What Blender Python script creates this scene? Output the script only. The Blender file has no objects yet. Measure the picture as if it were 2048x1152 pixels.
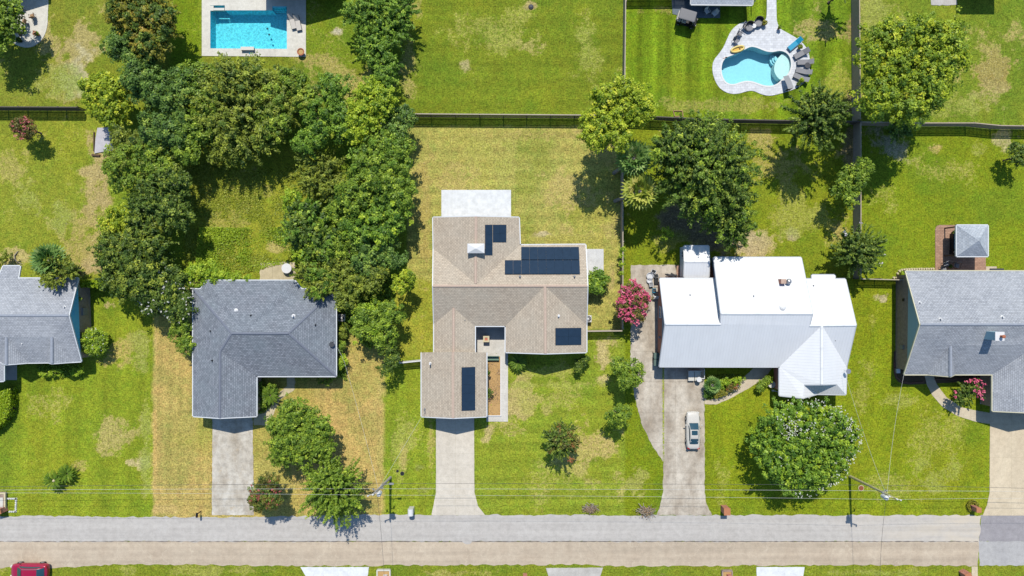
import bpy, bmesh, math, random
import numpy as np
from mathutils import Vector, Matrix
from mathutils.geometry import tessellate_polygon

random.seed(7)
RNG = np.random.default_rng(7)
SC = bpy.context.scene
COL = SC.collection
H = 85.0            # height of the drone above the ground, metres
R = math.radians


def P(px, py, z=0.0):
    """survey coordinates (1/16 m, measured on the ground plan) -> a point at its real height z"""
    k = (H - z) / H / 16.0
    return Vector(((px - 1024) * k, (576 - py) * k, z))


def lin(c):
    return tuple(((v / 255.0) / 12.92 if v / 255.0 <= .04045 else ((v / 255.0 + .055) / 1.055) ** 2.4) for v in c)


EXPO = 0.62
LIT = 1.9           # sunlit radiance per unit albedo after exposure


def alb(c, m=1.0):
    """albedo of a surface that photographs as sRGB colour c in full sun"""
    return tuple(min(.86, max(.002, v / LIT * m)) for v in lin(c))


# ---------------------------------------------------------------- objects
def tag(o, label=None, cat=None, group=None, kind=None):
    if label: o['label'] = label
    if cat: o['category'] = cat
    if group: o['group'] = group
    if kind: o['kind'] = kind
    return o


def thing(name, label, cat, loc=(0, 0, 0), group=None):
    o = bpy.data.objects.new(name, None)
    o.empty_display_size = .3
    COL.objects.link(o)
    o.location = loc
    return tag(o, label, cat, group)


def root_loc(o):
    while o.parent: o = o.parent
    return o.location


def mesh_obj(name, V, F, mat, parent=None, smooth=False, uv=None):
    me = bpy.data.meshes.new(name)
    off = root_loc(parent) if parent else Vector((0, 0, 0))
    me.from_pydata([(v[0] - off[0], v[1] - off[1], v[2] - off[2]) for v in V], [], F)
    if smooth:
        me.polygons.foreach_set('use_smooth', [True] * len(me.polygons))
    if uv is not None:
        ul = me.uv_layers.new(name='UVMap')
        ul.data.foreach_set('uv', uv)
    me.update()
    o = bpy.data.objects.new(name, me)
    COL.objects.link(o)
    if mat: me.materials.append(mat)
    if parent: o.parent = parent
    return o


def copy_tree(o, parent=None):
    c = o.copy()
    COL.objects.link(c)
    if parent: c.parent = parent
    for ch in list(o.children): copy_tree(ch, c)
    return c


def place(o, loc, rz=0.0, s=1.0):
    o.location = loc
    o.rotation_euler = (0, 0, rz)
    o.scale = (s, s, s)
    return o


class MB:
    def __init__(s): s.v = []; s.f = []

    def add(s, V, F):
        n = len(s.v)
        s.v += [Vector(v) for v in V]
        s.f += [[i + n for i in f] for f in F]
        return s

    def box(s, c, d, rz=0.0, M=None, top=1.0):
        V = []
        for z in (-.5, .5):
            t = top if z > 0 else 1.0
            for x, y in ((-.5, -.5), (.5, -.5), (.5, .5), (-.5, .5)):
                V.append(Vector((x * d[0] * t, y * d[1] * t, z * d[2])))
        m = M if M is not None else Matrix.Rotation(rz, 3, 'Z')
        V = [m @ v + Vector(c) for v in V]
        return s.add(V, [[3, 2, 1, 0], [4, 5, 6, 7], [0, 1, 5, 4], [1, 2, 6, 5], [2, 3, 7, 6], [3, 0, 4, 7]])

    def tube(s, pts, rad, n=8, cap=True):
        pts = [Vector(p) for p in pts]
        if not hasattr(rad, '__len__'): rad = [rad] * len(pts)
        V, F = [], []
        for i, p in enumerate(pts):
            d = (pts[min(i + 1, len(pts) - 1)] - pts[max(i - 1, 0)])
            d = d.normalized() if d.length > 1e-9 else Vector((0, 0, 1))
            a = Vector((0, 0, 1)).cross(d)
            if a.length < .05: a = Vector((1, 0, 0)).cross(d)
            a.normalize(); b = d.cross(a)
            for k in range(n):
                t = 2 * math.pi * k / n
                V.append(p + (a * math.cos(t) + b * math.sin(t)) * rad[i])
        for i in range(len(pts) - 1):
            for k in range(n):
                k2 = (k + 1) % n
                F.append([i * n + k, i * n + k2, (i + 1) * n + k2, (i + 1) * n + k])
        if cap:
            F.append(list(range(n))[::-1])
            F.append([(len(pts) - 1) * n + k for k in range(n)])
        return s.add(V, F)

    def prism(s, poly, z0, z1):
        n = len(poly)
        a = sum(poly[i][0] * poly[(i + 1) % n][1] - poly[(i + 1) % n][0] * poly[i][1] for i in range(n))
        if a < 0: poly = list(poly)[::-1]
        V = [(p[0], p[1], z0) for p in poly] + [(p[0], p[1], z1) for p in poly]
        F = [[i, (i + 1) % n, n + (i + 1) % n, n + i] for i in range(n)]
        F.append(list(range(n, 2 * n)))
        F.append(list(range(n))[::-1])
        return s.add(V, F)

    def lathe(s, prof, c=(0, 0, 0), n=16, sx=1.0, sy=1.0):
        V, F = [], []
        for r, z in prof:
            for k in range(n):
                t = 2 * math.pi * k / n
                V.append((c[0] + r * sx * math.cos(t), c[1] + r * sy * math.sin(t), c[2] + z))
        for i in range(len(prof) - 1):
            for k in range(n):
                k2 = (k + 1) % n
                F.append([i * n + k, i * n + k2, (i + 1) * n + k2, (i + 1) * n + k])
        F.append([(len(prof) - 1) * n + k for k in range(n)])
        F.append(list(range(n))[::-1])
        return s.add(V, F)

    def loft(s, rings, cap=True):
        n = len(rings[0]); V = [p for r in rings for p in r]; F = []
        for i in range(len(rings) - 1):
            for k in range(n):
                k2 = (k + 1) % n
                F.append([i * n + k, i * n + k2, (i + 1) * n + k2, (i + 1) * n + k])
        if cap:
            F.append(list(range(n))[::-1]); F.append([(len(rings) - 1) * n + k for k in range(n)])
        return s.add(V, F)

    def build(s, name, mat, parent=None, smooth=False, bevel=0.0):
        o = mesh_obj(name, s.v, s.f, mat, parent, smooth)
        if bevel:
            m = o.modifiers.new('bevel', 'BEVEL'); m.width = bevel; m.segments = 2; m.limit_method = 'ANGLE'
        return o


def fixn(o):
    bm = bmesh.new(); bm.from_mesh(o.data)
    bmesh.ops.recalc_face_normals(bm, faces=bm.faces)
    bm.to_mesh(o.data); bm.free()
    return o


# ---------------------------------------------------------------- materials
def new_mat(name):
    m = bpy.data.materials.new(name)
    m.use_nodes = True
    nt = m.node_tree
    bs = nt.nodes['Principled BSDF']
    return m, nt, bs


def nd(nt, typ, **kw):
    n = nt.nodes.new(typ)
    for k, v in kw.items():
        if k in n.inputs.keys(): n.inputs[k].default_value = v
        else: setattr(n, k, v)
    return n


def noise(nt, vec, scale, detail=3.0, rough=.55):
    n = nd(nt, 'ShaderNodeTexNoise')
    n.inputs['Scale'].default_value = scale
    n.inputs['Detail'].default_value = detail
    n.inputs['Roughness'].default_value = rough
    nt.links.new(vec, n.inputs['Vector'])
    return n.outputs['Fac']


def ramp(nt, fac, stops):
    n = nd(nt, 'ShaderNodeValToRGB')
    cr = n.color_ramp
    while len(cr.elements) < len(stops): cr.elements.new(.5)
    for e, (p, c) in zip(cr.elements, stops):
        e.position = p
        e.color = (*c, 1) if hasattr(c, '__len__') else (c, c, c, 1)
    nt.links.new(fac, n.inputs['Fac'])
    return n.outputs['Color']


def mixc(nt, fac, a, b, mode='MIX'):
    n = nd(nt, 'ShaderNodeMix', data_type='RGBA', blend_type=mode)
    n.clamp_factor = True
    for v, key in ((fac, 0), (a, 6), (b, 7)):
        if hasattr(v, 'is_output'): nt.links.new(v, n.inputs[key])
        elif hasattr(v, '__len__'): n.inputs[key].default_value = (*v[:3], 1)
        else: n.inputs[key].default_value = v
    return n.outputs[2]


def pos(nt): return nd(nt, 'ShaderNodeNewGeometry').outputs['Position']


def mapping(nt, vec, scale=(1, 1, 1), loc=(0, 0, 0), rot=(0, 0, 0)):
    n = nd(nt, 'ShaderNodeMapping')
    n.inputs['Scale'].default_value = scale
    n.inputs['Location'].default_value = loc
    n.inputs['Rotation'].default_value = rot
    nt.links.new(vec, n.inputs['Vector'])
    return n.outputs['Vector']


def bump(nt, bs, h, strength=.3, dist=.05):
    b = nd(nt, 'ShaderNodeBump')
    b.inputs['Strength'].default_value = strength
    b.inputs['Distance'].default_value = dist
    nt.links.new(h, b.inputs['Height'])
    nt.links.new(b.outputs['Normal'], bs.inputs['Normal'])


def plain(name, c, rough=.6, var=.15, scale=6.0, metal=0.0, spec=.3, coat=0.0):
    m, nt, bs = new_mat(name)
    a = alb(c)
    f = noise(nt, nd(nt, 'ShaderNodeTexCoord').outputs['Object'], scale)
    cc = mixc(nt, f, tuple(v * (1 - var) for v in a), tuple(min(.9, v * (1 + var)) for v in a))
    nt.links.new(cc, bs.inputs['Base Color'])
    bs.inputs['Roughness'].default_value = rough
    bs.inputs['Metallic'].default_value = metal
    bs.inputs['Specular IOR Level'].default_value = spec
    bs.inputs['Coat Weight'].default_value = coat
    return m


def concrete(name, c, stain, joints=None, stain_amt=.6, grain=.12, rust=None, blotch=.84, streak=None, xfade=None):
    """weathered concrete; joints = (panel length x, panel length y, offset x, offset y, dark)"""
    m, nt, bs = new_mat(name)
    p = pos(nt)
    big = noise(nt, mapping(nt, p, (.5, .22, 1)), 1.0, 6, .65)
    col = mixc(nt, ramp(nt, big, [(.36, 0.0), (.66, stain_amt)]), alb(c, 1.27), alb(stain, 1.27))
    mid = noise(nt, p, 1.6, 5, .7)
    col = mixc(nt, 1.0, col, ramp(nt, mid, [(.32, blotch), (.6, 1.0)]), 'MULTIPLY')
    fine = noise(nt, p, 9.0, 4, .7)
    col = mixc(nt, 1.0, col, ramp(nt, fine, [(.3, 1 - grain * 1.6), (.7, 1.0)]), 'MULTIPLY')
    if rust:
        sp = noise(nt, p, .9, 6, .75)
        col = mixc(nt, ramp(nt, sp, [(.58, 0.0), (.72, .55)]), col, alb(rust))
    if xfade:       # older sandy wear spreading in from one end of the street
        sx = nd(nt, 'ShaderNodeSeparateXYZ'); nt.links.new(p, sx.inputs[0])
        mr = nd(nt, 'ShaderNodeMapRange'); nt.links.new(sx.outputs['X'], mr.inputs[0]); mr.inputs[1].default_value = xfade[0]; mr.inputs[2].default_value = xfade[1]
        mm = nd(nt, 'ShaderNodeMath', operation='MULTIPLY'); nt.links.new(mr.outputs[0], mm.inputs[0])
        nt.links.new(ramp(nt, noise(nt, mapping(nt, p, (.12, .5, 1)), 1.0, 6, .7), [(.4, .25), (.6, 1.0)]), mm.inputs[1])
        col = mixc(nt, mm.outputs[0], col, alb(xfade[2], 1.2))
    if streak:      # wear along the driving direction
        sn = noise(nt, mapping(nt, p, (.025, 1.1, 1), (streak[1], 0, 0)), 1.0, 5, .6)
        col = mixc(nt, 1.0, col, ramp(nt, sn, [(.35, 1 - streak[0]), (.62, 1.0)]), 'MULTIPLY')
        cr = nd(nt, 'ShaderNodeTexVoronoi', feature='DISTANCE_TO_EDGE'); cr.inputs['Scale'].default_value = .22
        wn_ = nd(nt, 'ShaderNodeTexNoise'); wn_.inputs['Scale'].default_value = .7; wn_.inputs['Detail'].default_value = 5
        nt.links.new(p, wn_.inputs['Vector'])
        av = nd(nt, 'ShaderNodeVectorMath', operation='ADD'); nt.links.new(p, av.inputs[0])
        sv = nd(nt, 'ShaderNodeVectorMath', operation='SCALE'); sv.inputs['Scale'].default_value = 2.2; nt.links.new(wn_.outputs['Color'], sv.inputs[0]); nt.links.new(sv.outputs[0], av.inputs[1])
        nt.links.new(av.outputs[0], cr.inputs['Vector'])
        col = mixc(nt, ramp(nt, cr.outputs['Distance'], [(.0, streak[2]), (.012, 0.0)]), col, alb(streak[3], 1.27))
    h = fine
    if joints:
        b = nd(nt, 'ShaderNodeTexBrick')
        b.offset = 0.0
        for k, v in (('Scale', 1.0), ('Brick Width', joints[0]), ('Row Height', joints[1]), ('Mortar Size', .018), ('Mortar Smooth', .3)):
            b.inputs[k].default_value = v
        b.inputs['Color1'].default_value = (1, 1, 1, 1); b.inputs['Color2'].default_value = (.93, .93, .93, 1)
        d = joints[4]
        b.inputs['Mortar'].default_value = (d, d, d * .95, 1)
        nt.links.new(mapping(nt, p, loc=(joints[2], joints[3], 0)), b.inputs['Vector'])
        col = mixc(nt, 1.0, col, b.outputs['Color'], 'MULTIPLY')
    nt.links.new(col, bs.inputs['Base Color'])
    bs.inputs['Roughness'].default_value = .85
    bs.inputs['Specular IOR Level'].default_value = .2
    bump(nt, bs, h, .25, .02)
    return m


def shingle(name, c1, c2, dark, stain):
    m, nt, bs = new_mat(name)
    uv = nd(nt, 'ShaderNodeUVMap'); uv.uv_map = 'UVMap'
    b = nd(nt, 'ShaderNodeTexBrick')
    b.offset = .5; b.offset_frequency = 2
    for k, v in (('Scale', 1.0), ('Brick Width', .34), ('Row Height', .2), ('Mortar Size', .022), ('Mortar Smooth', .4), ('Bias', .0)):
        b.inputs[k].default_value = v
    b.inputs['Color1'].default_value = (*alb(c1, 1.36), 1); b.inputs['Color2'].default_value = (*alb(c2, 1.36), 1)
    b.inputs['Mortar'].default_value = (*alb(dark, 1.2), 1)
    nt.links.new(uv.outputs['UV'], b.inputs['Vector'])
    p = pos(nt)
    col = mixc(nt, ramp(nt, noise(nt, p, .28, 6, .65), [(.4, 0.0), (.7, .5)]), b.outputs['Color'], alb(stain, 1.3))
    col = mixc(nt, 1.0, col, ramp(nt, noise(nt, p, 5.5, 3, .7), [(.3, .78), (.7, 1.0)]), 'MULTIPLY')
    sp = nd(nt, 'ShaderNodeTexWhiteNoise')
    cell = nd(nt, 'ShaderNodeVectorMath', operation='FLOOR')
    nt.links.new(mapping(nt, uv.outputs['UV'], (2.9, 5.0, 1)), cell.inputs[0])
    nt.links.new(cell.outputs[0], sp.inputs['Vector'])
    col = mixc(nt, 1.0, col, ramp(nt, sp.outputs['Value'], [(0, .92), (1, 1.08)]), 'MULTIPLY')
    nt.links.new(col, bs.inputs['Base Color'])
    bs.inputs['Roughness'].default_value = .9
    bs.inputs['Specular IOR Level'].default_value = .15
    bump(nt, bs, b.outputs['Fac'], -.4, .03)
    return m


def seam_metal(name, c, seam=.42):
    m, nt, bs = new_mat(name)
    uv = nd(nt, 'ShaderNodeUVMap'); uv.uv_map = 'UVMap'
    sx = nd(nt, 'ShaderNodeSeparateXYZ')
    nt.links.new(uv.outputs['UV'], sx.inputs[0])
    d = nd(nt, 'ShaderNodeMath', operation='DIVIDE'); d.inputs[1].default_value = seam
    nt.links.new(sx.outputs['X'], d.inputs[0])
    fr = nd(nt, 'ShaderNodeMath', operation='FRACT'); nt.links.new(d.outputs[0], fr.inputs[0])
    rib = ramp(nt, fr.outputs[0], [(.0, .0), (.1, 1.0), (.2, 0.0)])
    p = pos(nt)
    a = alb(c, 1.36)
    col = mixc(nt, ramp(nt, noise(nt, mapping(nt, p, (1.2, .3, 1)), 1.0, 5, .6), [(.35, 0.0), (.75, .35)]), a, tuple(v * .82 for v in a))
    rc = ramp(nt, fr.outputs[0], [(.0, 1.0), (.16, .92), (.3, 1.0)])
    col = mixc(nt, 1.0, col, rc, 'MULTIPLY')
    nt.links.new(col, bs.inputs['Base Color'])
    bs.inputs['Roughness'].default_value = .5
    bs.inputs['Specular IOR Level'].default_value = .35
    bump(nt, bs, rib, .4, .03)
    return m


def brick_mat(name, c1, c2, mortar, w=.22, h=.075):
    m, nt, bs = new_mat(name)
    tc = nd(nt, 'ShaderNodeNewGeometry')
    # world position, horizontal run + height
    s = nd(nt, 'ShaderNodeSeparateXYZ'); nt.links.new(tc.outputs['Position'], s.inputs[0])
    ad = nd(nt, 'ShaderNodeMath', operation='ADD'); nt.links.new(s.outputs['X'], ad.inputs[0]); nt.links.new(s.outputs['Y'], ad.inputs[1])
    cb = nd(nt, 'ShaderNodeCombineXYZ'); nt.links.new(ad.outputs[0], cb.inputs['X']); nt.links.new(s.outputs['Z'], cb.inputs['Y'])
    b = nd(nt, 'ShaderNodeTexBrick')
    for k, v in (('Scale', 1.0), ('Brick Width', w), ('Row Height', h), ('Mortar Size', .01)):
        b.inputs[k].default_value = v
    b.inputs['Color1'].default_value = (*alb(c1), 1); b.inputs['Color2'].default_value = (*alb(c2), 1)
    b.inputs['Mortar'].default_value = (*alb(mortar), 1)
    nt.links.new(cb.outputs[0], b.inputs['Vector'])
    col = mixc(nt, 1.0, b.outputs['Color'], ramp(nt, noise(nt, tc.outputs['Position'], 2.5, 4), [(.3, .75), (.7, 1.05)]), 'MULTIPLY')
    nt.links.new(col, bs.inputs['Base Color'])
    bs.inputs['Roughness'].default_value = .85
    return m


def paver_mat(name, c1, c2, mortar, w, h, ms=.02):
    m, nt, bs = new_mat(name)
    p = pos(nt)
    b = nd(nt, 'ShaderNodeTexBrick')
    for k, v in (('Scale', 1.0), ('Brick Width', w), ('Row Height', h), ('Mortar Size', ms)):
        b.inputs[k].default_value = v
    b.inputs['Color1'].default_value = (*alb(c1, 1.2), 1); b.inputs['Color2'].default_value = (*alb(c2, 1.2), 1)
    b.inputs['Mortar'].default_value = (*alb(mortar, 1.2), 1)
    nt.links.new(p, b.inputs['Vector'])
    col = mixc(nt, 1.0, b.outputs['Color'], ramp(nt, noise(nt, p, 1.6, 5, .7), [(.3, .8), (.7, 1.05)]), 'MULTIPLY')
    nt.links.new(col, bs.inputs['Base Color'])
    bs.inputs['Roughness'].default_value = .85
    bump(nt, bs, b.outputs['Fac'], -.3, .02)
    return m


def leaf_mat(name, lo, hi, extra=None, trans=.28, boost=1.35):
    m, nt, bs = new_mat(name)
    at = nd(nt, 'ShaderNodeAttribute'); at.attribute_name = 'tint'
    stops = [(0.0, alb(lo, boost)), (1.0, alb(hi, boost))]
    if extra: stops = [(0.0, alb(lo, boost)), (.72, alb(hi, boost)), (1.0, alb(extra, boost))]
    col = ramp(nt, at.outputs['Fac'], stops)
    nt.links.new(col, bs.inputs['Base Color'])
    bs.inputs['Roughness'].default_value = .5
    bs.inputs['Specular IOR Level'].default_value = .25
    tr = nd(nt, 'ShaderNodeBsdfTranslucent')
    nt.links.new(mixc(nt, 1.0, col, (1.0, 1.0, .55), 'MULTIPLY'), tr.inputs['Color'])
    mx = nd(nt, 'ShaderNodeMixShader'); mx.inputs[0].default_value = trans
    nt.links.new(bs.outputs[0], mx.inputs[1]); nt.links.new(tr.outputs[0], mx.inputs[2])
    nt.links.new(mx.outputs[0], nt.nodes['Material Output'].inputs['Surface'])
    return m


M = {}
M['white'] = plain('white_paint', (236, 236, 236), .5, .06)
M['trim'] = plain('white_trim', (232, 236, 240), .5, .06)
M['offwhite'] = plain('off_white', (225, 222, 212), .6, .08)
M['grey'] = plain('grey_paint', (150, 152, 156), .6, .1)
M['darkgrey'] = plain('dark_grey', (70, 72, 78), .6, .15)
M['black'] = plain('black_plastic', (32, 34, 38), .5, .15)
M['tyre'] = plain('rubber', (38, 38, 40), .8, .1)
M['chrome'] = plain('bare_metal', (190, 192, 196), .35, .05, metal=.6)
M['glass'] = plain('dark_glass', (38, 62, 74), .08, .05, spec=.6)
M['pane'] = plain('window_pane', (60, 80, 96), .1, .1, spec=.6)
M['darkwood'] = plain('dark_wood', (96, 74, 56), .8, .25)
M['wood'] = plain('tan_wood', (176, 142, 104), .8, .2)
M['bark'] = plain('bark', (120, 106, 92), .9, .3, 3)
M['palebark'] = plain('pale_bark', (170, 160, 148), .9, .25, 3)
M['terracotta'] = plain('terracotta', (190, 116, 84), .8, .15)
M['blue_plastic'] = plain('blue_plastic', (30, 160, 200), .45, .08)
M['blue_siding'] = plain('blue_siding', (110, 214, 250), .6, .06)
M['slate_siding'] = plain('slate_siding', (176, 214, 226), .6, .06)
M['panel'] = plain('solar_glass', (44, 64, 86), .6, .18, 2.2, spec=.03)
M['panel_frame'] = plain('solar_frame', (52, 66, 88), .4, .05)
M['tan_fabric'] = plain('tan_fabric', (212, 206, 198), .8, .08)
M['grey_fabric'] = plain('grey_fabric', (150, 150, 154), .8, .12)
M['green_bin'] = plain('green_bin', (96, 120, 112), .6, .1)
M['brickred'] = brick_mat('red_brick', (232, 136, 106), (208, 118, 94), (212, 180, 160))
M['brickbrown'] = brick_mat('brown_brick', (186, 160, 144), (164, 138, 124), (188, 178, 170))
M['brickgrey'] = brick_mat('weathered_brick', (196, 174, 160), (172, 152, 140), (196, 186, 178))
M['stone'] = plain('pale_stone', (222, 208, 170), .8, .15, 3)
# ================================================================ world, sun, camera
SUN_EL = R(57.5)
w = bpy.data.worlds.new('World'); SC.world = w
w.use_nodes = True
wn = w.node_tree
sky = nd(wn, 'ShaderNodeTexSky', sky_type='NISHITA')
sky.sun_disc = False
sky.sun_elevation = SUN_EL
sky.sun_rotation = R(0)
sky.air_density = 1.0; sky.dust_density = .6; sky.ozone_density = 1.2
bg = wn.nodes['Background']
bg.inputs['Strength'].default_value = .11
wn.links.new(mixc(wn, 1.0, sky.outputs[0], (.8, 1.0, 1.12), 'MULTIPLY'), bg.inputs['Color'])

sd = bpy.data.lights.new('sun', 'SUN')
sd.energy = 4.2; sd.angle = R(.5); sd.color = (1.0, .945, .845)
so = bpy.data.objects.new('sun', sd); COL.objects.link(so)
so.rotation_euler = (-(math.pi / 2 - SUN_EL), 0, R(1.0))      # light from the top of the plan

cd = bpy.data.cameras.new('camera')
cd.sensor_width = 36; cd.lens = 36 * H / 128.0
cd.clip_end = 3000
co = bpy.data.objects.new('camera', cd); COL.objects.link(co)
co.location = (0, 0, H)
SC.camera = co
SC.view_settings.view_transform = 'Standard'
SC.view_settings.look = 'None'
SC.view_settings.exposure = EXPO
SC.render.resolution_x, SC.render.resolution_y = 1024, 576
SC.cycles.max_bounces = 6
SC.cycles.transparent_max_bounces = 12


# ================================================================ ground sheet
_lat = np.random.default_rng(3).random((256, 256))


def vnoise(x, y, s, seed=0):
    x = x / s + seed * 17.31; y = y / s + seed * 9.77
    xi = np.floor(x).astype(int); yi = np.floor(y).astype(int)
    fx = x - xi; fy = y - yi
    fx = fx * fx * (3 - 2 * fx); fy = fy * fy * (3 - 2 * fy)
    g = lambda a, b: _lat[a % 256, b % 256]
    return (g(xi, yi) * (1 - fx) + g(xi + 1, yi) * fx) * (1 - fy) + (g(xi, yi + 1) * (1 - fx) + g(xi + 1, yi + 1) * fx) * fy


def fbm(x, y, s, seed=0, o=5, g=.55):
    t = 0; a = 1; n = 0
    for i in range(o):
        t = t + a * vnoise(x, y, s / 2 ** i, seed + i * 3); n += a; a *= g
    return t / n


def sm(a, b, x):
    t = np.clip((x - a) / (b - a), 0, 1)
    return t * t * (3 - 2 * t)


def inpoly(px, py, poly):
    r = np.zeros(px.shape, bool)
    n = len(poly)
    for i in range(n):
        x0, y0 = poly[i]; x1, y1 = poly[(i + 1) % n]
        if y0 == y1: continue
        c = ((y0 > py) != (y1 > py)) & (px < (x1 - x0) * (py - y0) / (y1 - y0) + x0)
        r ^= c
    return r


POOL1 = [(421, 11), (450, 11), (450, 21), (545, 21), (545, 13), (574, 13), (574, 98), (421, 97)]
_p2 = [(1040, 538), (1000, 531), (960, 540), (910, 566), (860, 600), (800, 620), (740, 640), (690, 662), (655, 710), (641, 770), (642, 840), (660, 900), (690, 950), (740, 978), (800, 980), (870, 955), (930, 940), (1000, 945), (1070, 970), (1140, 995), (1220, 1000), (1285, 980), (1330, 945), (1352, 915), (1400, 885), (1440, 830), (1460, 750), (1450, 670), (1420, 620), (1370, 586), (1310, 577), (1240, 594), (1180, 590), (1120, 570), (1080, 552)]
POOL2 = [(1330 + x / 5.76, y / 5.76) for x, y in _p2]
_d2 = [(1280, -60), (1283, 190), (1288, 255), (1320, 330), (1400, 375), (1500, 430), (1580, 490), (1640, 570), (1665, 660), (1670, 760), (1660, 860), (1610, 950), (1520, 1015), (1400, 1060), (1250, 1100), (1180, 1105), (1100, 1085), (1040, 1055), (985, 1045), (930, 1055), (850, 1080), (770, 1085), (690, 1060), (620, 1010), (570, 920), (545, 830), (545, 740), (570, 680), (620, 620), (670, 550), (710, 460), (750, 370), (800, 310), (870, 265), (960, 248), (1130, 245), (1165, 220), (1172, 150), (1172, -60)]
DECK2 = [(1330 + x / 5.76, y / 5.76) for x, y in _d2]

# lots: x0, y0, x1, y1, colour, dry amount, edge softness, stripes (axis, period, strength)
LOTS = [
    (-200, -200, 2300, 1400, (146, 164, 58), .35, 4, None),
    (-200, -200, 360, 214, (150, 156, 66), .55, 10, None),
    (340, -200, 402, 160, (126, 150, 36), .2, 8, None),
    (402, 100, 800, 240, (140, 150, 56), .5, 8, None),
    (612, -200, 800, 140, (138, 156, 50), .4, 4, None),
    (800, -200, 1249, 229, (139, 152, 52), .25, 5, ('y', 41, .05)),
    (1249, -200, 1712, 241, (133, 157, 42), .05, 2, ('x', 52, .13)),
    (1712, -200, 2300, 248, (142, 156, 58), .45, 2, None),
    (-200, 220, 215, 565, (158, 166, 66), .45, 4, None),
    (360, 290, 640, 565, (160, 164, 58), .25, 12, None),
    (815, 252, 1246, 660, (180, 174, 90), .4, 3, ('y', 27, .07)),
    (1246, 258, 1714, 565, (148, 158, 46), .5, 2, None),
    (1722, 262, 2300, 560, (146, 160, 44), .15, 2, None),
    (-200, 565, 306, 1040, (154, 168, 56), .25, 1.5, ('x', 66, .06)),
    (306, 560, 560, 1040, (196, 173, 100), .3, 3.5, ('x', 21, .05)),
    (505, 750, 772, 1040, (202, 175, 104), .3, 13, ('x', 16, .04)),
    (672, 640, 790, 800, (188, 170, 94), .3, 12, None),
    (770, 716, 872, 1040, (158, 172, 60), .3, 5, ('x', 30, .05)),
    (780, 560, 870, 720, (166, 168, 62), .3, 6, None),
    (948, 676, 1252, 1040, (158, 172, 66), .5, 2, ('y', 33, .06)),
    (1250, 660, 1330, 1040, (142, 156, 40), .1, 2, None),
    (1408, 560, 1990, 1040, (150, 162, 42), .12, 2, ('x', 74, .04)),
    (-200, 1125, 2300, 1400, (146, 156, 56), .4, 2, None),
]
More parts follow.
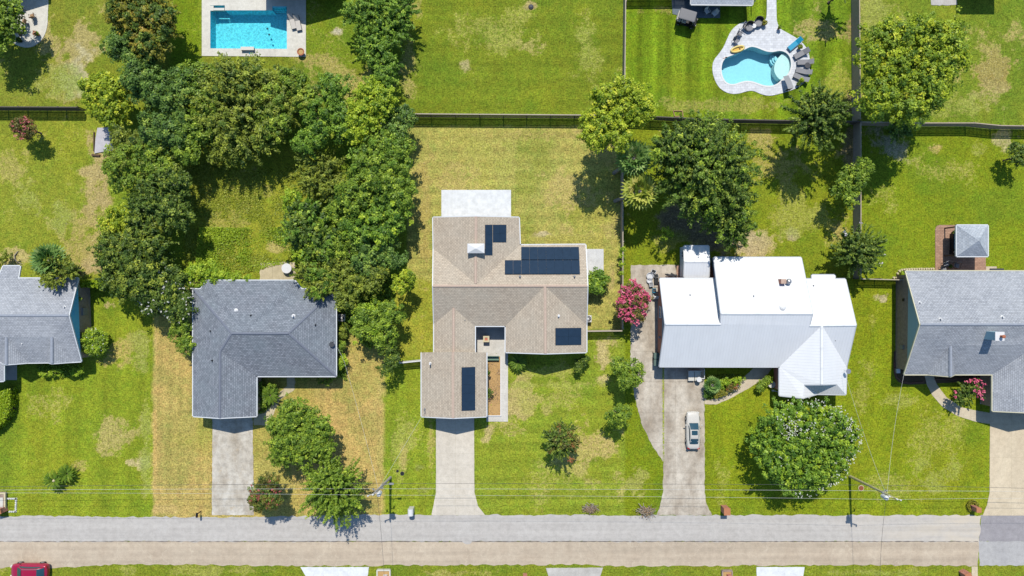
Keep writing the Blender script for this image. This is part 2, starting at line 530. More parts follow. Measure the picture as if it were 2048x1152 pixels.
# patches: px, py, rx, ry, colour, strength, raggedness
PATCH = [
    (150, 110, 70, 95, (178, 164, 104), .75, 1.1), (165, 145, 35, 45, (206, 196, 160), .6, 1.6), (20, 330, 45, 60, (168, 164, 80), .5, 1),
    (205, 400, 40, 130, (186, 166, 112), .75, 1.0), (150, 480, 70, 70, (176, 160, 92), .5, 1.1), (60, 400, 40, 50, (128, 160, 44), .5, .9),
    (120, 430, 30, 60, (128, 160, 46), .5, .9), (200, 535, 40, 22, (190, 168, 120), .8, .9), (215, 520, 18, 30, (196, 174, 128), .6, .9),
    (30, 512, 55, 18, (196, 180, 120), .6, 1.2), (120, 160, 60, 40, (136, 158, 50), .6, .9),
    (690, 165, 60, 40, (168, 160, 84), .5, 1.1), (620, 120, 60, 16, (166, 154, 84), .5, 1), (672, 62, 12, 8, (205, 200, 185), .6, 1.2),
    (815, 100, 30, 130, (164, 158, 84), .55, .9), (1000, 60, 110, 60, (150, 172, 50), .4, .9), (1180, 120, 60, 90, (140, 166, 48), .5, .9),
    (1060, 90, 35, 30, (176, 168, 96), .45, 1.5), (930, 130, 14, 12, (176, 170, 130), .5, 1), (1062, 12, 14, 9, (178, 160, 110), .7, .8),
    (1625, 55, 40, 70, (176, 164, 100), .6, 1.1), (1608, 75, 22, 14, (186, 170, 120), .7, 1.2), (1680, 170, 40, 60, (150, 166, 30), .5, .8), (1450, 210, 200, 18, (134, 146, 44), .5, .8), (1330, 20, 60, 14, (150, 148, 60), .5, 1),
    (1990, 140, 60, 50, (154, 128, 66), .65, 1.1), (1985, 190, 50, 40, (176, 164, 110), .4, 1.5), (1985, 110, 90, 60, (168, 158, 90), .5, 1.2), (1900, 215, 120, 30, (138, 164, 48), .5, .9), (1760, 30, 60, 40, (132, 158, 50), .5, .9),
    (1085, 468, 22, 10, (206, 192, 150), .8, .9), (1140, 400, 70, 60, (190, 172, 104), .5, 1.1), (960, 300, 60, 40, (160, 170, 62), .5, .9), (1010, 310, 30, 60, (150, 168, 56), .45, .9), (900, 350, 50, 60, (190, 172, 98), .5, .9),
    (1215, 300, 40, 50, (188, 166, 98), .4, 1), (850, 420, 22, 180, (184, 166, 90), .7, .8), (1220, 450, 20, 60, (180, 166, 96), .5, 1), (1110, 480, 100, 12, (148, 152, 50), .5, .9),
    (1225, 560, 14, 60, (200, 178, 116), .5, 1), (1080, 270, 140, 16, (176, 160, 90), .4, .8),
    (1370, 440, 75, 50, (128, 112, 92), .9, .8), (1440, 470, 60, 40, (120, 106, 88), .85, .8), (1500, 487, 45, 26, (192, 174, 132), .85, 1.0), (1585, 472, 14, 16, (190, 170, 140), .7, 1.2), (1545, 490, 30, 18, (188, 172, 118), .5, 1.4),
    (1330, 480, 40, 30, (150, 160, 44), .5, .8), (1600, 430, 70, 60, (146, 164, 40), .5, .9), (1690, 470, 22, 30, (180, 160, 90), .5, 1.1), (1550, 330, 60, 40, (168, 158, 74), .5, 1.1), (1520, 280, 50, 18, (176, 164, 90), .5, 1),
    (1780, 285, 50, 44, (168, 164, 150), .6, .9), (1700, 300, 30, 50, (150, 132, 104), .7, .8), (1700, 60, 18, 30, (150, 120, 90), .5, .9), (1705, 215, 18, 30, (130, 108, 84), .7, .9),
    (1870, 295, 22, 14, (200, 170, 110), .5, 1.3), (2020, 285, 40, 30, (184, 178, 130), .6, 1.3), (1900, 340, 90, 40, (162, 170, 66), .4, 1), (1960, 300, 30, 22, (132, 162, 40), .4, .8), (1750, 400, 40, 40, (160, 170, 60), .3, 1),
    (230, 700, 55, 30, (190, 166, 92), .5, 1.0), (240, 880, 55, 60, (180, 168, 98), .6, 1.1), (250, 925, 40, 14, (206, 190, 140), .6, 1.3), (160, 930, 22, 12, (176, 160, 90), .4, 1), (80, 800, 60, 40, (172, 176, 80), .35, 1.3), (285, 700, 26, 60, (140, 162, 60), .5, .9), (292, 870, 14, 150, (132, 160, 44), .5, .7), (215, 610, 20, 12, (196, 176, 130), .6, 1.1),
    (310, 870, 6, 170, (206, 172, 100), .7, .7), (312, 680, 5, 50, (206, 176, 110), .7, .9), (335, 945, 18, 24, (150, 150, 66), .4, 1), (400, 1005, 60, 16, (186, 160, 74), .5, 1), (365, 880, 40, 120, (190, 172, 78), .4, .8), (330, 1018, 30, 14, (208, 178, 112), .6, 1),
    (540, 930, 40, 60, (178, 172, 80), .5, .9), (610, 960, 60, 30, (186, 166, 84), .4, .9), (690, 720, 40, 40, (196, 166, 94), .5, .8), (760, 900, 9, 140, (196, 178, 100), .5, .7), (800, 880, 26, 90, (150, 172, 50), .5, .8), (840, 935, 20, 16, (112, 142, 44), .6, .7), (845, 980, 30, 16, (116, 146, 46), .5, .8), (862, 900, 8, 120, (178, 166, 80), .4, .8), (808, 918, 10, 30, (200, 176, 110), .5, 1.2),
    (1040, 800, 60, 45, (190, 172, 110), .55, 1.3), (1010, 850, 50, 60, (196, 176, 116), .35, 1.3), (1180, 900, 70, 60, (196, 172, 108), .5, 1.2), (1205, 720, 40, 34, (204, 186, 130), .7, 1.1), (1110, 800, 60, 40, (168, 174, 72), .4, 1.4), (1090, 770, 130, 8, (150, 172, 58), .4, .7), (1110, 960, 140, 50, (166, 174, 74), .3, 1.3), (975, 865, 16, 22, (198, 180, 124), .6, 1.2), (1100, 742, 60, 14, (150, 166, 56), .5, .8), (1275, 965, 22, 30, (150, 160, 66), .5, 1.4),
    (1765, 595, 18, 12, (196, 186, 150), .7, 1.2), (1745, 650, 18, 50, (146, 166, 44), .4, .9), (1870, 880, 90, 70, (156, 168, 48), .4, .9), (1880, 950, 60, 40, (128, 158, 36), .4, .8), (1790, 800, 40, 30, (150, 172, 52), .5, .9), (1800, 975, 90, 30, (150, 164, 50), .4, .9), (1440, 960, 30, 60, (152, 170, 44), .4, .9), (1730, 790, 40, 60, (150, 166, 46), .4, 1),
    (400, 1142, 200, 14, (140, 156, 50), .5, 1), (900, 1146, 120, 10, (160, 160, 70), .5, 1.2), (1750, 1146, 120, 10, (132, 160, 36), .6, .9),
    (470, 370, 70, 40, (164, 162, 60), .5, .9), (560, 492, 22, 12, (186, 172, 100), .7, 1.2), (450, 450, 50, 50, (150, 150, 56), .5, 1),
]


def nd_add(nt, a, v):
    n = nd(nt, 'ShaderNodeMath', operation='ADD'); nt.links.new(a, n.inputs[0]); n.inputs[1].default_value = v
    return n.outputs[0]


def build_ground():
    fine_x = np.arange(-70, 70.01, .25); fine_y = np.arange(-41, 43.01, .25)
    far = np.array([110, 180, 320, 600, 1200, 2200.0])
    xs = np.concatenate([-far[::-1], fine_x, far]); ys = np.concatenate([-far[::-1], fine_y, far])
    X, Y = np.meshgrid(xs, ys)
    px = X * 16 + 1024; py = 576 - Y * 16
    f1 = fbm(X, Y, 9, 1, 5); f2 = fbm(X, Y, 2.6, 2, 5, .65); f3 = fbm(X, Y, 22, 5, 3); f4 = fbm(X, Y, .9, 8, 3, .7)
    C = np.zeros(X.shape + (3,))
    dry = np.zeros(X.shape)
    wob = (fbm(X, Y, 1.2, 11, 3) - .5)
    for x0, y0, x1, y1, c, d, s, st in LOTS:
        e = wob * s * 3
        wgt = sm(-s, s, px - x0 + e) * sm(-s, s, x1 - px + e) * sm(-s, s, py - y0 + e) * sm(-s, s, y1 - py + e)
        cc = np.array(alb(c))[None, None, :] * np.ones(X.shape + (1,))
        if st:
            q = px if st[0] == 'x' else py
            q2 = py if st[0] == 'x' else px
            ph = np.sin(2 * np.pi * q / st[1] + 2.2 * (f3 - .5) + .004 * q2) + .5 * np.sin(2 * np.pi * q / (st[1] * .37) + 3 * f1)
            cc = cc * (1 + 1.5 * st[2] * ph * (.4 + 1.2 * f3))[..., None]
        C = C * (1 - wgt[..., None]) + cc * wgt[..., None]
        dry = dry * (1 - wgt) + d * wgt
    # general mottling: lusher and drier clumps
    lush = sm(.5, .72, fbm(X, Y, 5.5, 21, 5))
    C = C + (np.array(alb((108, 143, 50))) - C) * (.52 * lush * (1 - .45 * sm(.09, .2, C[..., 0])))[..., None]
    yl = sm(.5, .7, fbm(X, Y, 7.5, 41, 5))[..., None]
    C = C + (np.array(alb((170, 170, 56))) - C) * .3 * yl
    straw = np.array(alb((196, 178, 108)))
    ds = np.clip(sm(.42, .8, f1 * .45 + f2 * .55) * dry * 1.1, 0, .85)[..., None]
    BC = np.ones(C.shape) * straw
    BW = ds.copy()
    for x, y, rx, ry, c, s, rg in PATCH:
        d = np.sqrt(((px - x) / rx) ** 2 + ((py - y) / ry) ** 2)
        wgt = np.clip(s * 1.2 * sm(-.05, .75, 1.05 - d + (f2 - .5) * 2.2 * rg + (f4 - .5) * 1.0 * rg), 0, 1)
        wgt = (wgt * sm(1.7, 1.1, d))[..., None]
        BC = BC * (1 - wgt) + np.array(alb(c)) * wgt
        BW = 1 - (1 - BW) * (1 - wgt)
    gg = sm(-.03, .1, (C[..., 1] - C[..., 0]) / C[..., 1])[..., None]
    C *= 1 - (1 - np.array([.835, .865, .58])) * gg
    far_ = ((np.abs(X) > 69.9) | (Y < -40.9) | (Y > 42.9))[..., None]
    C = np.where(far_, np.array(alb((132, 148, 50))), C); BW = np.where(far_, .15, BW)
    C *= (.86 + .28 * f2 + .12 * (f4 - .5))[..., None]
    C = np.clip(C, .003, .8); BC = np.clip(BC * (.92 + .16 * f2)[..., None], .003, .8)
    ny, nx = X.shape
    V = np.stack([X, Y, np.zeros_like(X)], -1).reshape(-1, 3)
    idx = np.arange(nx * ny).reshape(ny, nx)
    cx = (px[:-1, :-1] + px[1:, 1:]) / 2; cy = (py[:-1, :-1] + py[1:, 1:]) / 2
    hole = inpoly(cx, cy, [(419, 9), (576, 9), (576, 100), (419, 99)])
    p2 = np.array(POOL2); c2 = p2.mean(0)
    hole |= inpoly(cx, cy, [tuple(c2 + (q - c2) * 1.04) for q in p2])
    q = np.stack([idx[:-1, :-1], idx[:-1, 1:], idx[1:, 1:], idx[1:, :-1]], -1)[~hole]
    me = bpy.data.meshes.new('ground')
    me.vertices.add(len(V)); me.vertices.foreach_set('co', V.ravel())
    me.loops.add(q.size); me.loops.foreach_set('vertex_index', q.ravel())
    me.polygons.add(len(q)); me.polygons.foreach_set('loop_start', np.arange(len(q)) * 4)
    me.update(calc_edges=True)
    at = me.attributes.new('turf', 'FLOAT_COLOR', 'POINT')
    at.data.foreach_set('color', np.concatenate([C, np.ones(C.shape[:2] + (1,))], -1).reshape(-1).astype(np.float32))
    at = me.attributes.new('bare', 'FLOAT_COLOR', 'POINT')
    at.data.foreach_set('color', np.concatenate([BC, np.ones(BC.shape[:2] + (1,))], -1).reshape(-1).astype(np.float32))
    at = me.attributes.new('bareness', 'FLOAT', 'POINT')
    at.data.foreach_set('value', BW.reshape(-1).astype(np.float32))
    m, nt, bs = new_mat('lawn_turf')
    a = nd(nt, 'ShaderNodeAttribute'); a.attribute_name = 'turf'
    p = pos(nt)
    n1 = noise(nt, p, 1.7, 5, .75); n2 = noise(nt, p, 5.5, 4, .8)
    n3 = noise(nt, mapping(nt, p, loc=(31, 17, 5)), 1.1, 6, .8)
    a2 = nd(nt, 'ShaderNodeAttribute'); a2.attribute_name = 'bare'
    a3 = nd(nt, 'ShaderNodeAttribute'); a3.attribute_name = 'bareness'
    col = mixc(nt, 1.0, a.outputs['Color'], ramp(nt, n3, [(.34, (.82, .97, .9)), (.5, (1, 1, 1)), (.66, (1.16, 1.03, 1.12))]), 'MULTIPLY')
    # bare and straw-coloured spots show through between the blades
    th = nd(nt, 'ShaderNodeMath', operation='SUBTRACT'); nt.links.new(a3.outputs['Fac'], th.inputs[0])
    sc2 = nd(nt, 'ShaderNodeMapRange'); nt.links.new(noise(nt, mapping(nt, p, loc=(3, 71, 0)), 2.6, 6, .8), sc2.inputs[0])
    for k, v in zip(range(1, 5), (.3, .7, .05, .95)): sc2.inputs[k].default_value = v
    nt.links.new(sc2.outputs[0], th.inputs[1])
    fac = ramp(nt, nd_add(nt, th.outputs[0], .5), [(.32, 0.0), (.72, .92)])
    col = mixc(nt, fac, col, a2.outputs['Color'])
    fl = noise(nt, mapping(nt, p, loc=(7, 3, 0)), 3.4, 5, .85)      # pale tufts of dead grass in the worn spots
    ml = nd(nt, 'ShaderNodeMath', operation='MULTIPLY'); nt.links.new(ramp(nt, fl, [(.55, 0.0), (.64, 1.0)]), ml.inputs[0]); nt.links.new(a3.outputs['Fac'], ml.inputs[1])
    col = mixc(nt, ramp(nt, ml.outputs[0], [(.25, 0.0), (.8, .6)]), col, alb((222, 212, 172)))
    col = mixc(nt, 1.0, col, ramp(nt, n1, [(.32, .7), (.5, 1.0), (.68, 1.25)]), 'MULTIPLY')
    col = mixc(nt, 1.0, col, ramp(nt, n2, [(.36, .46), (.5, 1.0), (.64, 1.5)]), 'MULTIPLY')
    nt.links.new(col, bs.inputs['Base Color'])
    bs.inputs['Roughness'].default_value = .95; bs.inputs['Specular IOR Level'].default_value = .1
    bump(nt, bs, n2, .55, .05)
    me.materials.append(m)
    o = bpy.data.objects.new('ground', me); COL.objects.link(o)
    tag(o, kind='structure')


build_ground()


# ================================================================ paved sheets
def jag(poly, amp=.05, step=.35, close=True):
    out = []
    n = len(poly)
    for i in range(n):
        a = Vector(poly[i][:2]); b = Vector(poly[(i + 1) % n][:2])
        L = (b - a).length; k = max(1, int(L / step))
        nrm = Vector((-(b - a).y, (b - a).x)).normalized() if L > 0 else Vector((0, 0))
        for j in range(k):
            q = a + (b - a) * (j / k)
            if j: q = q + nrm * random.uniform(-amp, amp)
            out.append((q.x, q.y))
    return out


def smooth_poly(pts, it=2):
    for _ in range(it):
        q = []
        for i in range(len(pts)):
            a, b = pts[i], pts[(i + 1) % len(pts)]
            q += [(a[0] * .75 + b[0] * .25, a[1] * .75 + b[1] * .25), (a[0] * .25 + b[0] * .75, a[1] * .25 + b[1] * .75)]
        pts = q
    return pts


def slab(name, pts, top, mat, amp=.0, label=None, cat=None, kind='structure', z0=-.1, step=.35, group=None):
    pl = [tuple(P(x, y)[:2]) for x, y in pts]
    if amp: pl = jag(pl, amp, step)
    o = MB().prism(pl, z0, top).build(name, mat)
    return tag(o, label, cat, group, kind)


def ring_sheet(name, outer, inner, z, mat, drop=.25):
    """sheet with a hole in it, with its own outer edge"""
    a = [P(*q).to_2d() for q in outer]; b = [P(*q).to_2d() for q in inner]
    tris = tessellate_polygon([[Vector((*v, 0)) for v in a], [Vector((*v, 0)) for v in b]])
    pts = a + b
    V = [(v.x, v.y, z) for v in pts]
    F = []
    for t in tris:
        p0, p1, p2 = (pts[i] for i in t)
        F.append(list(t) if (p1 - p0).cross(p2 - p0) > 0 else list(t)[::-1])
    n = len(V); na = len(a)
    V += [(v.x, v.y, z - drop) for v in a]
    for i in range(na):
        j = (i + 1) % na
        F.append([i, j, n + j, n + i])
    return MB().add(V, F).build(name, mat)


M['road_new'] = concrete('pale_asphalt', (197, 192, 186), (186, 180, 173), stain_amt=.5, grain=.07, streak=(.13, 3, .1, (176, 172, 166)), xfade=(38, 58, (208, 196, 178)))
M['road_old'] = concrete('worn_tan_asphalt', (206, 190, 168), (190, 172, 150), stain_amt=.7, grain=.1, streak=(.17, 9, .22, (224, 212, 190)))
M['road_dark'] = concrete('dark_asphalt_patch', (166, 162, 164), (148, 144, 148), stain_amt=.6)
M['road_blue'] = concrete('bluish_asphalt_patch', (186, 184, 182), (170, 168, 168), stain_amt=.7)
M['drive_a'] = concrete('clean_driveway', (222, 213, 198), (206, 195, 178), (2.35, 2.9, .0, .4, .78), .5)
M['drive_b'] = concrete('stained_driveway', (224, 218, 206), (182, 170, 152), (60, 7.2, 0, 3.0, .8), .9, rust=(206, 172, 116), blotch=.7)
M['drive_c'] = concrete('old_driveway', (216, 206, 190), (172, 158, 140), (5.4, 3.8, 1.2, .3, .6), .95, blotch=.72)
M['drive_d'] = concrete('sand_driveway', (222, 206, 178), (196, 178, 150), (4.2, 4.2, .6, .2, .8), .4)
M['walk'] = concrete('walkway', (214, 200, 174), (190, 174, 150), (1.6, 1.6, .3, .1, .8), .5)
M['slab_white'] = concrete('white_stamped_slab', (230, 233, 235), (218, 222, 226), (.62, .62, 0, 0, .93), .45, grain=.06)
M['slab_ribbed'] = concrete('broomed_slab', (226, 226, 226), (206, 206, 204), (.3, 40, 0, 0, .92), .4)
M['slab_old'] = concrete('mossy_slab', (218, 204, 172), (190, 176, 140), (1.35, 4, .2, 0, .55), .8)
M['slab_court'] = concrete('courtyard_slab', (222, 218, 210), (196, 190, 180), (1.6, 1.6, .5, .4, .85), .6)
M['slab_porch_shade'] = concrete('porch_shade_slab', (116, 128, 138), (92, 102, 112), None, .5)  # dark blue-grey colour stands for the shade beneath the porch roof
M['slab_grey'] = concrete('grey_slab', (206, 202, 196), (170, 164, 156), (2.2, 2.2, .5, .4, .82), .6)
M['mulch'] = plain('pine_straw', (204, 166, 110), .95, .3, 9)
M['deck1'] = concrete('pool_concrete', (226, 223, 212), (212, 206, 194), (2.4, 2.4, .7, .2, .9), .5)
M['paver2'] = paver_mat('pale_pavers', (224, 227, 232), (206, 209, 215), (196, 197, 200), .46, .3, .02)
M['brickpave'] = paver_mat('brick_pavers', (186, 148, 124), (164, 128, 106), (140, 108, 90), .42, .2, .02)

XL, XR = -400, 2450
slab('road', [(XL, 1034), (XL, 1083), (1958, 1083), (1962, 1031), (1400, 1030), (1060, 1030), (840, 1029), (700, 1030), (520, 1034), (300, 1034), (150, 1032)][::-1], .02, M['road_new'], .12, step=.5)
slab('road', [(XL, 1082.6), (XL, 1135), (150, 1135), (185, 1131), (260, 1128), (600, 1132), (900, 1130), (1180, 1129), (1230, 1133), (1500, 1131), (1700, 1130), (1955, 1132), (1957, 1082.6)], .016, M['road_old'], .12, step=.5)
slab('road', [(1962, 1030), (1958, 1082.4), (XR, 1082.4), (XR, 1030)], .012, M['road_dark'], .05)
slab('road', [(1956.5, 1082.2), (1959, 1131), (XR, 1131), (XR, 1082.2)], .008, M['road_blue'], .08)
slab('road_patch', smooth_poly([(920, 1078), (932, 1074), (946, 1078), (942, 1088), (930, 1089)], 2), .026, M['road_new'])
slab('road_seam', [(XL, 1082.2), (XL, 1083.4), (1956, 1083.4), (1956, 1082.2)], .024, plain('seam_tar', (140, 132, 124), .9, .2), .05)

slab('driveway', [(425, 828), (424, 1030), (508, 1030), (505, 828)], .03, M['drive_b'], .04)
slab('driveway', [(872, 828), (872, 985), (866, 1015), (863, 1030), (970, 1030), (956, 1012), (949, 985), (948, 828)], .034, M['drive_a'], .015)
slab('driveway', [(1262, 530), (1261, 720), (1268, 790), (1284, 850), (1304, 890), (1327, 925), (1326, 985), (1320, 1012), (1313, 1030), (1424, 1030), (1413, 1008), (1409, 985), (1409, 728), (1352, 722), (1352, 530)], .034, M['drive_c'], .06)
slab('driveway', [(1980, 790), (1979, 985), (1974, 1010), (1965, 1031), (2300, 1031), (2300, 790)], .034, M['drive_d'], .02)
slab('driveway', [(601, 1134), (612, 1153), (622, 1200), (730, 1200), (735, 1153), (738, 1134)], .034, M['slab_white'], .03)
slab('driveway', [(1092, 1136), (1097, 1153), (1106, 1200), (1190, 1200), (1200, 1153), (1206, 1135)], .034, M['slab_grey'], .02)
slab('driveway', [(1513, 1134), (1514, 1200), (1600, 1200), (1609, 1134)], .034, M['slab_white'], .02)
slab('driveway', [(1943, 1133), (1943, 1200), (1956, 1200), (1955, 1133)], .034, M['drive_d'], .02)

# weeds growing in the driveway joint: one ragged strip of plants, built with the foliage below
slab('patio', [(883, 380), (1022, 380), (1022, 450), (883, 450)], .09, M['slab_white'])
slab('patio', [(1165, 498), (1207, 498), (1207, 562), (1165, 562)], .09, M['slab_ribbed'])
slab('patio', [(946, 645), (1016, 645), (1016, 843), (973, 843), (973, 831), (1001, 831), (1001, 713), (946, 713)], .05, M['slab_court'])
slab('flower_bed', [(955, 713.5), (1000.6, 713.5), (1000.6, 830.6), (955, 830.6)], .04, M['mulch'])
slab('patio', [(521, 526), (590, 524), (592, 565), (518, 565)], .05, M['slab_old'], .12)
slab('path', [(574, 745), (590, 745), (590, 778), (560, 800), (545, 832), (534, 850), (508, 850), (508, 828), (530, 826), (548, 796), (574, 772)], .03, M['slab_old'], .08)
slab('path', [(1409, 808), (1432, 809), (1462, 796), (1500, 775), (1528, 757), (1545, 735), (1508, 735), (1490, 752), (1462, 775), (1440, 793), (1425, 798), (1409, 797)], .032, M['walk'], .03)
slab('path', [(1848, 745), (1864, 745), (1873, 768), (1893, 795), (1925, 815), (1957, 822), (1981, 826), (1981, 848), (1950, 843), (1915, 832), (1885, 814), (1864, 790), (1853, 768)], .032, M['walk'], .01)
slab('patio', smooth_poly([(20, -60), (97, -60), (97, 30), (94, 62), (82, 84), (60, 97), (34, 92), (15, 78), (8, 50), (8, -20)], 2), .05, M['deck1'], .04)
slab('patio', [(1870, 458), (1873, 452), (1878, 450), (1971, 450), (1971, 556), (1870, 556)], .06, M['brickpave'])
slab('patio', [(1971.5, 533), (1993, 533), (1993, 556), (1971.5, 556)], .05, M['walk'])
slab('patio', [(1860, -30), (1914, -30), (1914, 9), (1890, 11), (1862, 10)], .04, M['slab_grey'], .06)
slab('patio', [(-30, 800), (10, 792), (12, 812), (0, 822), (-30, 830)], .04, M['slab_grey'], .03)
slab('patio', [(-40, 715), (34, 715), (34, 760), (-40, 760)], .05, M['slab_grey'])
slab('patio', [(1340, -60), (1440, -60), (1440, 36), (1375, 36), (1345, 28)], .05, M['slab_porch_shade'])
slab('path', [(1352.5, 530), (1430, 530), (1430, 590), (1352.5, 590)], .026, M['brickpave'])
slab('flower_bed', smooth_poly([(1788, 690), (1786, 740), (1792, 762), (1812, 770), (1850, 768), (1960, 762), (1990, 755), (1990, 690)], 1), .02, plain('dark_mulch', (104, 84, 62), .95, .3, 6))

# ---------------------------------------------------------------- pools
def pool_water(name, tint, caustic):
    m, nt, bs = new_mat(name)
    out = nt.nodes['Material Output']
    p = pos(nt)
    wv = nd(nt, 'ShaderNodeTexVoronoi', feature='DISTANCE_TO_EDGE'); wv.inputs['Scale'].default_value = 2.3
    wob = nd(nt, 'ShaderNodeMixRGB') if False else None
    ns = nd(nt, 'ShaderNodeTexNoise'); ns.inputs['Scale'].default_value = 1.6; ns.inputs['Detail'].default_value = 2
    nt.links.new(p, ns.inputs['Vector'])
    ad = nd(nt, 'ShaderNodeVectorMath', operation='ADD')
    nt.links.new(p, ad.inputs[0]); nt.links.new(ns.outputs['Color'], ad.inputs[1])
    nt.links.new(ad.outputs[0], wv.inputs['Vector'])
    lens = ramp(nt, wv.outputs['Distance'], [(0.0, 1.0), (.16, 1.0 - caustic), (.4, 1.0 - caustic * 1.15)])  # sunlight caustics put into the tint: bright web around darker cells
    tr = nd(nt, 'ShaderNodeBsdfTransparent')
    nt.links.new(mixc(nt, 1.0, tint, lens, 'MULTIPLY'), tr.inputs['Color'])
    gl = nd(nt, 'ShaderNodeBsdfGlossy'); gl.inputs['Roughness'].default_value = .05
    bp = nd(nt, 'ShaderNodeBump'); bp.inputs['Strength'].default_value = .25; bp.inputs['Distance'].default_value = .05
    nt.links.new(noise(nt, p, 2.5, 3), bp.inputs['Height'])
    nt.links.new(bp.outputs[0], gl.inputs['Normal'])
    fr = nd(nt, 'ShaderNodeFresnel'); fr.inputs['IOR'].default_value = 1.33
    mx = nd(nt, 'ShaderNodeMixShader')
    nt.links.new(fr.outputs[0], mx.inputs[0]); nt.links.new(tr.outputs[0], mx.inputs[1]); nt.links.new(gl.outputs[0], mx.inputs[2])
    nt.links.new(mx.outputs[0], out.inputs['Surface'])
    return m


def pool_basin(th, outline, depth, mat, wmat, level=-.14):
    pl = [P(*q) for q in outline]
    n = len(pl)
    a = sum(pl[i].x * pl[(i + 1) % n].y - pl[(i + 1) % n].x * pl[i].y for i in range(n))
    if a < 0: pl = pl[::-1]
    V = [(v.x, v.y, .055) for v in pl] + [(v.x, v.y, -depth) for v in pl]
    F = [[(i + 1) % n, i, n + i, n + (i + 1) % n] for i in range(n)] + [list(range(n, 2 * n))]
    MB().add(V, F).build('basin', mat, th)
    c = sum(pl, Vector()) / n
    W = [(v.x, v.y, level) for v in pl]
    return tag(MB().add(W, [list(range(n))]).build('water', wmat, th))


M['plaster1'] = plain('blue_plaster', (138, 258, 280), .7, .05)
M['plaster2'] = plain('aqua_plaster', (198, 246, 262), .7, .04)
M['water1'] = pool_water('rippled_water', (.76, 1.0, 1.0), .24)
M['water2'] = pool_water('calm_water', (.8, 1.0, 1.0), .05)

t = thing('swimming_pool', 'rectangular bright blue swimming pool with pale concrete deck', 'swimming pool', P(498, 55))
ring_sheet('deck', [(404, -60), (612, -60), (612, 114), (404, 112)], POOL1, .06, M['deck1']).parent = t
t.children[-1].location = -t.location
pool_basin(t, POOL1, 1.5, M['plaster1'], M['water1'])
b = MB()
b.box(P(436, 19.6, -.1) + Vector((0, 0, .0)), (1.75, .3, .42)); b.box(P(425, 17.5, -.05), (.42, .62, .36))
b.build('ledge', M['offwhite'], t)
b = MB()
for k in range(3): b.box(P(559.5, 17 + k * 3.2, -.55 - .3 * k), (1.72, .2, 1.0 - .3 * k))
b.build('entry_steps', M['plaster1'], t)

t = thing('swimming_pool', 'free-form turquoise swimming pool set in a pale paver deck', 'swimming pool', P(1510, 130))
d2 = smooth_poly(DECK2, 1); p2 = smooth_poly(POOL2, 1)
o = ring_sheet('deck', d2, p2, .06, M['paver2']); o.parent = t; o.location = -t.location
pool_basin(t, p2, 1.45, M['plaster2'], M['water2'])
led = [(1345, 913), (1400, 884), (1439, 830), (1459, 750), (1449, 670), (1419, 622), (1372, 600), (1330, 640), (1295, 685), (1272, 740), (1266, 800), (1285, 850), (1315, 890)]
led = smooth_poly([(1330 + x / 5.76, y / 5.76) for x, y in led], 1)
MB().prism([tuple(P(*q)[:2]) for q in led], -1.4, -.32).build('tanning_ledge', plain('pale_ledge', (250, 255, 255), .7, .03), t)
for k in range(3):
    cx, cy = 1330 + 1318 / 5.76, 655 / 5.76
    rr = 13.5 - k * 3.4
    arc = [(cx + rr * math.cos(a), cy + rr * math.sin(a)) for a in [R(95 + 10 * j) for j in range(14)]]
    MB().prism([tuple(P(*q)[:2]) for q in arc + [(cx, cy)]], -1.42, -.95 + .2 * k).build('step', M['plaster2'], t)
# coping
rim = [P(*q) for q in p2]
cb = MB()
for i in range(len(rim)):
    a, bq = rim[i], rim[(i + 1) % len(rim)]
    mid = (a + bq) / 2; d = bq - a
    nrm = Vector((d.y, -d.x, 0)).normalized()
    cb.box((mid.x, mid.y, .066 + .002 * (i % 3)), (d.length, .2, .03), math.atan2(d.y, d.x))
cb.build('coping', M['white'], t)
# ================================================================ houses
M['sh_brown'] = shingle('brown_shingles', (196, 182, 163), (182, 168, 150), (152, 140, 125), (188, 180, 165))
M['sh_char'] = shingle('charcoal_shingles', (146, 151, 160), (120, 125, 134), (88, 92, 100), (128, 140, 148))
M['sh_grey'] = shingle('grey_shingles', (172, 175, 181), (154, 158, 165), (120, 124, 132), (182, 185, 190))
M['sh_pale'] = shingle('pale_grey_shingles', (184, 190, 198), (164, 172, 182), (128, 136, 148), (196, 202, 208))
M['metal_roof'] = seam_metal('white_metal_roof', (222, 223, 225), .34)


def facet_uv(V, F):
    uv = []
    for f in F:
        p0 = Vector(V[f[0]])
        n = Vector((0, 0, 0))
        for i in range(len(f)):
            a, b = Vector(V[f[i]]), Vector(V[f[(i + 1) % len(f)]])
            n += a.cross(b)
        n.normalize()
        u = Vector((0, 0, 1)).cross(n)
        u = Vector((1, 0, 0)) if u.length < .02 else u.normalized()
        v = n.cross(u)
        for i in f:
            q = Vector(V[i]); uv += [q.dot(u), q.dot(v)]
    return uv


def strip(a, b, w=.16, h=.05):
    """ridge cap between two points"""
    a, b = Vector(a), Vector(b)
    d = (b - a).normalized()
    s = Vector((0, 0, 1)).cross(d).normalized() * w
    V = []
    for p in (a, b):
        V += [p - s + Vector((0, 0, -.04)), p + Vector((0, 0, h)) - s * .45, p + Vector((0, 0, h)) + s * .45, p + s + Vector((0, 0, -.04))]
    return V, [[0, 1, 5, 4], [1, 2, 6, 5], [2, 3, 7, 6], [0, 3, 2, 1], [4, 5, 6, 7]]


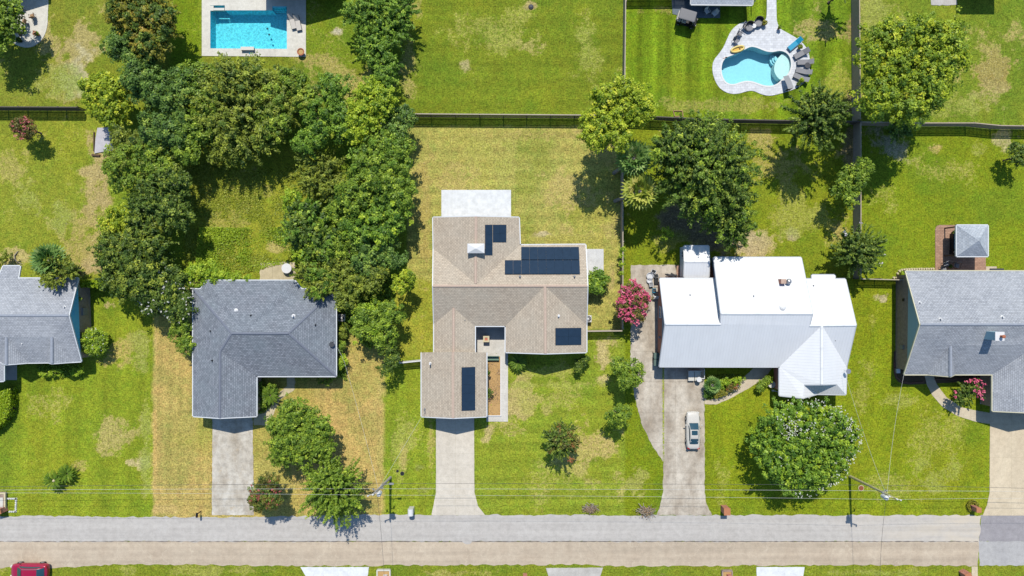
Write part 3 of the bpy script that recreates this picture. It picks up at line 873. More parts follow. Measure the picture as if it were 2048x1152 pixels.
class House:
    def __init__(s, name, label, cx, cy, roofmat, facemat, cat='house'):
        s.o = thing(name, label, cat, P(cx, cy))
        s.pts = {}; s.roofmat = roofmat; s.fm = facemat
        s.V = []; s.F = []; s.id = {}; s.planes = {}

    def p(s, **kw):
        for k, v in kw.items(): s.pts[k] = P(*v)

    def facet(s, names, plane=None):
        f = []
        for n in names.split():
            if n not in s.id: s.id[n] = len(s.V); s.V.append(s.pts[n])
            f.append(s.id[n])
        nrm = Vector((0, 0, 0))
        for i in range(len(f)): nrm += s.V[f[i]].cross(s.V[f[(i + 1) % len(f)]])
        if nrm.z < 0: f = f[::-1]; nrm = -nrm
        s.F.append(f)
        if plane: s.planes[plane] = (s.V[f[0]], nrm.normalized())

    def on(s, plane, px, py, lift=0.0):
        p0, n = s.planes[plane]
        o = Vector((0, 0, H)); d = P(px, py, 0) - o
        t = (p0 - o).dot(n) / d.dot(n)
        return o + d * t + n * lift

    def roof(s, caps=(), caph=.05, skip=''):
        sk = set(s.id[n] for n in skip.split())
        r = mesh_obj('roof', s.V, s.F, s.roofmat, s.o, uv=facet_uv(s.V, s.F))
        cnt = {}
        for f in s.F:
            for i in range(len(f)):
                e = (f[i], f[(i + 1) % len(f)])
                cnt.setdefault(tuple(sorted(e)), []).append(e)
        fb = MB(); j = 0
        for k, es in cnt.items():
            if len(es) > 1: continue
            a, b = s.V[es[0][0]], s.V[es[0][1]]
            d = b - a
            if d.length < .35 or (es[0][0] in sk and es[0][1] in sk): continue
            out = Vector((d.y, -d.x, 0)).normalized()
            lo = Vector((0, 0, -.2)); th = .11; up = Vector((0, 0, -.012 + .003 * (j % 4))); j += 1
            V = [a + up, b + up, b + up + out * th, a + up + out * th, a + lo, b + lo, b + lo + out * th, a + lo + out * th]
            fb.add(V, [[0, 1, 2, 3][::-1], [4, 5, 6, 7], [0, 4, 5, 1][::-1], [1, 5, 6, 2][::-1], [2, 6, 7, 3][::-1], [3, 7, 4, 0][::-1]])
        fixn(fb.build('fascia', s.fm, s.o))
        if caps:
            c = MB()
            for a, b in caps: c.add(*strip(s.pts[a], s.pts[b], .17, caph))
            o = fixn(c.build('ridge_cap', None, s.o))
            o.data.uv_layers.new(name='UVMap')
            o.data.materials.append(s.roofmat if s.roofmat is M['metal_roof'] else CAPM.get(s.roofmat.name))
        return r

    def walls(s, outline, top, mat, inset=.45, name='wall'):
        pl = [P(x, y, top).to_2d() for x, y in outline]
        n = len(pl)
        a = sum(pl[i].x * pl[(i + 1) % n].y - pl[(i + 1) % n].x * pl[i].y for i in range(n))
        if a < 0: pl = pl[::-1]
        q = []
        for i in range(n):
            p0, p1, p2 = pl[i - 1], pl[i], pl[(i + 1) % n]
            d1 = (p1 - p0).normalized(); d2 = (p2 - p1).normalized()
            n1 = Vector((-d1.y, d1.x)); n2 = Vector((-d2.y, d2.x))
            q.append(p1 + (n1 + n2) * (inset / (1 + n1.dot(n2))))
        s.foot = q
        return MB().prism([tuple(v) for v in q], -.05, top - .12).build(name, mat, s.o)

    def gable(s, a, peak, b, inward, mat, inset=.4, drop=.14):
        """gable end wall under the roof's rake"""
        iv = Vector((*inward, 0)).normalized() * inset
        A, K, B = (s.pts[k] + iv for k in (a, peak, b))
        A = A + Vector((0, 0, -drop)); B = B + Vector((0, 0, -drop)); K = K + Vector((0, 0, -drop))
        A = A + (B - A) * .06; B = B + (A - B) * .06
        th = iv.normalized() * .1
        MB().add([A, K, B, A + th, K + th, B + th], [[0, 1, 2], [5, 4, 3], [0, 3, 4, 1], [1, 4, 5, 2], [2, 5, 3, 0]]).build('gable_wall', mat, s.o)

    def window(s, x, y, z, wd, ht, ang):
        """window on a wall facing direction ang (world coordinates)"""
        rz = ang + math.pi / 2
        n = Vector((math.cos(ang), math.sin(ang), 0))
        c = Vector((x, y, z)) + n * .03
        tdir = Vector((-n.y, n.x, 0))
        b = MB()
        b.box(c + Vector((0, 0, ht / 2 + .05)), (wd + .2, .1, .1), rz); b.box(c - Vector((0, 0, ht / 2 + .05)), (wd + .3, .16, .1), rz)
        for sg in (-1, 1): b.box(c + tdir * sg * (wd / 2 + .05), (.1, .1, ht), rz)
        b.box(c, (.05, .06, ht), rz)
        f = b.build('window', M['trim'], s.o)
        MB().box(c - n * .02, (wd, .04, ht), rz).build('pane', M['pane'], f)

    def door(s, x, y, wd, ht, ang, mat):
        rz = ang + math.pi / 2
        n = Vector((math.cos(ang), math.sin(ang), 0)); tdir = Vector((-n.y, n.x, 0))
        d = MB().box((x + n.x * .04, y + n.y * .04, ht / 2), (wd, .06, ht), rz).build('door', mat, s.o)
        k = Vector((x, y, 1.0)) + n * .1 + tdir * (wd * .42)
        MB().box(k, (.05, .08, .12), rz).build('handle', M['chrome'], d)

    def pipe(s, plane, px, py, r=.07, h=.4, mat=None, name='vent_pipe'):
        q = s.on(plane, px, py)
        b = MB().tube([q - Vector((0, 0, .1)), q + Vector((0, 0, h))], r, 10)
        b.lathe([(r * 2.2, -.02), (r * 1.1, .05)], q + Vector((0, 0, .02)), 10)
        return b.build(name, mat or M['grey'], s.o)

    def panels(s, plane, quad, nx, ny):
        c = [s.on(plane, *q) for q in quad]
        n = s.planes[plane][1]
        for i in range(nx):
            for j in range(ny):
                g = .006
                L = lambda u, v: (c[0] * (1 - u) + c[1] * u) * (1 - v) + (c[3] * (1 - u) + c[2] * u) * v
                q = [L((i + g) / nx, (j + g) / ny), L((i + 1 - g) / nx, (j + g) / ny), L((i + 1 - g) / nx, (j + 1 - g) / ny), L((i + g) / nx, (j + 1 - g) / ny)]
                V = [v + n * .07 for v in q] + [v + n * .12 for v in q]
                f = fixn(MB().add(V, [[3, 2, 1, 0], [4, 5, 6, 7], [0, 1, 5, 4], [1, 2, 6, 5], [2, 3, 7, 6], [3, 0, 4, 7]]).build('solar_panel', M['panel'], s.o))


CAPM = {}
for nm, c in (('brown_shingles', (208, 184, 166)), ('charcoal_shingles', (126, 132, 146)), ('grey_shingles', (164, 170, 182)), ('pale_grey_shingles', (178, 184, 192))):
    CAPM[nm] = plain(nm + '_cap', c, .9, .25, 5)

E = 2.85
# ---------------------------------------------------------------- house A, brown shingles, solar panels
a = House('house', 'sprawling brown shingled house with black solar panels on several roof slopes', 1010, 640, M['sh_brown'], M['trim'])
Z = 4.85; Z1 = 3.78
a.p(a1=(866, 435, E), a2=(952, 433, Z), a3=(1038, 435, E), a4=(867, 497, E), a5=(1040, 490, E), v=(951, 567, Z), rm=(951, 572, Z + .02), rl=(866, 572, Z + .02),
    n2=(1171, 489, E), rr=(1175, 572, Z + .02), q=(1090, 572, Z + .02), sl=(868, 648, E), p=(907, 616, Z1), gw=(868, 705, E), gp=(907, 705, Z1), ge=(950, 705, E), sm=(950, 652, E),
    ce=(1011, 652, E), wb=(1011, 704.5, E), wr=(1091, 707, Z), we=(1173, 704.5, E), sr=(1173, 650, E),
    g1=(843, 705, E + .02), g2=(906, 703.5, 4.45), g3=(973, 705, E + .02), g4=(843, 833, E + .02), g5=(906, 836, 4.45), g6=(973, 833, E + .02))
a.facet('a1 a2 v a4'); a.facet('a2 a3 a5 v', 'nwe'); a.facet('a4 v rm rl'); a.facet('a5 n2 rr q rm v', 'north')
a.facet('rl sl p'); a.facet('rl p sm ce q rm', 'south'); a.facet('q sr rr')
a.facet('p sl gw gp'); a.facet('p gp ge sm')
a.facet('q ce wb wr', 'sww'); a.facet('q wr we sr', 'swe')
a.facet('g1 g2 g5 g4', 'gw'); a.facet('g2 g3 g6 g5', 'geast')
a.roof([('a2', 'v'), ('rl', 'rm'), ('rm', 'q'), ('q', 'rr'), ('q', 'wr'), ('p', 'gp'), ('g2', 'g5')], skip='g1 g2 g3 gw gp ge')
a.walls([(866, 435), (1038, 435), (1038, 489), (1171, 489), (1173, 704), (1011, 704), (1011, 652), (950, 652), (950, 705), (973, 705), (973, 834), (843, 834), (843, 705), (867, 705)], E, M['brickbrown'])
wl = plain('cream_siding', (214, 204, 188), .7, .06)
a.gable('a1', 'a2', 'a3', (0, -1), wl); a.gable('wb', 'wr', 'we', (0, 1), wl); a.gable('g4', 'g5', 'g6', (0, 1), wl); a.gable('g1', 'g2', 'g3', (0, -1), wl, .1)
a.gable('n2', 'rr', 'sr', (-1, 0), wl); a.gable('a4', 'rl', 'sl', (1, 0), wl)
a.panels('nwe', [(969.5, 449.5), (984.3, 449.5), (984.3, 510), (969.5, 510)], 1, 3)
a.panels('nwe', [(985.2, 449.5), (1012, 449.5), (1012, 484), (985.2, 484)], 2, 2)
a.panels('north', [(1042.3, 494.5), (1157.6, 494.5), (1158.8, 520), (1042.3, 520)], 7, 1)
a.panels('north', [(1009.5, 521), (1158.8, 521), (1160, 548.5), (1009.5, 548.5)], 9, 1)
a.panels('swe', [(1110, 656), (1162, 655.5), (1162, 689), (1110, 690)], 2, 2)
a.panels('geast', [(922.5, 734.5), (950, 733.5), (950, 820), (922.5, 821)], 1, 5)
# white chimney box with hipped metal cap, straddling the ridge
q = a.on('nwe', 952, 497); q = Vector((P(952, 497, 5.3).x, P(952, 497, 5.3).y, 4.3))
MB().box(q + Vector((0, 0, .4)), (1.72, 1.0, 1.4)).build('chimney', M['trim'], a.o)
MB().loft([[q + Vector((x * 2.0 / 2, y * 1.12 / 2, 1.1)) for x, y in ((-1, -1), (1, -1), (1, 1), (-1, 1))], [q + Vector((x * 2.0 / 2, y * 1.12 / 2, 1.18)) for x, y in ((-1, -1), (1, -1), (1, 1), (-1, 1))], [q + Vector((x * .08, y * .05, 1.5)) for x, y in ((-1, -1), (1, -1), (1, 1), (-1, 1))]]).build('chimney_cap', M['white'], a.o)
a.pipe('swe', 1117, 632, .09, .35, M['white']); a.pipe('north', 1040, 553); a.pipe('north', 1149, 553); a.pipe('gw', 861, 727, .09, .75, M['white'])
a.pipe('gw', 850, 818, .06, .9, M['grey'], 'service_mast'); a.pipe('south', 905 + 25, 640, .05, .3)
fx = lambda px, z=E: P(px, 0, z).x
fy = lambda py, z=E: P(0, py, z).y
a.window(fx(1091), fy(704.5) + .45, 1.5, 1.8, 1.3, -math.pi / 2); a.window(fx(1171) - .45, fy(600), 1.5, 1.5, 1.2, 0); a.window(fx(867) + .45, fy(560), 1.5, 1.5, 1.2, math.pi)
gd = MB()
gd.box((fx(907), fy(833.5) + .42, 1.1), (4.9, .08, 2.2))
for k in range(1, 4): gd.box((fx(907), fy(833.5) + .37, k * .55), (4.9, .03, .03))
gd.build('garage_door', M['offwhite'], a.o)
a.door(fx(983), fy(652) + .45, .95, 2.05, -math.pi / 2, M['darkwood'])

# ---------------------------------------------------------------- house B, charcoal hip roof
b = House('house', 'L-shaped house with charcoal hip roof beside the overgrown back yard', 520, 700, M['sh_char'], M['trim'])
Z = 4.75
b.p(c1=(386, 578, E), c2=(672, 578, E), c3=(672, 752.5, E), c4=(513, 752.5, E), c5=(386, 752, E), r1=(463, 667, Z), r2=(577, 667, Z), x1=(413, 561, E + .06), x2=(589, 561, E + .06), m1=(401, 578, E), m2=(603, 578, E), x=(489, 660.5, Z - .02),
    lw=(386, 832.5, E), lp=(439.5, 836, 4.2), le=(513, 832.5, E), ln=(440, 703, 4.2))
b.facet('c1 m1 x r1'); b.facet('m1 x1 x'); b.facet('x1 x2 x', 'north'); b.facet('x2 m2 x'); b.facet('m2 c2 r2 r1 x', 'ne'); b.facet('c2 c3 r2', 'east')
b.facet('c3 c4 ln r1 r2', 'south'); b.facet('c1 r1 ln lp lw', 'west'); b.facet('ln c4 le lp', 'we')
b.roof([('r1', 'r2'), ('ln', 'lp')], .07)
for p0, p1 in (('c2', 'r2'), ('c3', 'r2'), ('r1', 'ln'), ('c1', 'r1')): fixn(MB().add(*strip(b.pts[p0], b.pts[p1], .15, .035)).build('hip_cap', CAPM['charcoal_shingles'], b.o))
b.walls([(386, 578), (672, 578), (672, 752), (513, 752), (513, 833), (386, 833)], E, M['brickgrey'])
b.gable('lw', 'lp', 'le', (0, 1), wl)
b.pipe('north', 472, 621, .12, .12, M['white'], 'roof_vent'); b.pipe('north', 502, 631, .05, .3, M['black']); b.pipe('ne', 587, 632, .11, .4, M['white']); b.pipe('east', 631, 650, .05, .3, M['black'])
b.pipe('west', 421, 662, .05, .3, M['black']); b.pipe('west', 425, 721, .06, .35, M['black'])
q = b.on('east', 665, 686)
MB().tube([q, q + Vector((0, 0, .35)), q + Vector((.3, .25, .5))], .03, 6).lathe([(.05, 0), (.3, .1), (.32, .12)], q + Vector((0, -.15, .25)), 14).build('satellite_dish', M['darkgrey'], b.o)
b.window(fx(600), fy(752.5) + .45, 1.5, 1.8, 1.3, -math.pi / 2); b.window(fx(672) - .45, fy(690), 1.5, 1.4, 1.2, 0); b.window(fx(386) + .45, fy(780), 1.5, 1.4, 1.2, math.pi)
b.door(fx(562), fy(752.5) + .45, .95, 2.05, -math.pi / 2, M['white'])
MB().box((fx(447), fy(833) + .42, 1.1), (4.9, .08, 2.2)).build('garage_door', M['white'], b.o)

# ---------------------------------------------------------------- house C, white metal roof
c = House('house', 'brick house with bright white standing-seam metal roof', 1515, 650, M['metal_roof'], plain('silver_trim', (206, 210, 216), .5, .04))
EC = 2.9; ZL = 5.6; ZM = 6.15
c.p(a1=(1320, 557, EC), a2=(1432, 557, EC), b2=(1441.5, 648, ZL), b1=(1331, 648, ZL), s1=(1319, 733, EC), s2=(1559, 733.5, EC),
    m1=(1428, 515, EC), m2=(1602, 515, EC), mr=(1625, 627, ZM), ml=(1442.5, 627, ZM),
    t1=(1608, 558, EC + .02), t2=(1624.5, 558, EC + .02), t3=(1624, 550, EC - .24), t4=(1670, 550, EC - .24), t5=(1670, 558, EC + .02), t6=(1690.5, 558, EC + .02), u1=(1618, 650, 5.5), u2=(1712, 650, 5.52),
    e=(1693, 734, EC), k=(1644, 650.5, 5.5), kf=(1644, 769, 5.5), wl=(1559, 791, EC), er=(1691.5, 789, EC), l1=(1608, 769, 4.36), l2=(1605.5, 796, 4.36), v=(1635, 788, 3.0), r1=(1673, 768, 3.95), d1=(1611.5, 627.5, 6.12), ks=(1619, 651, 5.48))
c.facet('a1 a2 b2 b1', 'left')
c.facet('m1 m2 mr ml', 'main')
c.facet('b1 b2 ml mr ks k s2 s1', 'south')
c.facet('t1 t2 t3 t4 t5 t6 u2 k ks', 'right')
c.facet('k u2 e')
c.facet('k s2 wl l2 l1 kf'); c.facet('k kf r1 er e', 'wing_e')
c.facet('l1 l2 v'); c.facet('l1 v r1'); c.facet('r1 v er')
c.roof([('b1', 'b2'), ('ml', 'mr'), ('ks', 'u2'), ('k', 'kf')], .04)
c.walls([(1320, 557), (1434, 557), (1431, 515), (1602, 515), (1602, 558), (1690, 558), (1691, 789), (1560, 789), (1560, 733), (1319, 733)], EC, M['brickred'], .36)
bl = plain('grey_blue_siding', (150, 172, 190), .6, .05)
c.gable('a1', 'b1', 's1', (1, 0), bl, .3); c.gable('m1', 'ml', 's1', (1, 0), bl, .35) if False else None
# wall of the taller block rising over the lower roof on its west side, and over the right block on its east side
def step_wall(h, A, B, C, D, mat):
    V = [A, B, C, D]
    th = Vector((.1, 0, 0))
    fixn(MB().add(V + [v + th for v in V], [[0, 1, 2, 3], [7, 6, 5, 4], [0, 4, 5, 1], [1, 5, 6, 2], [2, 6, 7, 3], [3, 7, 4, 0]]).build('gable_wall', mat, h.o))
dz = Vector((0, 0, -.1))
xw = c.pts['m1'].x + .14
nx = lambda p: Vector((xw, p.y, p.z))
step_wall(c, nx(c.pts['m1']) + dz, nx(c.pts['ml']) + dz, Vector((xw, c.pts['b2'].y, ZL - .1)), Vector((xw, c.pts['m1'].y, 1.0)), bl)
xe = c.pts['m2'].x - .14
ex = lambda p: Vector((xe, p.y, p.z))
step_wall(c, ex(c.pts['m2']) + dz, ex(c.pts['mr']) + dz, Vector((xe, c.pts['u1'].y, 5.2)), Vector((xe, c.pts['m2'].y, 1.0)), bl)
c.gable('t6', 'u2', 'e', (-1, 0), bl)
# small gable wall at the front of the wing, above its two lower roofs
K = c.pts['kf']; A1 = c.pts['l1']; B1 = c.pts['r1']
MB().add([A1, K - dz * -.02, B1, A1 + Vector((0, .12, -.06)), K + Vector((0, .12, -.06)), B1 + Vector((0, .12, -.06))], [[0, 1, 2], [3, 5, 4], [0, 2, 5, 3]]).build('gable_wall', M['white'], c.o)
q = c.on('main', 1562, 562)
MB().box(q + Vector((0, -.05, .15)), (.62, .55, 1.3)).build('chimney', M['brickred'], c.o)
q2 = c.on('main', 1574, 563)
b_ = MB(); b_.tube([q2 - Vector((0, 0, .2)), q2 + Vector((0, 0, .55))], .2, 14); b_.lathe([(.3, .5), (.34, .58), (.2, .78), (.03, .84)], q2, 16); b_.build('roof_ventilator', M['chrome'], c.o)
q3 = c.on('main', 1565, 616)
MB().lathe([(.42, -.1), (.42, .06), (.3, .1), (.3, .2), (.12, .3)], q3, 18).build('roof_ventilator', M['white'], c.o)
c.pipe('left', 1380, 590, .05, .3); c.pipe('main', 1507, 592, .05, .3); c.pipe('right', 1626, 571, .05, .3); c.pipe('wing_e', 1668, 681, .05, .35, M['black'])
q = c.on('wing_e', 1688, 741)
MB().tube([q + Vector((0, 0, -.2)), q + Vector((0, 0, .5)), q + Vector((.1, 0, .9))], .03, 6).lathe([(.04, 0), (.3, .1)], q + Vector((.1, 0, .8)), 14).build('satellite_dish', M['chrome'], c.o)
c.window(fx(1319, EC) + .36, fy(625, EC), 1.9, 1.2, .9, math.pi); c.window(fx(1500, EC), fy(733, EC) + .36, 1.5, 1.8, 1.3, -math.pi / 2); c.window(fx(1602, EC), fy(789, EC) + .36, 1.5, 1.4, 1.3, -math.pi / 2)
c.door(fx(1535, EC), fy(733, EC) + .36, .95, 2.05, -math.pi / 2, M['white'])
q = P(1321, 676, 1.6)
MB().lathe([(.17, 0), (.17, .1)], (fx(1319, EC) + .3, fy(676, EC), 1.6), 12).build('wall_lamp', M['chrome'], c.o)

# ---------------------------------------------------------------- house D, grey roof at the right edge
d = House('house', 'grey shingled house with blue gable and white chimney at the right edge', 1900, 690, M['sh_grey'], plain('cream_trim', (226, 220, 188), .5, .05))
ZD = 5.9
d.p(a1=(1811.5, 542, E), a2=(2260, 542.5, E), r1=(1841, 649, ZD), r2=(2260, 649, ZD), s1=(1809, 749, E), s2=(1855, 749, E), f1=(1902, 753, 4.75), f0=(1902, 691.5, 4.75), s3=(1910.5, 749, E), s4=(1985, 749, E), s5=(2260, 749, E),
    gw=(1985, 822, E), gp=(2078, 826, 5.05), ge=(2172, 822, E), gn=(2078, 688.5, 4.95), s6=(2172, 749, E))
d.facet('a1 a2 r2 r1', 'north'); d.facet('r1 r2 s5 s6 gn s4 s3 f0 s2 s1', 'south')
d.facet('f0 s2 f1'); d.facet('f0 f1 s3')
d.facet('gn s4 gw gp', 'gw'); d.facet('gn gp ge s6')
d.roof([('r1', 'r2'), ('f0', 'f1'), ('gn', 'gp')], .06)
d.walls([(1811, 542), (2260, 542), (2260, 749), (2172, 749), (2172, 823), (1985, 823), (1985, 749), (1810, 749)], E, M['brickbrown'], .45)
d.gable('a1', 'r1', 's1', (1, 0), M['slate_siding'], .4); d.gable('gw', 'gp', 'ge', (0, 1), M['slate_siding'])
d.gable('s2', 'f1', 's3', (0, 1), M['slate_siding'], .2)
q = d.on('south', 1985, 672)
top = Vector((P(1999, 672.5, 7.0).x, P(1999, 672.5, 7.0).y, 0))
MB().box((top.x, top.y, 5.9), (.98, .95, 2.2)).build('chimney', M['slate_siding'], d.o)
MB().box((top.x, top.y, 7.03), (1.06, 1.03, .08)).build('chimney_cap', M['white'], d.o)
b_ = MB(); b_.tube([(top.x + .1, top.y, 7.0), (top.x + .1, top.y, 7.5)], .13, 12); b_.lathe([(.2, .5), (.2, .6), (.05, .66)], (top.x + .1, top.y, 7.0), 12); b_.build('flue', M['terracotta'], d.o)
d.pipe('north', 1839, 605, .08, .3, M['white']); d.pipe('north', 1880, 638, .08, .35, M['white']); d.pipe('north', 2004, 634, .1, .3, M['white'])
lv = MB(); lv.box((fx(1811) + .38, fy(600), 1.7), (.1, .35, .35)); lv.build('wall_vent', M['black'], d.o)
mt = MB(); mt.box((fx(1811) + .36, fy(696), 1.5), (.2, .5, .7)); mt.tube([(fx(1811) + .33, fy(696), 1.8), (fx(1811) + .33, fy(696), 2.6)], .04, 8); mt.build('electric_meter', M['grey'], d.o)
d.window(fx(1930), fy(749) + .45, 1.5, 1.8, 1.3, -math.pi / 2)
d.door(fx(1880), fy(749) + .45, .95, 2.05, -math.pi / 2, M['white'])

# ---------------------------------------------------------------- house E, grey roof and blue gable at the left edge
e = House('house', 'grey shingled house with bright blue gable at the left edge', 60, 640, M['sh_grey'], M['trim'])
ZE = 4.7
e.p(a0=(6, 532, E - .2), a1=(40, 532, E - .2), a2=(36, 556.5, E + .02), a3=(156, 556.5, E), r1=(137, 631, ZE), r0=(-180, 631, ZE), a9=(-180, 556.5, E), s9=(-180, 726, E), aw=(-4, 556.5, E + .02),
    s1=(162, 723, E), s2=(144, 724, E), f0=(103, 673, 4.15), f1=(103, 727, 4.15), s3=(95.5, 725, E), t2=(56, 725.5, E), h0=(12, 674, 4.15), h1=(12, 729, 4.15), t3=(5, 727, E), q1=(-6, 727, E), q0=(-60, 690, 4.0), q2=(7.5, 762, E), q3=(-60, 766, 4.0))
e.facet('a0 a1 a2 aw'); e.facet('aw a2 a3 r1 r0 a9', 'north')
e.facet('r0 r1 s1 s2 f0 s3 t2 h0 t3 s9', 'south'); e.facet('f0 s2 f1'); e.facet('f0 f1 s3'); e.facet('h0 t2 h1'); e.facet('h0 h1 t3')
e.roof([('r0', 'r1'), ('f0', 'f1'), ('h0', 'h1')], .06)
b_ = House('porch', 'x', 0, 0, M['sh_grey'], M['trim'])
COL.objects.unlink(b_.o); bpy.data.objects.remove(b_.o)
b_.o = e.o
b_.p(n=(-60, 700, 4.1), n2=(7.5, 729, E - .06), s2=(7.5, 762, E - .06), sx=(-60, 766, 4.1), w2=(-130, 729, E - .06), w=(-130, 762, E - .06))
b_.facet('n n2 s2 sx'); b_.facet('n sx w w2'); b_.roof()
e.walls([(-180, 556), (156, 556), (162, 723), (-180, 724)], E, M['brickgrey'], .36)
e.gable('a3', 'r1', 's1', (-1, 0), M['blue_siding'], .12)
e.gable('s2', 'f1', 's3', (0, 1), M['blue_siding'], .2); e.gable('t2', 'h1', 't3', (0, 1), M['blue_siding'], .2)
e.pipe('north', 130, 614, .07, .3, M['white']); e.pipe('south', 47, 687, .08, .3, M['white'])
x_ = fx(159) - .3
MB().box((x_ + .08, fy(626), 3.35), (.12, .5, .5)).build('gable_vent', M['blue_siding'], e.o)
mt = MB(); mt.box((x_ - .02, fy(624), 1.4), (.24, .9, .9)); mt.build('electric_meter', M['grey'], e.o)
e.window(x_ - .1, fy(670), 1.5, 1.2, 1.2, 0); e.window(fx(60), fy(724) + .36, 1.5, 1.8, 1.3, -math.pi / 2)

# ---------------------------------------------------------------- roof at the top edge (porch of the pool house)
f = House('pool_house', 'low grey shingled pool house at the top edge beside the golf cart', 1440, -10, M['sh_pale'], M['white'])
f.p(a1=(1382, 8.5, 2.2), a2=(1505, 9.5, 2.2), r1=(1384, -64, 3.4), r2=(1509, -64, 3.4), n1=(1382, -134, 2.2), n2=(1505, -134, 2.2))
f.facet('a1 a2 r2 r1'); f.facet('n1 r1 r2 n2'); f.roof([('r1', 'r2')])
f.walls([(1396, -10), (1500, -10), (1500, -132), (1396, -132)], 2.2, M['slate_siding'], .3)
for x in (1385, 1415, 1443, 1472, 1502): MB().tube([P(x, 11, 0), P(x, 11, 0) + Vector((0, 0, 2.05))], .06, 8).build('porch_post', M['white'], f.o)
f.door(P(1440, 0, 2.2).x, P(0, -10, 2.2).y - .3, .95, 2.0, -math.pi / 2, M['white'])

# neighbours just beyond the top edge: their gables throw the shadows on the deck and patio
def plain_house(label, x0, x1, y1, depth, ze, zr, roofm, sidem):
    """x0..x1 on the ground plan, y1 = south gable"""
    xs0, xs1 = (x0 - 1024) / 16, (x1 - 1024) / 16; yy = (576 - y1) / 16; xm = (xs0 + xs1) / 2
    t = thing('house', label, 'house', (xm, yy + depth / 2, 0))
    V = [(xs0, yy, ze), (xm, yy, zr), (xs1, yy, ze), (xs0, yy + depth, ze), (xm, yy + depth, zr), (xs1, yy + depth, ze)]
    F = [[0, 1, 4, 3][::-1], [1, 2, 5, 4][::-1]]
    mesh_obj('roof', V, F, roofm, t, uv=facet_uv(V, F))
    MB().prism([(xs0 + .4, yy + .4), (xs1 - .4, yy + .4), (xs1 - .4, yy + depth - .4), (xs0 + .4, yy + depth - .4)], -.05, ze - .1).build('wall', sidem, t)
    for y in (yy + .3, yy + depth - .4):
        MB().add([(xs0 + .5, y, ze - .12), (xm, y, zr - .1), (xs1 - .5, y, ze - .12), (xs0 + .5, y + .1, ze - .12), (xm, y + .1, zr - .1), (xs1 - .5, y + .1, ze - .12)], [[0, 1, 2][::-1], [3, 4, 5], [0, 1, 4, 3], [1, 2, 5, 4], [2, 0, 3, 5]]).build('gable_wall', sidem, t)


plain_house('house beyond the top edge whose gable shades the rectangular pool deck', 532, 692, .5, 9, 2.85, 4.95, M['sh_grey'], M['brickgrey'])
plain_house('house beyond the top left edge whose gable shades the curved patio', -58, 102, -21, 9, 2.85, 5.3, M['sh_grey'], M['brickgrey'])
t = thing('carport', 'flat roofed carport beyond the top right edge shading the lawn', 'carport', P(1950, -20))
MB().box((P(1950, 0).x, P(0, 2).y + 2.4, 2.6), (4.8, 4.8, .12)).build('roof', M['grey'], t)
for sx in (-1, 1):
    for sy in (0, 1): MB().tube([(P(1950, 0).x + sx * 2.2, P(0, 2).y + .2 + sy * 4.4, 0), (P(1950, 0).x + sx * 2.2, P(0, 2).y + .2 + sy * 4.4, 2.56)], .06, 8).build('post', M['grey'], t)

# ---------------------------------------------------------------- garden shed
s = House('shed', 'small shed with white metal gable roof behind the brick house', 1388, 530, M['metal_roof'], M['white'], 'shed')
ES = 2.4
s.p(a1=(1368.5, 492, ES), a2=(1417.5, 492, ES), r1=(1369.5, 523, 3.1), r2=(1418.5, 523, 3.1), s1=(1368.5, 554, ES), s2=(1417.5, 554, ES))
s.facet('a1 a2 r2 r1'); s.facet('r1 r2 s2 s1'); s.roof([('r1', 'r2')], .03)
sw = plain('shed_siding', (236, 248, 252), .6, .05)
s.walls([(1368.5, 492), (1417.5, 492), (1417.5, 554), (1368.5, 554)], ES, sw, .06)
s.gable('a1', 'r1', 's1', (1, 0), sw, .06); s.gable('a2', 'r2', 's2', (-1, 0), sw, .06)
s.window(fx(1368.5, ES) + .06, fy(508, ES), 1.5, .6, .7, math.pi)
s.door(fx(1390, ES), fy(554, ES) + .06, .9, 1.9, -math.pi / 2, M['white'])

# ---------------------------------------------------------------- gazebo
g = House('gazebo', 'square gazebo with grey hipped shingle roof on a brick patio', 1944, 482, M['sh_pale'], M['trim'], 'gazebo')
g.p(a=(1913.5, 450.5, 2.6), b=(1976, 450.5, 2.6), c=(1976, 512.5, 2.6), d=(1913.5, 512.5, 2.6), k=(1958, 481, 4.0))
for n in ('a b k', 'b c k', 'c d k', 'd a k'): g.facet(n)
g.roof()
for x in (1916, 1973):
    for y in (453, 510):
        q = P(x, y, 2.6); MB().box((q.x, q.y, 1.24), (.14, .14, 2.5)).build('post', M['darkwood'], g.o)
# ================================================================ foliage
def unit(v): return v / np.maximum(np.linalg.norm(v, axis=-1, keepdims=True), 1e-6)


def leaves_mesh(name, C, N, T, L, W, tint, mat, parent):
    """one diamond leaf per row: centre C, normal N, long axis T, half length L, half width W"""
    n = len(C)
    N = unit(N); T = unit(T - N * (T * N).sum(-1, keepdims=True)); B = np.cross(N, T)
    L = L[:, None]; W = W[:, None]
    fold = N * (W * .35)
    V = np.stack([C + T * L, C + B * W + fold, C - T * L, C - B * W + fold], 1).reshape(-1, 3)
    off = np.array(root_loc(parent)) if parent else 0.0; V = V - off
    me = bpy.data.meshes.new(name)
    me.vertices.add(4 * n); me.vertices.foreach_set('co', V.ravel().astype(np.float32))
    me.loops.add(4 * n); me.loops.foreach_set('vertex_index', np.arange(4 * n))
    me.polygons.add(n); me.polygons.foreach_set('loop_start', np.arange(n) * 4)
    me.update(calc_edges=True)
    at = me.attributes.new('tint', 'FLOAT', 'POINT')
    at.data.foreach_set('value', np.repeat(np.clip(tint, 0, 1), 4).astype(np.float32))
    me.materials.append(mat)
    o = bpy.data.objects.new(name, me); COL.objects.link(o)
    if parent: o.parent = parent
    return o


def rnd(n, k=3): return RNG.normal(size=(n, k))


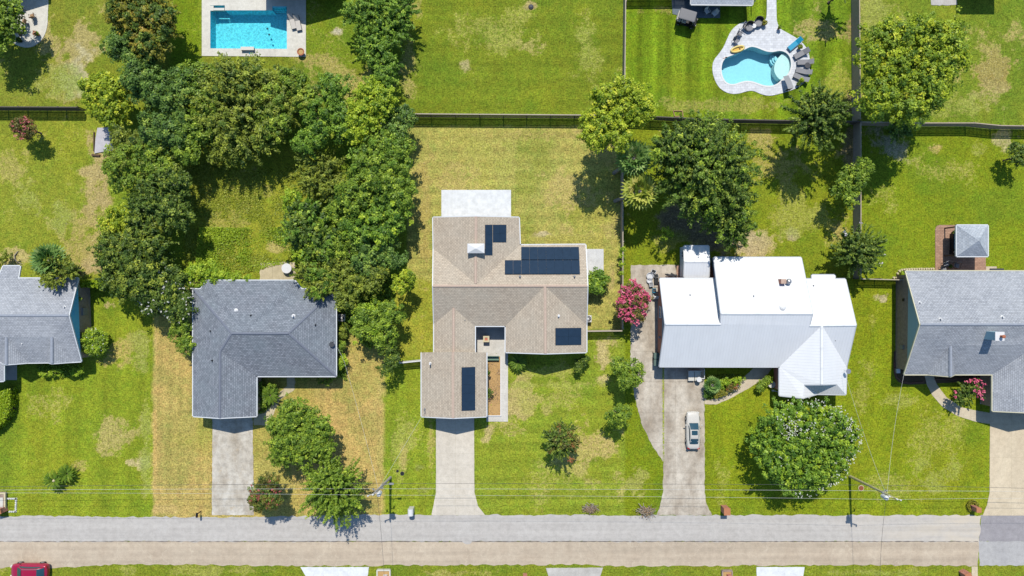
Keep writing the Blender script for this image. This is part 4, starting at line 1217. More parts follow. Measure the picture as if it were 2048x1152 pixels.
def clumps(c, r, rz, dens, leaf, crad=.62, lumpy=.22):
    """leaf clumps over the upper shell of an ellipsoid lobe; returns C,N,T,L,W,tint"""
    crad = crad * .7; leaf = leaf * .68
    k = max(8, int(2.7 * r * r / (crad * crad) * dens))
    d = unit(rnd(k)); d[:, 2] = np.where(d[:, 2] < -.25, -d[:, 2], d[:, 2])
    ph = RNG.random(3) * 6
    az = np.arctan2(d[:, 1], d[:, 0])
    bump_ = 1 + lumpy * (np.sin(3 * az + ph[0]) * .45 + np.sin(5 * az + ph[1] + 2 * d[:, 2]) * .45 + RNG.normal(size=k) * .5)
    shell = np.where(RNG.random(k) < .75, RNG.uniform(.7, 1.04, k), RNG.uniform(.3, .8, k))
    cc = c + d * (shell * bump_)[:, None] * np.array([r, r, rz]) * .96
    m = max(10, int(26 * (crad / .62) ** 2 * (.24 / leaf) ** 1.5))
    kk = np.repeat(np.arange(k), m)
    q = unit(rnd(k * m)); q[:, 2] = np.abs(q[:, 2]) * 1.0 - .25
    cr = (crad * RNG.uniform(.7, 1.25, k))[kk]
    C = cc[kk] + q * (cr * RNG.uniform(.45, 1.05, k * m))[:, None] * np.array([1, 1, .75])
    N = d[kk] * .35 + q * .5 + np.array([0, 0, .55]) + rnd(k * m) * .42
    T = q + rnd(k * m) * .6
    L = leaf * RNG.uniform(.75, 1.3, k * m); W = L * RNG.uniform(.5, .68, k * m)
    tint = (RNG.normal(.46, .22, k))[kk] + RNG.normal(0, .16, k * m)
    return C, N, T, L, W, tint


def sprays(c, r, rz, dens, leaf, reach=1.12, narrow=1.0):
    """feathery sprays leaving the middle of the crown in all upward and outward directions"""
    k = max(16, int(38 * dens * r * r / 4)); leaf = leaf * .72
    az = RNG.uniform(0, 2 * np.pi, k); el = np.arcsin(RNG.uniform(-.18, .98, k))
    d = np.stack([np.cos(az) * np.cos(el), np.sin(az) * np.cos(el), np.sin(el)], -1)
    ln = RNG.uniform(.68, reach + .1, k)
    m = max(24, int(34 * (.22 / leaf) * max(.8, r / 2.4)))
    kk = np.repeat(np.arange(k), m)
    t = RNG.uniform(.25, 1.0, k * m) ** .8
    base = c - np.array([0, 0, rz * .35])
    tip = c + d * (ln * 1.0)[:, None] * np.array([r, r, rz])
    side = unit(np.cross(d, np.array([0, 0, 1.0]) + rnd(k) * .05))
    wid = (.035 + .30 * (1 - t) * narrow) * r * .40 * (1.0 if narrow == 1.0 else .8)
    jit = RNG.uniform(-1, 1, k * m)
    C = base + (tip[kk] - base) * t[:, None] + side[kk] * (jit * wid)[:, None] + rnd(k * m) * (.03 + .06 * (1 - t))[:, None] * r * .5
    C[:, 2] -= .16 * r * (t ** 2) * np.abs(jit)
    T = d[kk] + side[kk] * (np.sign(jit) * .9)[:, None] + rnd(k * m) * .35
    N = np.array([0, 0, 1.0]) + d[kk] * .25 + rnd(k * m) * .5
    L = leaf * RNG.uniform(.8, 1.5, k * m); W = L * RNG.uniform(.34, .5, k * m)
    tint = RNG.normal(.5, .18, k)[kk] + RNG.normal(0, .15, k * m) + .1 * (t - .5)
    return C, N, T, L, W, tint


LEAF = {}
PAL = {
    'yel': ((84, 112, 24), (164, 180, 46), (196, 194, 60)), 'lime': ((88, 120, 26), (162, 180, 46), (188, 198, 62)),
    'autumn': ((82, 92, 30), (146, 142, 48), (168, 142, 62)),
    'mid': ((66, 96, 28), (128, 152, 48), (172, 188, 64)), 'lush': ((56, 90, 26), (116, 148, 48), (162, 184, 64)),
    'olive': ((70, 90, 30), (134, 146, 52), (164, 172, 62)), 'dark': ((44, 70, 26), (98, 120, 44), (154, 166, 60)),
    'blue': ((52, 80, 34), (108, 138, 58), (156, 174, 74)), 'bright': ((90, 126, 26), (156, 178, 48), (182, 198, 62)),
    'wild': ((104, 118, 34), (150, 160, 52), (176, 176, 76)),
    'red': ((62, 74, 32), (118, 112, 50), (160, 96, 66)), 'palm': ((58, 96, 44), (122, 152, 80), (176, 186, 122)), 'sago': ((48, 80, 18), (104, 130, 34), (140, 156, 52)),
    'ypalm': ((86, 112, 38), (160, 168, 72), (204, 194, 112)), 'deadfrond': ((150, 130, 100), (196, 176, 140), (206, 190, 160)),
    'hedge': ((116, 152, 24), (166, 190, 36), (180, 198, 50)), 'pink': ((186, 66, 98), (222, 108, 136), (236, 150, 166)), 'rose': ((150, 70, 74), (206, 118, 116), (224, 150, 140)),
    'whitefl': ((214, 214, 200), (240, 240, 230), (250, 250, 244)), 'lilac': ((190, 180, 190), (226, 218, 224), (236, 230, 232)), 'dry': ((120, 96, 72), (176, 146, 112), (196, 170, 136)),
}


def lm(k):
    if k not in LEAF: LEAF[k] = leaf_mat('foliage_' + k, *PAL[k], trans=.12 if k in ('pink', 'rose', 'whitefl', 'lilac', 'dry', 'deadfrond') else .34, boost=1.3 if k in ('pink', 'rose', 'whitefl', 'lilac', 'dry', 'deadfrond', 'hedge') else 1.85)
    return LEAF[k]


def cat_(parts):
    return [np.concatenate(x) for x in zip(*parts)]


def tree(label, lobes, h, pal, style='broad', cat='tree', leaf=.2, dens=1.0, trunk=True, blossoms=None, name=None, group=None, flat=.8, kind2=None, base=None, crad=.62, barkm='bark', low=.3):
    """lobes: (px, py, radius px [, top height]) measured on the plan at crown height"""
    L3 = []
    for lb in lobes:
        px, py, rp = lb[:3]; top = lb[3] if len(lb) > 3 else h
        r0 = rp / 16.0
        rz = min(r0 * flat, top * .48); zc = max(top - rz, rz * .9)
        r = r0 * (H - zc) / H * {'broad': 1.0, 'mix': 1.06, 'feather': 1.08, 'radial': 1.08}[style]
        L3.append((np.array(P(px, py, zc)), r, rz))
    wsum = sum(l[1] ** 2 for l in L3)
    cx = sum(l[0] * l[1] ** 2 for l in L3) / wsum
    if base is not None: cx = np.array(P(*base))
    t = thing(name or ('shrub' if cat == 'shrub' else 'tree'), label, cat, (cx[0], cx[1], 0), group)
    parts = []
    if style not in ('feather', 'radial'):          # secondary boughs break up the outline
        extra = []
        for c, r, rz in L3:
            if r < 1.1: continue
            for k in range(3):
                a = RNG.uniform(0, 6.28); q = RNG.uniform(.62, .9)
                extra.append((c + np.array([math.cos(a) * r * q, math.sin(a) * r * q, RNG.uniform(-.3, .35) * rz]), r * RNG.uniform(.26, .42), rz * .42))
        L4 = [(c, r * .95, rz) for c, r, rz in L3] + extra
    else: L4 = L3
    for c, r, rz in L4:
        if style == 'broad': parts.append(clumps(c, r, rz, dens, leaf, crad))
        if style == 'mix': parts += [clumps(c, r * .92, rz * .92, dens * .6, leaf, crad), sprays(c, r, rz, dens * .9, leaf, 1.14)]
        if style == 'radial':      # boughs radiate from one point and end in separate pointed sprays
            parts.append(sprays(c, r, rz, dens * 1.15, leaf * .9, 1.12, .62)); parts.append(sprays(c + np.array([0, 0, .12 * rz]), r * .72, rz * .95, dens * 1.3, leaf * .9, 1.1, .7)); parts.append(clumps(c, r * .42, rz * .6, dens * .6, leaf, crad))
        if style == 'feather':
            parts.append(sprays(c, r, rz, dens * 1.35, leaf * .85, 1.2)); parts.append(clumps(c, r * .55, rz * .65, dens * .5, leaf, crad))
    arr = cat_(parts)
    leaves_mesh('crown', *arr, lm(pal), t)
    if kind2:            # a second leaf colour mixed through the same crown
        pal2, frac = kind2
        sel = RNG.random(len(arr[0])) < 0
        ps = [clumps(c, r * 1.02, rz * 1.02, dens * frac, leaf, crad) for c, r, rz in L3]
        leaves_mesh('new_growth', *cat_(ps), lm(pal2), t)
    if blossoms:
        bp, cnt, size = blossoms[:3]
        ps = []
        for c, r, rz in L3:
            k = int(cnt * r * r)
            d = unit(rnd(k)); d[:, 2] = np.abs(d[:, 2]) * .9 + .02
            cc = c + d * RNG.uniform(.98, 1.1, k)[:, None] * np.array([r, r, rz])
            pr = fbm(cc[:, 0], cc[:, 1], 2.2, 51, 3)          # flowers come in uneven sprays
            if len(blossoms) > 3: pr = pr + .035 * ((cc[:, 0] - cx[0]) * blossoms[3] + (cc[:, 1] - cx[1]) * blossoms[4])
            cc = cc[RNG.random(k) < sm(*((.28, .56) if bp == 'pink' else (.32, .7)), pr)]; k = len(cc)
            m = 9; kk = np.repeat(np.arange(k), m)
            C = cc[kk] + rnd(k * m) * size * .55
            ps.append((C, rnd(k * m) * .6 + np.array([0, 0, .8]), rnd(k * m), size * RNG.uniform(.5, .9, k * m), size * RNG.uniform(.4, .6, k * m), RNG.normal(.5, .2, k)[kk] + RNG.normal(0, .1, k * m)))
        leaves_mesh('blossoms', *cat_(ps), lm(bp), t)
    if trunk:
        mb = MB()
        hb = h * low
        r0 = max(.06, .03 * h)
        b0 = Vector((cx[0], cx[1], -.05)); b1 = Vector((cx[0], cx[1], hb))
        mb.tube([b0, b0 + Vector((0, 0, .15)), (b0 + b1) / 2 + Vector((.04 * h * .3, 0, 0)), b1], [r0 * 1.5, r0 * 1.15, r0, r0 * .85], 9)
        for c, r, rz in L3:
            for k in range(3 if len(L3) < 4 else 2):
                a = random.uniform(0, 6.28); rr = r * random.uniform(.3, .7)
                e_ = Vector(c) + Vector((math.cos(a) * rr, math.sin(a) * rr, rz * random.uniform(.0, .45)))
                md = b1.lerp(e_, .5) + Vector((0, 0, .12 * r))
                mb.tube([b1 - Vector((0, 0, .1)), md, e_], [r0 * .7, r0 * .42, r0 * .14], 6)
        mb.build('trunk', M[barkm], t)
    return t


def fan_frond(org, az, el, stem, fan, n=10, droop=.3):
    """leaflets of one fan-palm frond -> lists for leaves_mesh"""
    d = np.array([math.cos(az) * math.cos(el), math.sin(az) * math.cos(el), math.sin(el)])
    hub = org + d * stem + np.array([0, 0, -droop * stem * .25])
    side = np.array([-math.sin(az), math.cos(az), 0]); up = np.cross(d, side)
    C, N, T = [], [], []
    for i in range(n):
        a = (i / (n - 1) - .5) * R(200)
        t = d * math.cos(a) + side * math.sin(a) - np.array([0, 0, droop * .5])
        C.append(hub + t * fan * .5); T.append(t); N.append(-up + RNG.normal(size=3) * .15)
    return np.array(C), np.array(N), np.array(T)


def fan_palm(label, px, py, rp, h, pal, base, dead=True, group=None, nfr=27, name='palm_tree'):
    c = np.array(P(px, py, h)); r = rp / 16 * (H - h) / H
    bs = P(*base)
    t = thing(name, label, 'palm tree', (bs.x, bs.y, 0), group)
    ps = []; ds = []
    sc = r / 2.3
    for k in range(nfr):
        az = k * 2.39996 + RNG.normal() * .12
        el = R(78) - R(100) * (k / nfr) ** .9
        stem = r * .50 * (1.0 if el < R(50) else .7); fan = r * .55
        C, N, T = fan_frond(c, az, el, stem, fan)
        n = len(C)
        ps.append((C, N, T, np.full(n, fan * .5) * RNG.uniform(.85, 1.1, n), np.full(n, 0.12 * sc + .02), np.full(n, RNG.normal(.42, .3)) + RNG.normal(0, .12, n)))
    leaves_mesh('crown', *cat_(ps), lm(pal), t)
    if dead:
        for k in range(9):
            az = RNG.uniform(0, 6.28)
            C, N, T = fan_frond(c - np.array([0, 0, .5]), az, R(-48), r * .45, r * .35, 9, .8)
            n = len(C); ds.append((C, N, T, np.full(n, r * .2), np.full(n, .06), RNG.random(n)))
        leaves_mesh('dead_fronds', *cat_(ds), lm('deadfrond'), t)
    top = Vector(c)
    MB().tube([Vector((bs.x, bs.y, -.05)), Vector((bs.x, bs.y, 0)).lerp(top, .45) + Vector((0, 0, -.12 * h * .3)), top], [.24, .19, .17], 10).build('trunk', M['palebark'], t)
    return t


def cycad(label, px, py, rp, h, group='sago palms', heart=False, n=32):
    c = np.array(P(px, py, h * .5)); r = rp / 16 * (H - h * .5) / H * 1.3
    t = thing('sago_palm', label, 'sago palm', (c[0], c[1], 0), group)
    ps = []
    for k in range(n):
        az = k * 2.39996; el0 = R(72) - R(62) * (k / n)
        m = 17
        s = np.linspace(.12, 1.0, m)
        hor = r * s * (math.cos(el0) * .35 + .65); z = c[2] + r * (math.sin(el0) * s - .55 * s ** 2)
        d = np.array([math.cos(az), math.sin(az), 0]); sd_ = np.array([-math.sin(az), math.cos(az), 0])
        for sg in (-1, 1):
            C = c * np.array([1, 1, 0]) + d * hor[:, None] + np.stack([0 * z, 0 * z, z], -1)
            ll = r * .15 * np.sin(np.pi * (.12 + .8 * s))
            T = sd_ * sg * .8 + d * .6 + np.array([0, 0, .12])
            T = np.repeat(T[None], m, 0)
            C = C + T * ll[:, None] * .5
            ps.append((C, np.array([0, 0, 1.0]) + RNG.normal(size=(m, 3)) * .15, T, ll * .6 + .02, np.full(m, .034), np.full(m, RNG.normal(.5, .2))))
    leaves_mesh('fronds', *cat_(ps), lm('sago'), t)
    MB().lathe([(.2, -.05), (.22, .2), (.16, h * .45)], (c[0], c[1], 0), 10).build('trunk', M['bark'], t)
    if heart: MB().lathe([(.02, 0), (.17, .05), (.2, .2), (.1, .36), (.02, .4)], (c[0], c[1], h * .45), 12).build('cone', M['stone'], t)
    return t


FLW = 'pink blossoms'
G1 = 'trees of the thicket around the overgrown yard'
T = tree
# ---- top left
T('green tree at the left edge shading the curved patio', [(5, 45, 46), (-28, 30, 50), (18, 20, 30), (-10, 75, 40)], 6.4, 'mid', 'broad', leaf=.21)
T('small red-flowered crape myrtle on the left back lawn', [(50, 257, 24), (40, 248, 15), (62, 262, 16)], 3.8, 'red', 'broad', leaf=.13, crad=.4, blossoms=('rose', 16, .14), low=.2)
T('tall tree with yellow-brown top left of the rectangular pool', [(282, 28, 52), (306, 62, 46), (258, 12, 40), (322, 28, 36), (300, 96, 30)], 7.2, 'autumn', 'mix', leaf=.2, kind2=('dark', .55), group=G1)
T('bluish green tree just below the yellow-brown topped tree', [(248, 97, 38), (285, 100, 38), (222, 88, 20), (305, 118, 24)], 6.1, 'blue', 'broad', leaf=.2, group=G1)
T('yellow-green tree at the left end of the thicket by the fence', [(206, 196, 42), (190, 178, 28), (228, 218, 36), (238, 180, 30), (212, 168, 24)], 5.4, 'yel', 'broad', leaf=.19, crad=.5, dens=1.5, group=G1)
T('large blue-green tree right of the yellow-green tree', [(300, 170, 50), (340, 212, 56), (318, 262, 46), (270, 150, 30), (372, 178, 36), (352, 258, 36)], 6.9, 'blue', 'broad', leaf=.2, crad=.7, group=G1)
T('rounded green tree between blue-green tree and cedar', [(400, 165, 44), (392, 262, 38), (420, 205, 36), (375, 300, 30)], 6.5, 'mid', 'broad', leaf=.19, group=G1)
T('feathery dark cedar with long drooping sprays below the rectangular pool', [(478, 222, 96), (470, 165, 46)], 7.4, 'olive', 'radial', leaf=.22, group=G1, kind2=('dark', .12))
T('olive green tree directly right of the cedar', [(560, 200, 44), (585, 165, 32), (548, 250, 38), (610, 195, 30)], 6.5, 'mid', 'broad', leaf=.19, group=G1, kind2=('olive', .4))
T('deep green tree between the olive tree and the lime tree', [(650, 215, 46), (672, 180, 38), (628, 258, 36), (610, 290, 28), (690, 250, 34)], 6.6, 'lush', 'broad', leaf=.19, group=G1)
T('bright lime tree near the wooden fence corner', [(742, 215, 44), (765, 195, 30), (722, 240, 30), (710, 262, 26), (735, 180, 26)], 7.0, 'lime', 'broad', leaf=.19, crad=.5, group=G1)
T('dark green tree at the left end of the long back fence', [(800, 235, 28), (795, 262, 26), (775, 262, 28), (812, 245, 16)], 5.2, 'blue', 'broad', leaf=.18, group=G1)
T('open branching tree with long arching limbs at the top edge', [(760, 10, 52), (775, 55, 44), (725, 30, 36), (800, 20, 36), (755, 92, 38)], 5.8, 'lush', 'feather', leaf=.21, dens=.9, group='trees between the pool and the big lawn')
T('ivy covered tree column below the arching tree', [(768, 128, 33), (772, 158, 25), (755, 100, 26)], 5.5, 'lush', 'broad', leaf=.18, crad=.5, group='trees between the pool and the big lawn')
# ---- right side of the thicket
T('large rounded green tree with top just below the long fence', [(762, 305, 42), (790, 290, 32), (735, 325, 38), (800, 330, 28)], 6.9, 'mid', 'broad', leaf=.19, group=G1, kind2=('lush', .35))
T('large spreading green tree beside the dry back lawn', [(742, 372, 48), (785, 370, 42), (760, 345, 36), (705, 395, 36), (805, 395, 26)], 7.1, 'mid', 'broad', leaf=.2, group=G1)
T('green tree second below the lime tree', [(752, 430, 46), (792, 425, 36), (722, 455, 34), (770, 462, 34)], 6.5, 'lush', 'broad', leaf=.2, group=G1, kind2=('bright', .2))
T('thin feathery olive tree at the inner edge of the thicket', [(645, 345, 46), (622, 318, 30), (668, 378, 36), (620, 365, 28)], 5.4, 'olive', 'feather', leaf=.17, dens=.9, group=G1)
T('dark pine with tufted branch tips beside the overgrown yard', [(622, 455, 50), (610, 425, 30), (640, 480, 36), (590, 465, 28)], 5.8, 'lush', 'feather', leaf=.26, dens=.7, group=G1, kind2=('dark', .5))
T('bright low tree at the pine\'s left foot', [(585, 400, 24), (578, 465, 18), (600, 505, 20)], 4.5, 'bright', 'broad', leaf=.17, crad=.42, group=G1)
T('green tree right of the pine', [(690, 460, 38), (705, 490, 36), (680, 430, 28), (665, 500, 24)], 5.1, 'mid', 'broad', leaf=.18, group=G1)
T('pale grey-green tree above the olive shrubs', [(752, 500, 40), (770, 478, 28), (730, 528, 30), (785, 515, 24)], 5.5, 'blue', 'broad', leaf=.19, group=G1)
T('olive yellow tree in the lower part of the thicket', [(705, 565, 38), (735, 570, 32), (680, 540, 30), (690, 600, 26), (748, 550, 24)], 5.2, 'olive', 'broad', leaf=.17, crad=.5, group=G1)
T('small yellowish tree reaching out over the dry side lawn', [(806, 562, 22), (818, 550, 14), (800, 580, 14)], 5.2, 'yel', 'broad', leaf=.16, crad=.42, group=G1)
T('green tree standing alone below the thicket', [(755, 638, 40), (730, 655, 30), (780, 625, 28), (770, 668, 28), (725, 630, 22)], 5.4, 'mid', 'broad', leaf=.18, group=G1, kind2=('bright', .18))
T('slim dark green tree by the short white-capped fence', [(778, 700, 19), (786, 722, 16), (772, 738, 16)], 4.4, 'dark', 'broad', leaf=.15, crad=.4, group=G1)
# ---- left column of the thicket
T('green tree below the concrete slab', [(265, 340, 48), (235, 325, 28), (300, 315, 38), (330, 345, 34)], 6.5, 'mid', 'broad', leaf=.19, group=G1, kind2=('olive', .3))
T('yellowish green tree overhanging the grey slab', [(252, 285, 26), (240, 268, 18), (285, 290, 26)], 5.4, 'olive', 'broad', leaf=.17, crad=.5, group=G1)
T('dark feathery tree at the left of the overgrown yard', [(325, 390, 52), (300, 420, 46), (345, 360, 34), (350, 430, 34)], 6.8, 'dark', 'mix', leaf=.19, group=G1)
T('yellow-green tree left of the dark feathery trees', [(230, 448, 28), (215, 462, 20), (248, 430, 20), (226, 425, 14)], 5.2, 'yel', 'broad', leaf=.17, crad=.45, group=G1)
T('large dark feathery tree above the white-flowered shrub', [(268, 515, 64), (235, 500, 40), (300, 480, 42), (290, 550, 38), (262, 570, 30)], 6.6, 'dark', 'mix', leaf=.19, group=G1, kind2=('olive', .3))
T('white-flowered shrub tree beside the charcoal roof', [(345, 585, 40), (318, 600, 36), (362, 615, 32), (340, 560, 26), (300, 590, 24)], 5.2, 'dark', 'broad', leaf=.18, blossoms=('whitefl', 14, .09), low=.2)
T('bright green climber on the corner of the charcoal roof', [(392, 553, 27), (415, 545, 24), (378, 560, 18), (430, 552, 16)], 3.6, 'bright', 'broad', leaf=.15, crad=.42, trunk=True, low=.2)
T('low bright vines along the back eave of the charcoal roof', [(455, 556, 13), (475, 555, 12), (495, 556, 10), (440, 557, 12)], 3.1, 'bright', 'broad', 'shrub', leaf=.14, crad=.36, low=.2, name='vine')
T('green bushy tree against the west wall of the charcoal roofed house', [(364, 668, 24), (372, 690, 20), (358, 655, 15), (368, 640, 16)], 3.8, 'mid', 'broad', leaf=.16, crad=.42, low=.2)
T('feathery olive tree overhanging the back of the charcoal roof', [(632, 553, 36), (612, 545, 24), (655, 560, 26), (640, 580, 22)], 5.4, 'olive', 'feather', leaf=.16, dens=1.1, kind2=('lush', .25))
for i, (x, y, r, lb) in enumerate(((683, 600, 14, 'leafy shrub above the white cooling unit'), (690, 662, 13, 'leafy shrub just below the white cooling unit'), (682, 690, 13, 'middle shrub along the east wall of the charcoal house'), (685, 722, 14, 'lowest shrub along the east wall of the charcoal house'))):
    T(lb, [(x, y, r), (x - 4, y + 8, r * .7)], 2.0, ('mid', 'olive', 'mid', 'bright')[i], 'broad', 'shrub', leaf=.13, crad=.35, low=.2, group='shrubs along the east wall')
# ---- front yard of the charcoal house
T('big dense glossy round tree in front of the charcoal house', [(605, 868, 56), (575, 850, 40), (632, 885, 44), (590, 895, 44), (568, 880, 34), (590, 822, 32), (640, 855, 32)], 6.2, 'mid', 'broad', leaf=.16, crad=.42, dens=1.35, low=.22)
T('feathery dark tree by the road with pointed branch tips', [(670, 982, 62), (655, 955, 30)], 7.2, 'mid', 'radial', leaf=.17, dens=1.0, low=.15)
T('rounded reddish crape myrtle by the road beside the stained driveway', [(530, 986, 30), (518, 1002, 20), (538, 966, 21), (548, 1000, 18)], 5.2, 'red', 'broad', leaf=.13, crad=.38, dens=1.2, blossoms=('rose', 9, .13), kind2=('dark', .5), low=.2)
cycad('sago palm with a pale central cone on the left front lawn', 109, 961, 17, 1.6, heart=True)
cycad('darker sago palm behind the one with a pale cone', 135, 947, 16, 1.4)
cycad('yellow-hearted sago palm in the corner of the L-shaped charcoal house', 541, 790, 17, 1.7)
cycad('sago palm beside the grey walk of the brown house', 1036, 722, 16, 1.8)
T('dark shrub in the shade left of the corner sago palm', [(520, 788, 9), (527, 806, 10), (522, 770, 9), (545, 772, 10)], 1.5, 'mid', 'broad', 'shrub', leaf=.12, crad=.32, low=.2)
T('small shrub under the front eave of the charcoal house', [(640, 760, 8), (655, 762, 9), (664, 758, 6)], 1.1, 'mid', 'broad', 'shrub', leaf=.12, crad=.3, low=.2)
T('round shrub with small white flowers beside the blue gable', [(190, 683, 26), (182, 675, 17), (198, 692, 17)], 2.7, 'bright', 'broad', 'shrub', leaf=.12, crad=.34, dens=1.5, blossoms=('whitefl', 14, .06), low=.15, kind2=('mid', .5))
fan_palm('fan palm behind the grey roof of the blue gabled house', 98, 520, 36, 4.2, 'palm', (120, 528), nfr=40)
T('olive feathery tree leaning over the blue gabled house', [(120, 535, 30), (95, 545, 26), (142, 540, 20), (105, 558, 20)], 5.6, 'olive', 'feather', leaf=.16, dens=1.0)
T('dark creeper hanging on the blue gable wall', [(152, 580, 9), (154, 598, 9), (152, 612, 8)], 2.9, 'mid', 'broad', 'shrub', leaf=.13, crad=.3, low=.2, name='creeper')
T('low shrub at the left edge behind the grey roof', [(6, 515, 14), (16, 510, 9)], 1.6, 'olive', 'broad', 'shrub', leaf=.14, crad=.35, low=.2)
for i, (x, y, r, lb) in enumerate(((92, 748, 8, 'yellowish shrub in the left gable shadow of the front bed'), (112, 744, 9, 'widest yellowish shrub in front of the blue gabled house'), (154, 744, 9, 'yellowish shrub at the right end of the front bed'))):
    T(lb, [(x, y, r), (x + 9, y - 2, r * .8), (x - 8, y + 1, r * .7)], 1.2, 'bright', 'broad', 'shrub', leaf=.13, crad=.3, low=.2, group='shrubs in the bed of the blue gabled house')
# ---- centre and right
T('large yellow-green tree standing over the long back fence', [(1232, 225, 58), (1198, 250, 42), (1270, 210, 40), (1210, 195, 32), (1245, 180, 30), (1190, 270, 30), (1225, 275, 36), (1288, 225, 24)], 10.4, 'yel', 'broad', leaf=.19, crad=.5, base=(1205, 270))
fan_palm('grey-green fan palm between the yellow tree and the big dark tree', 1268, 316, 40, 6.4, 'palm', (1228, 346))
fan_palm('yellowish fan palm below the grey-green one', 1281, 382, 41, 6.0, 'ypalm', (1230, 402))
T('very large dark feathery tree behind the brick house', [(1412, 342, 92), (1380, 300, 62), (1452, 425, 52, 8.4), (1474, 464, 34, 6.6), (1340, 300, 42)], 11.4, 'dark', 'radial', leaf=.21, dens=.95, kind2=('mid', .3), base=(1370, 372))
T('small yellow-green shrub under the very large dark tree', [(1334, 462, 10), (1328, 475, 8), (1342, 470, 6)], 1.6, 'bright', 'broad', 'shrub', leaf=.13, crad=.32, low=.2)
T('fine feathery dark tree across the fence below the free-form pool', [(1636, 236, 58), (1668, 222, 30)], 10.2, 'dark', 'radial', leaf=.19, dens=.9)
T('very large yellow-green tree beside the tall weathered fence', [(1830, 110, 78), (1770, 90, 50), (1880, 85, 48), (1780, 150, 58), (1850, 170, 56), (1750, 200, 42), (1820, 210, 50), (1895, 120, 38), (1735, 120, 28)], 11.8, 'yel', 'broad', leaf=.2, crad=.6, kind2=('mid', .45), base=(1775, 190))
T('small dark tree growing over the weathered fence', [(1703, 352, 26), (1722, 340, 22), (1688, 375, 22), (1718, 365, 20), (1700, 400, 18)], 6, 'mid', 'broad', leaf=.17, crad=.46, base=(1698, 372))
T('crape myrtle with pale lilac flowers at the fence corner', [(1716, 502, 48)], 6.2, 'dark', 'radial', leaf=.18, dens=1.1, blossoms=('lilac', 2.0, .13), base=(1690, 506))
T('small dark tree at the right edge of the back lawns', [(2036, 305, 20), (2046, 318, 18), (2030, 320, 14)], 3.6, 'dark', 'broad', leaf=.16, crad=.42)
T('tree at the top edge throwing a shadow over the tall fence', [(1698, -34, 26), (1690, -20, 20)], 6, 'dark', 'feather', leaf=.17)
T('bright pink crape myrtle beside the old driveway', [(1265, 603, 31), (1250, 615, 20), (1280, 600, 18), (1262, 580, 18), (1270, 630, 18)], 4.4, 'red', 'broad', leaf=.14, crad=.4, blossoms=('pink', 30, .2), low=.2)
T('pink crape myrtle on the lawn below the small steep gable', [(1938, 786, 23), (1950, 775, 16), (1925, 795, 16)], 2.9, 'dark', 'feather', leaf=.16, dens=.8, blossoms=('pink', 16, .18), low=.15)
T('rounded dark tree on the lawn edge left of the old driveway', [(1255, 743, 30), (1240, 735, 19), (1270, 752, 19), (1250, 762, 18)], 5.2, 'mid', 'broad', leaf=.16, crad=.42, low=.2)
T('smaller rounded tree below the one beside the old driveway', [(1240, 826, 23), (1228, 836, 15), (1248, 838, 15), (1214, 830, 9)], 4.6, 'mid', 'broad', leaf=.15, crad=.4, low=.2)
T('round dark tree with reddish leaf tips alone on the front lawn', [(1122, 880, 34)], 5.4, 'dark', 'radial', leaf=.16, dens=2.6, kind2=('red', .14), low=.25)
T('very large round tree covered in white blossoms on the front lawn', [(1610, 885, 84), (1555, 880, 56), (1662, 880, 54), (1600, 930, 58), (1650, 925, 44), (1545, 920, 36), (1615, 840, 46), (1560, 835, 34), (1665, 845, 34)], 7.0, 'lush', 'broad', leaf=.19, crad=.5, dens=.95, blossoms=('whitefl', 24, .07, .8, .3), kind2=('bright', .2), low=.2)
T('grassy upright bamboo clump beside the ribbed slab', [(1193, 563, 19), (1190, 572, 14), (1198, 556, 13)], 2.6, 'bright', 'feather', 'shrub', leaf=.17, dens=3.2, low=.15, name='bamboo', kind2=('lush', .8))
T('feathery dark shrub at the front corner of the brown house', [(1164, 726, 14), (1170, 718, 10), (1158, 735, 10)], 2.0, 'dark', 'feather', 'shrub', leaf=.14, dens=1.6, low=.15)
fan_palm('small yucca-like palm in the triangular front bed', 1425, 770, 19, 1.5, 'palm', (1427, 772), False, nfr=22, name='yucca')
for i, (x, y, r, p_, lb) in enumerate(((1418, 785, 11, 'lush', 'low green shrub at the bottom tip of the triangular bed'), (1446, 766, 12, 'bright', 'yellow-green shrub in the middle of the triangular bed'), (1462, 776, 10, 'red', 'reddish green shrub at the path side of the triangular bed'), (1474, 760, 10, 'bright', 'yellow-green shrub near the right tip of the triangular bed'), (1440, 788, 9, 'autumn', 'bronze shrub beside the small yucca-like palm'))):
    T(lb, [(x, y, r), (x + 7, y - 3, r * .8), (x - 6, y + 3, r * .7)], 1.0, p_, 'broad', 'shrub', leaf=.12, crad=.28, low=.2, group='shrubs in the triangular front bed')
T('leafy plant at the front path beside the white front wing', [(1527, 768, 9), (1535, 760, 8), (1520, 776, 7)], 1.3, 'mid', 'feather', 'shrub', leaf=.13, dens=1.5, low=.15)
T('vine growing over the side fence near the ribbed slab', [(1243, 498, 8, 2.0), (1243, 512, 7, 1.9), (1244, 528, 7, 2.0), (1243, 545, 5, 1.9)], 2.0, 'bright', 'broad', 'shrub', leaf=.12, crad=.28, low=.3, name='vine')
T('small green shrub at the corner stone edging of the grey house', [(1806, 546, 6)], .9, 'bright', 'broad', 'shrub', leaf=.11, crad=.26, low=.2)
T('green shrub at the bed edge beside the brown house garage', [(978, 786, 9), (976, 745, 4)], 1.4, 'dark', 'broad', 'shrub', leaf=.11, crad=.28, low=.2)
T('dark leafy tree shaded beneath the very large yellow-green tree', [(1795, 258, 24), (1812, 252, 16)], 3.4, 'blue', 'feather', leaf=.2, dens=.9)

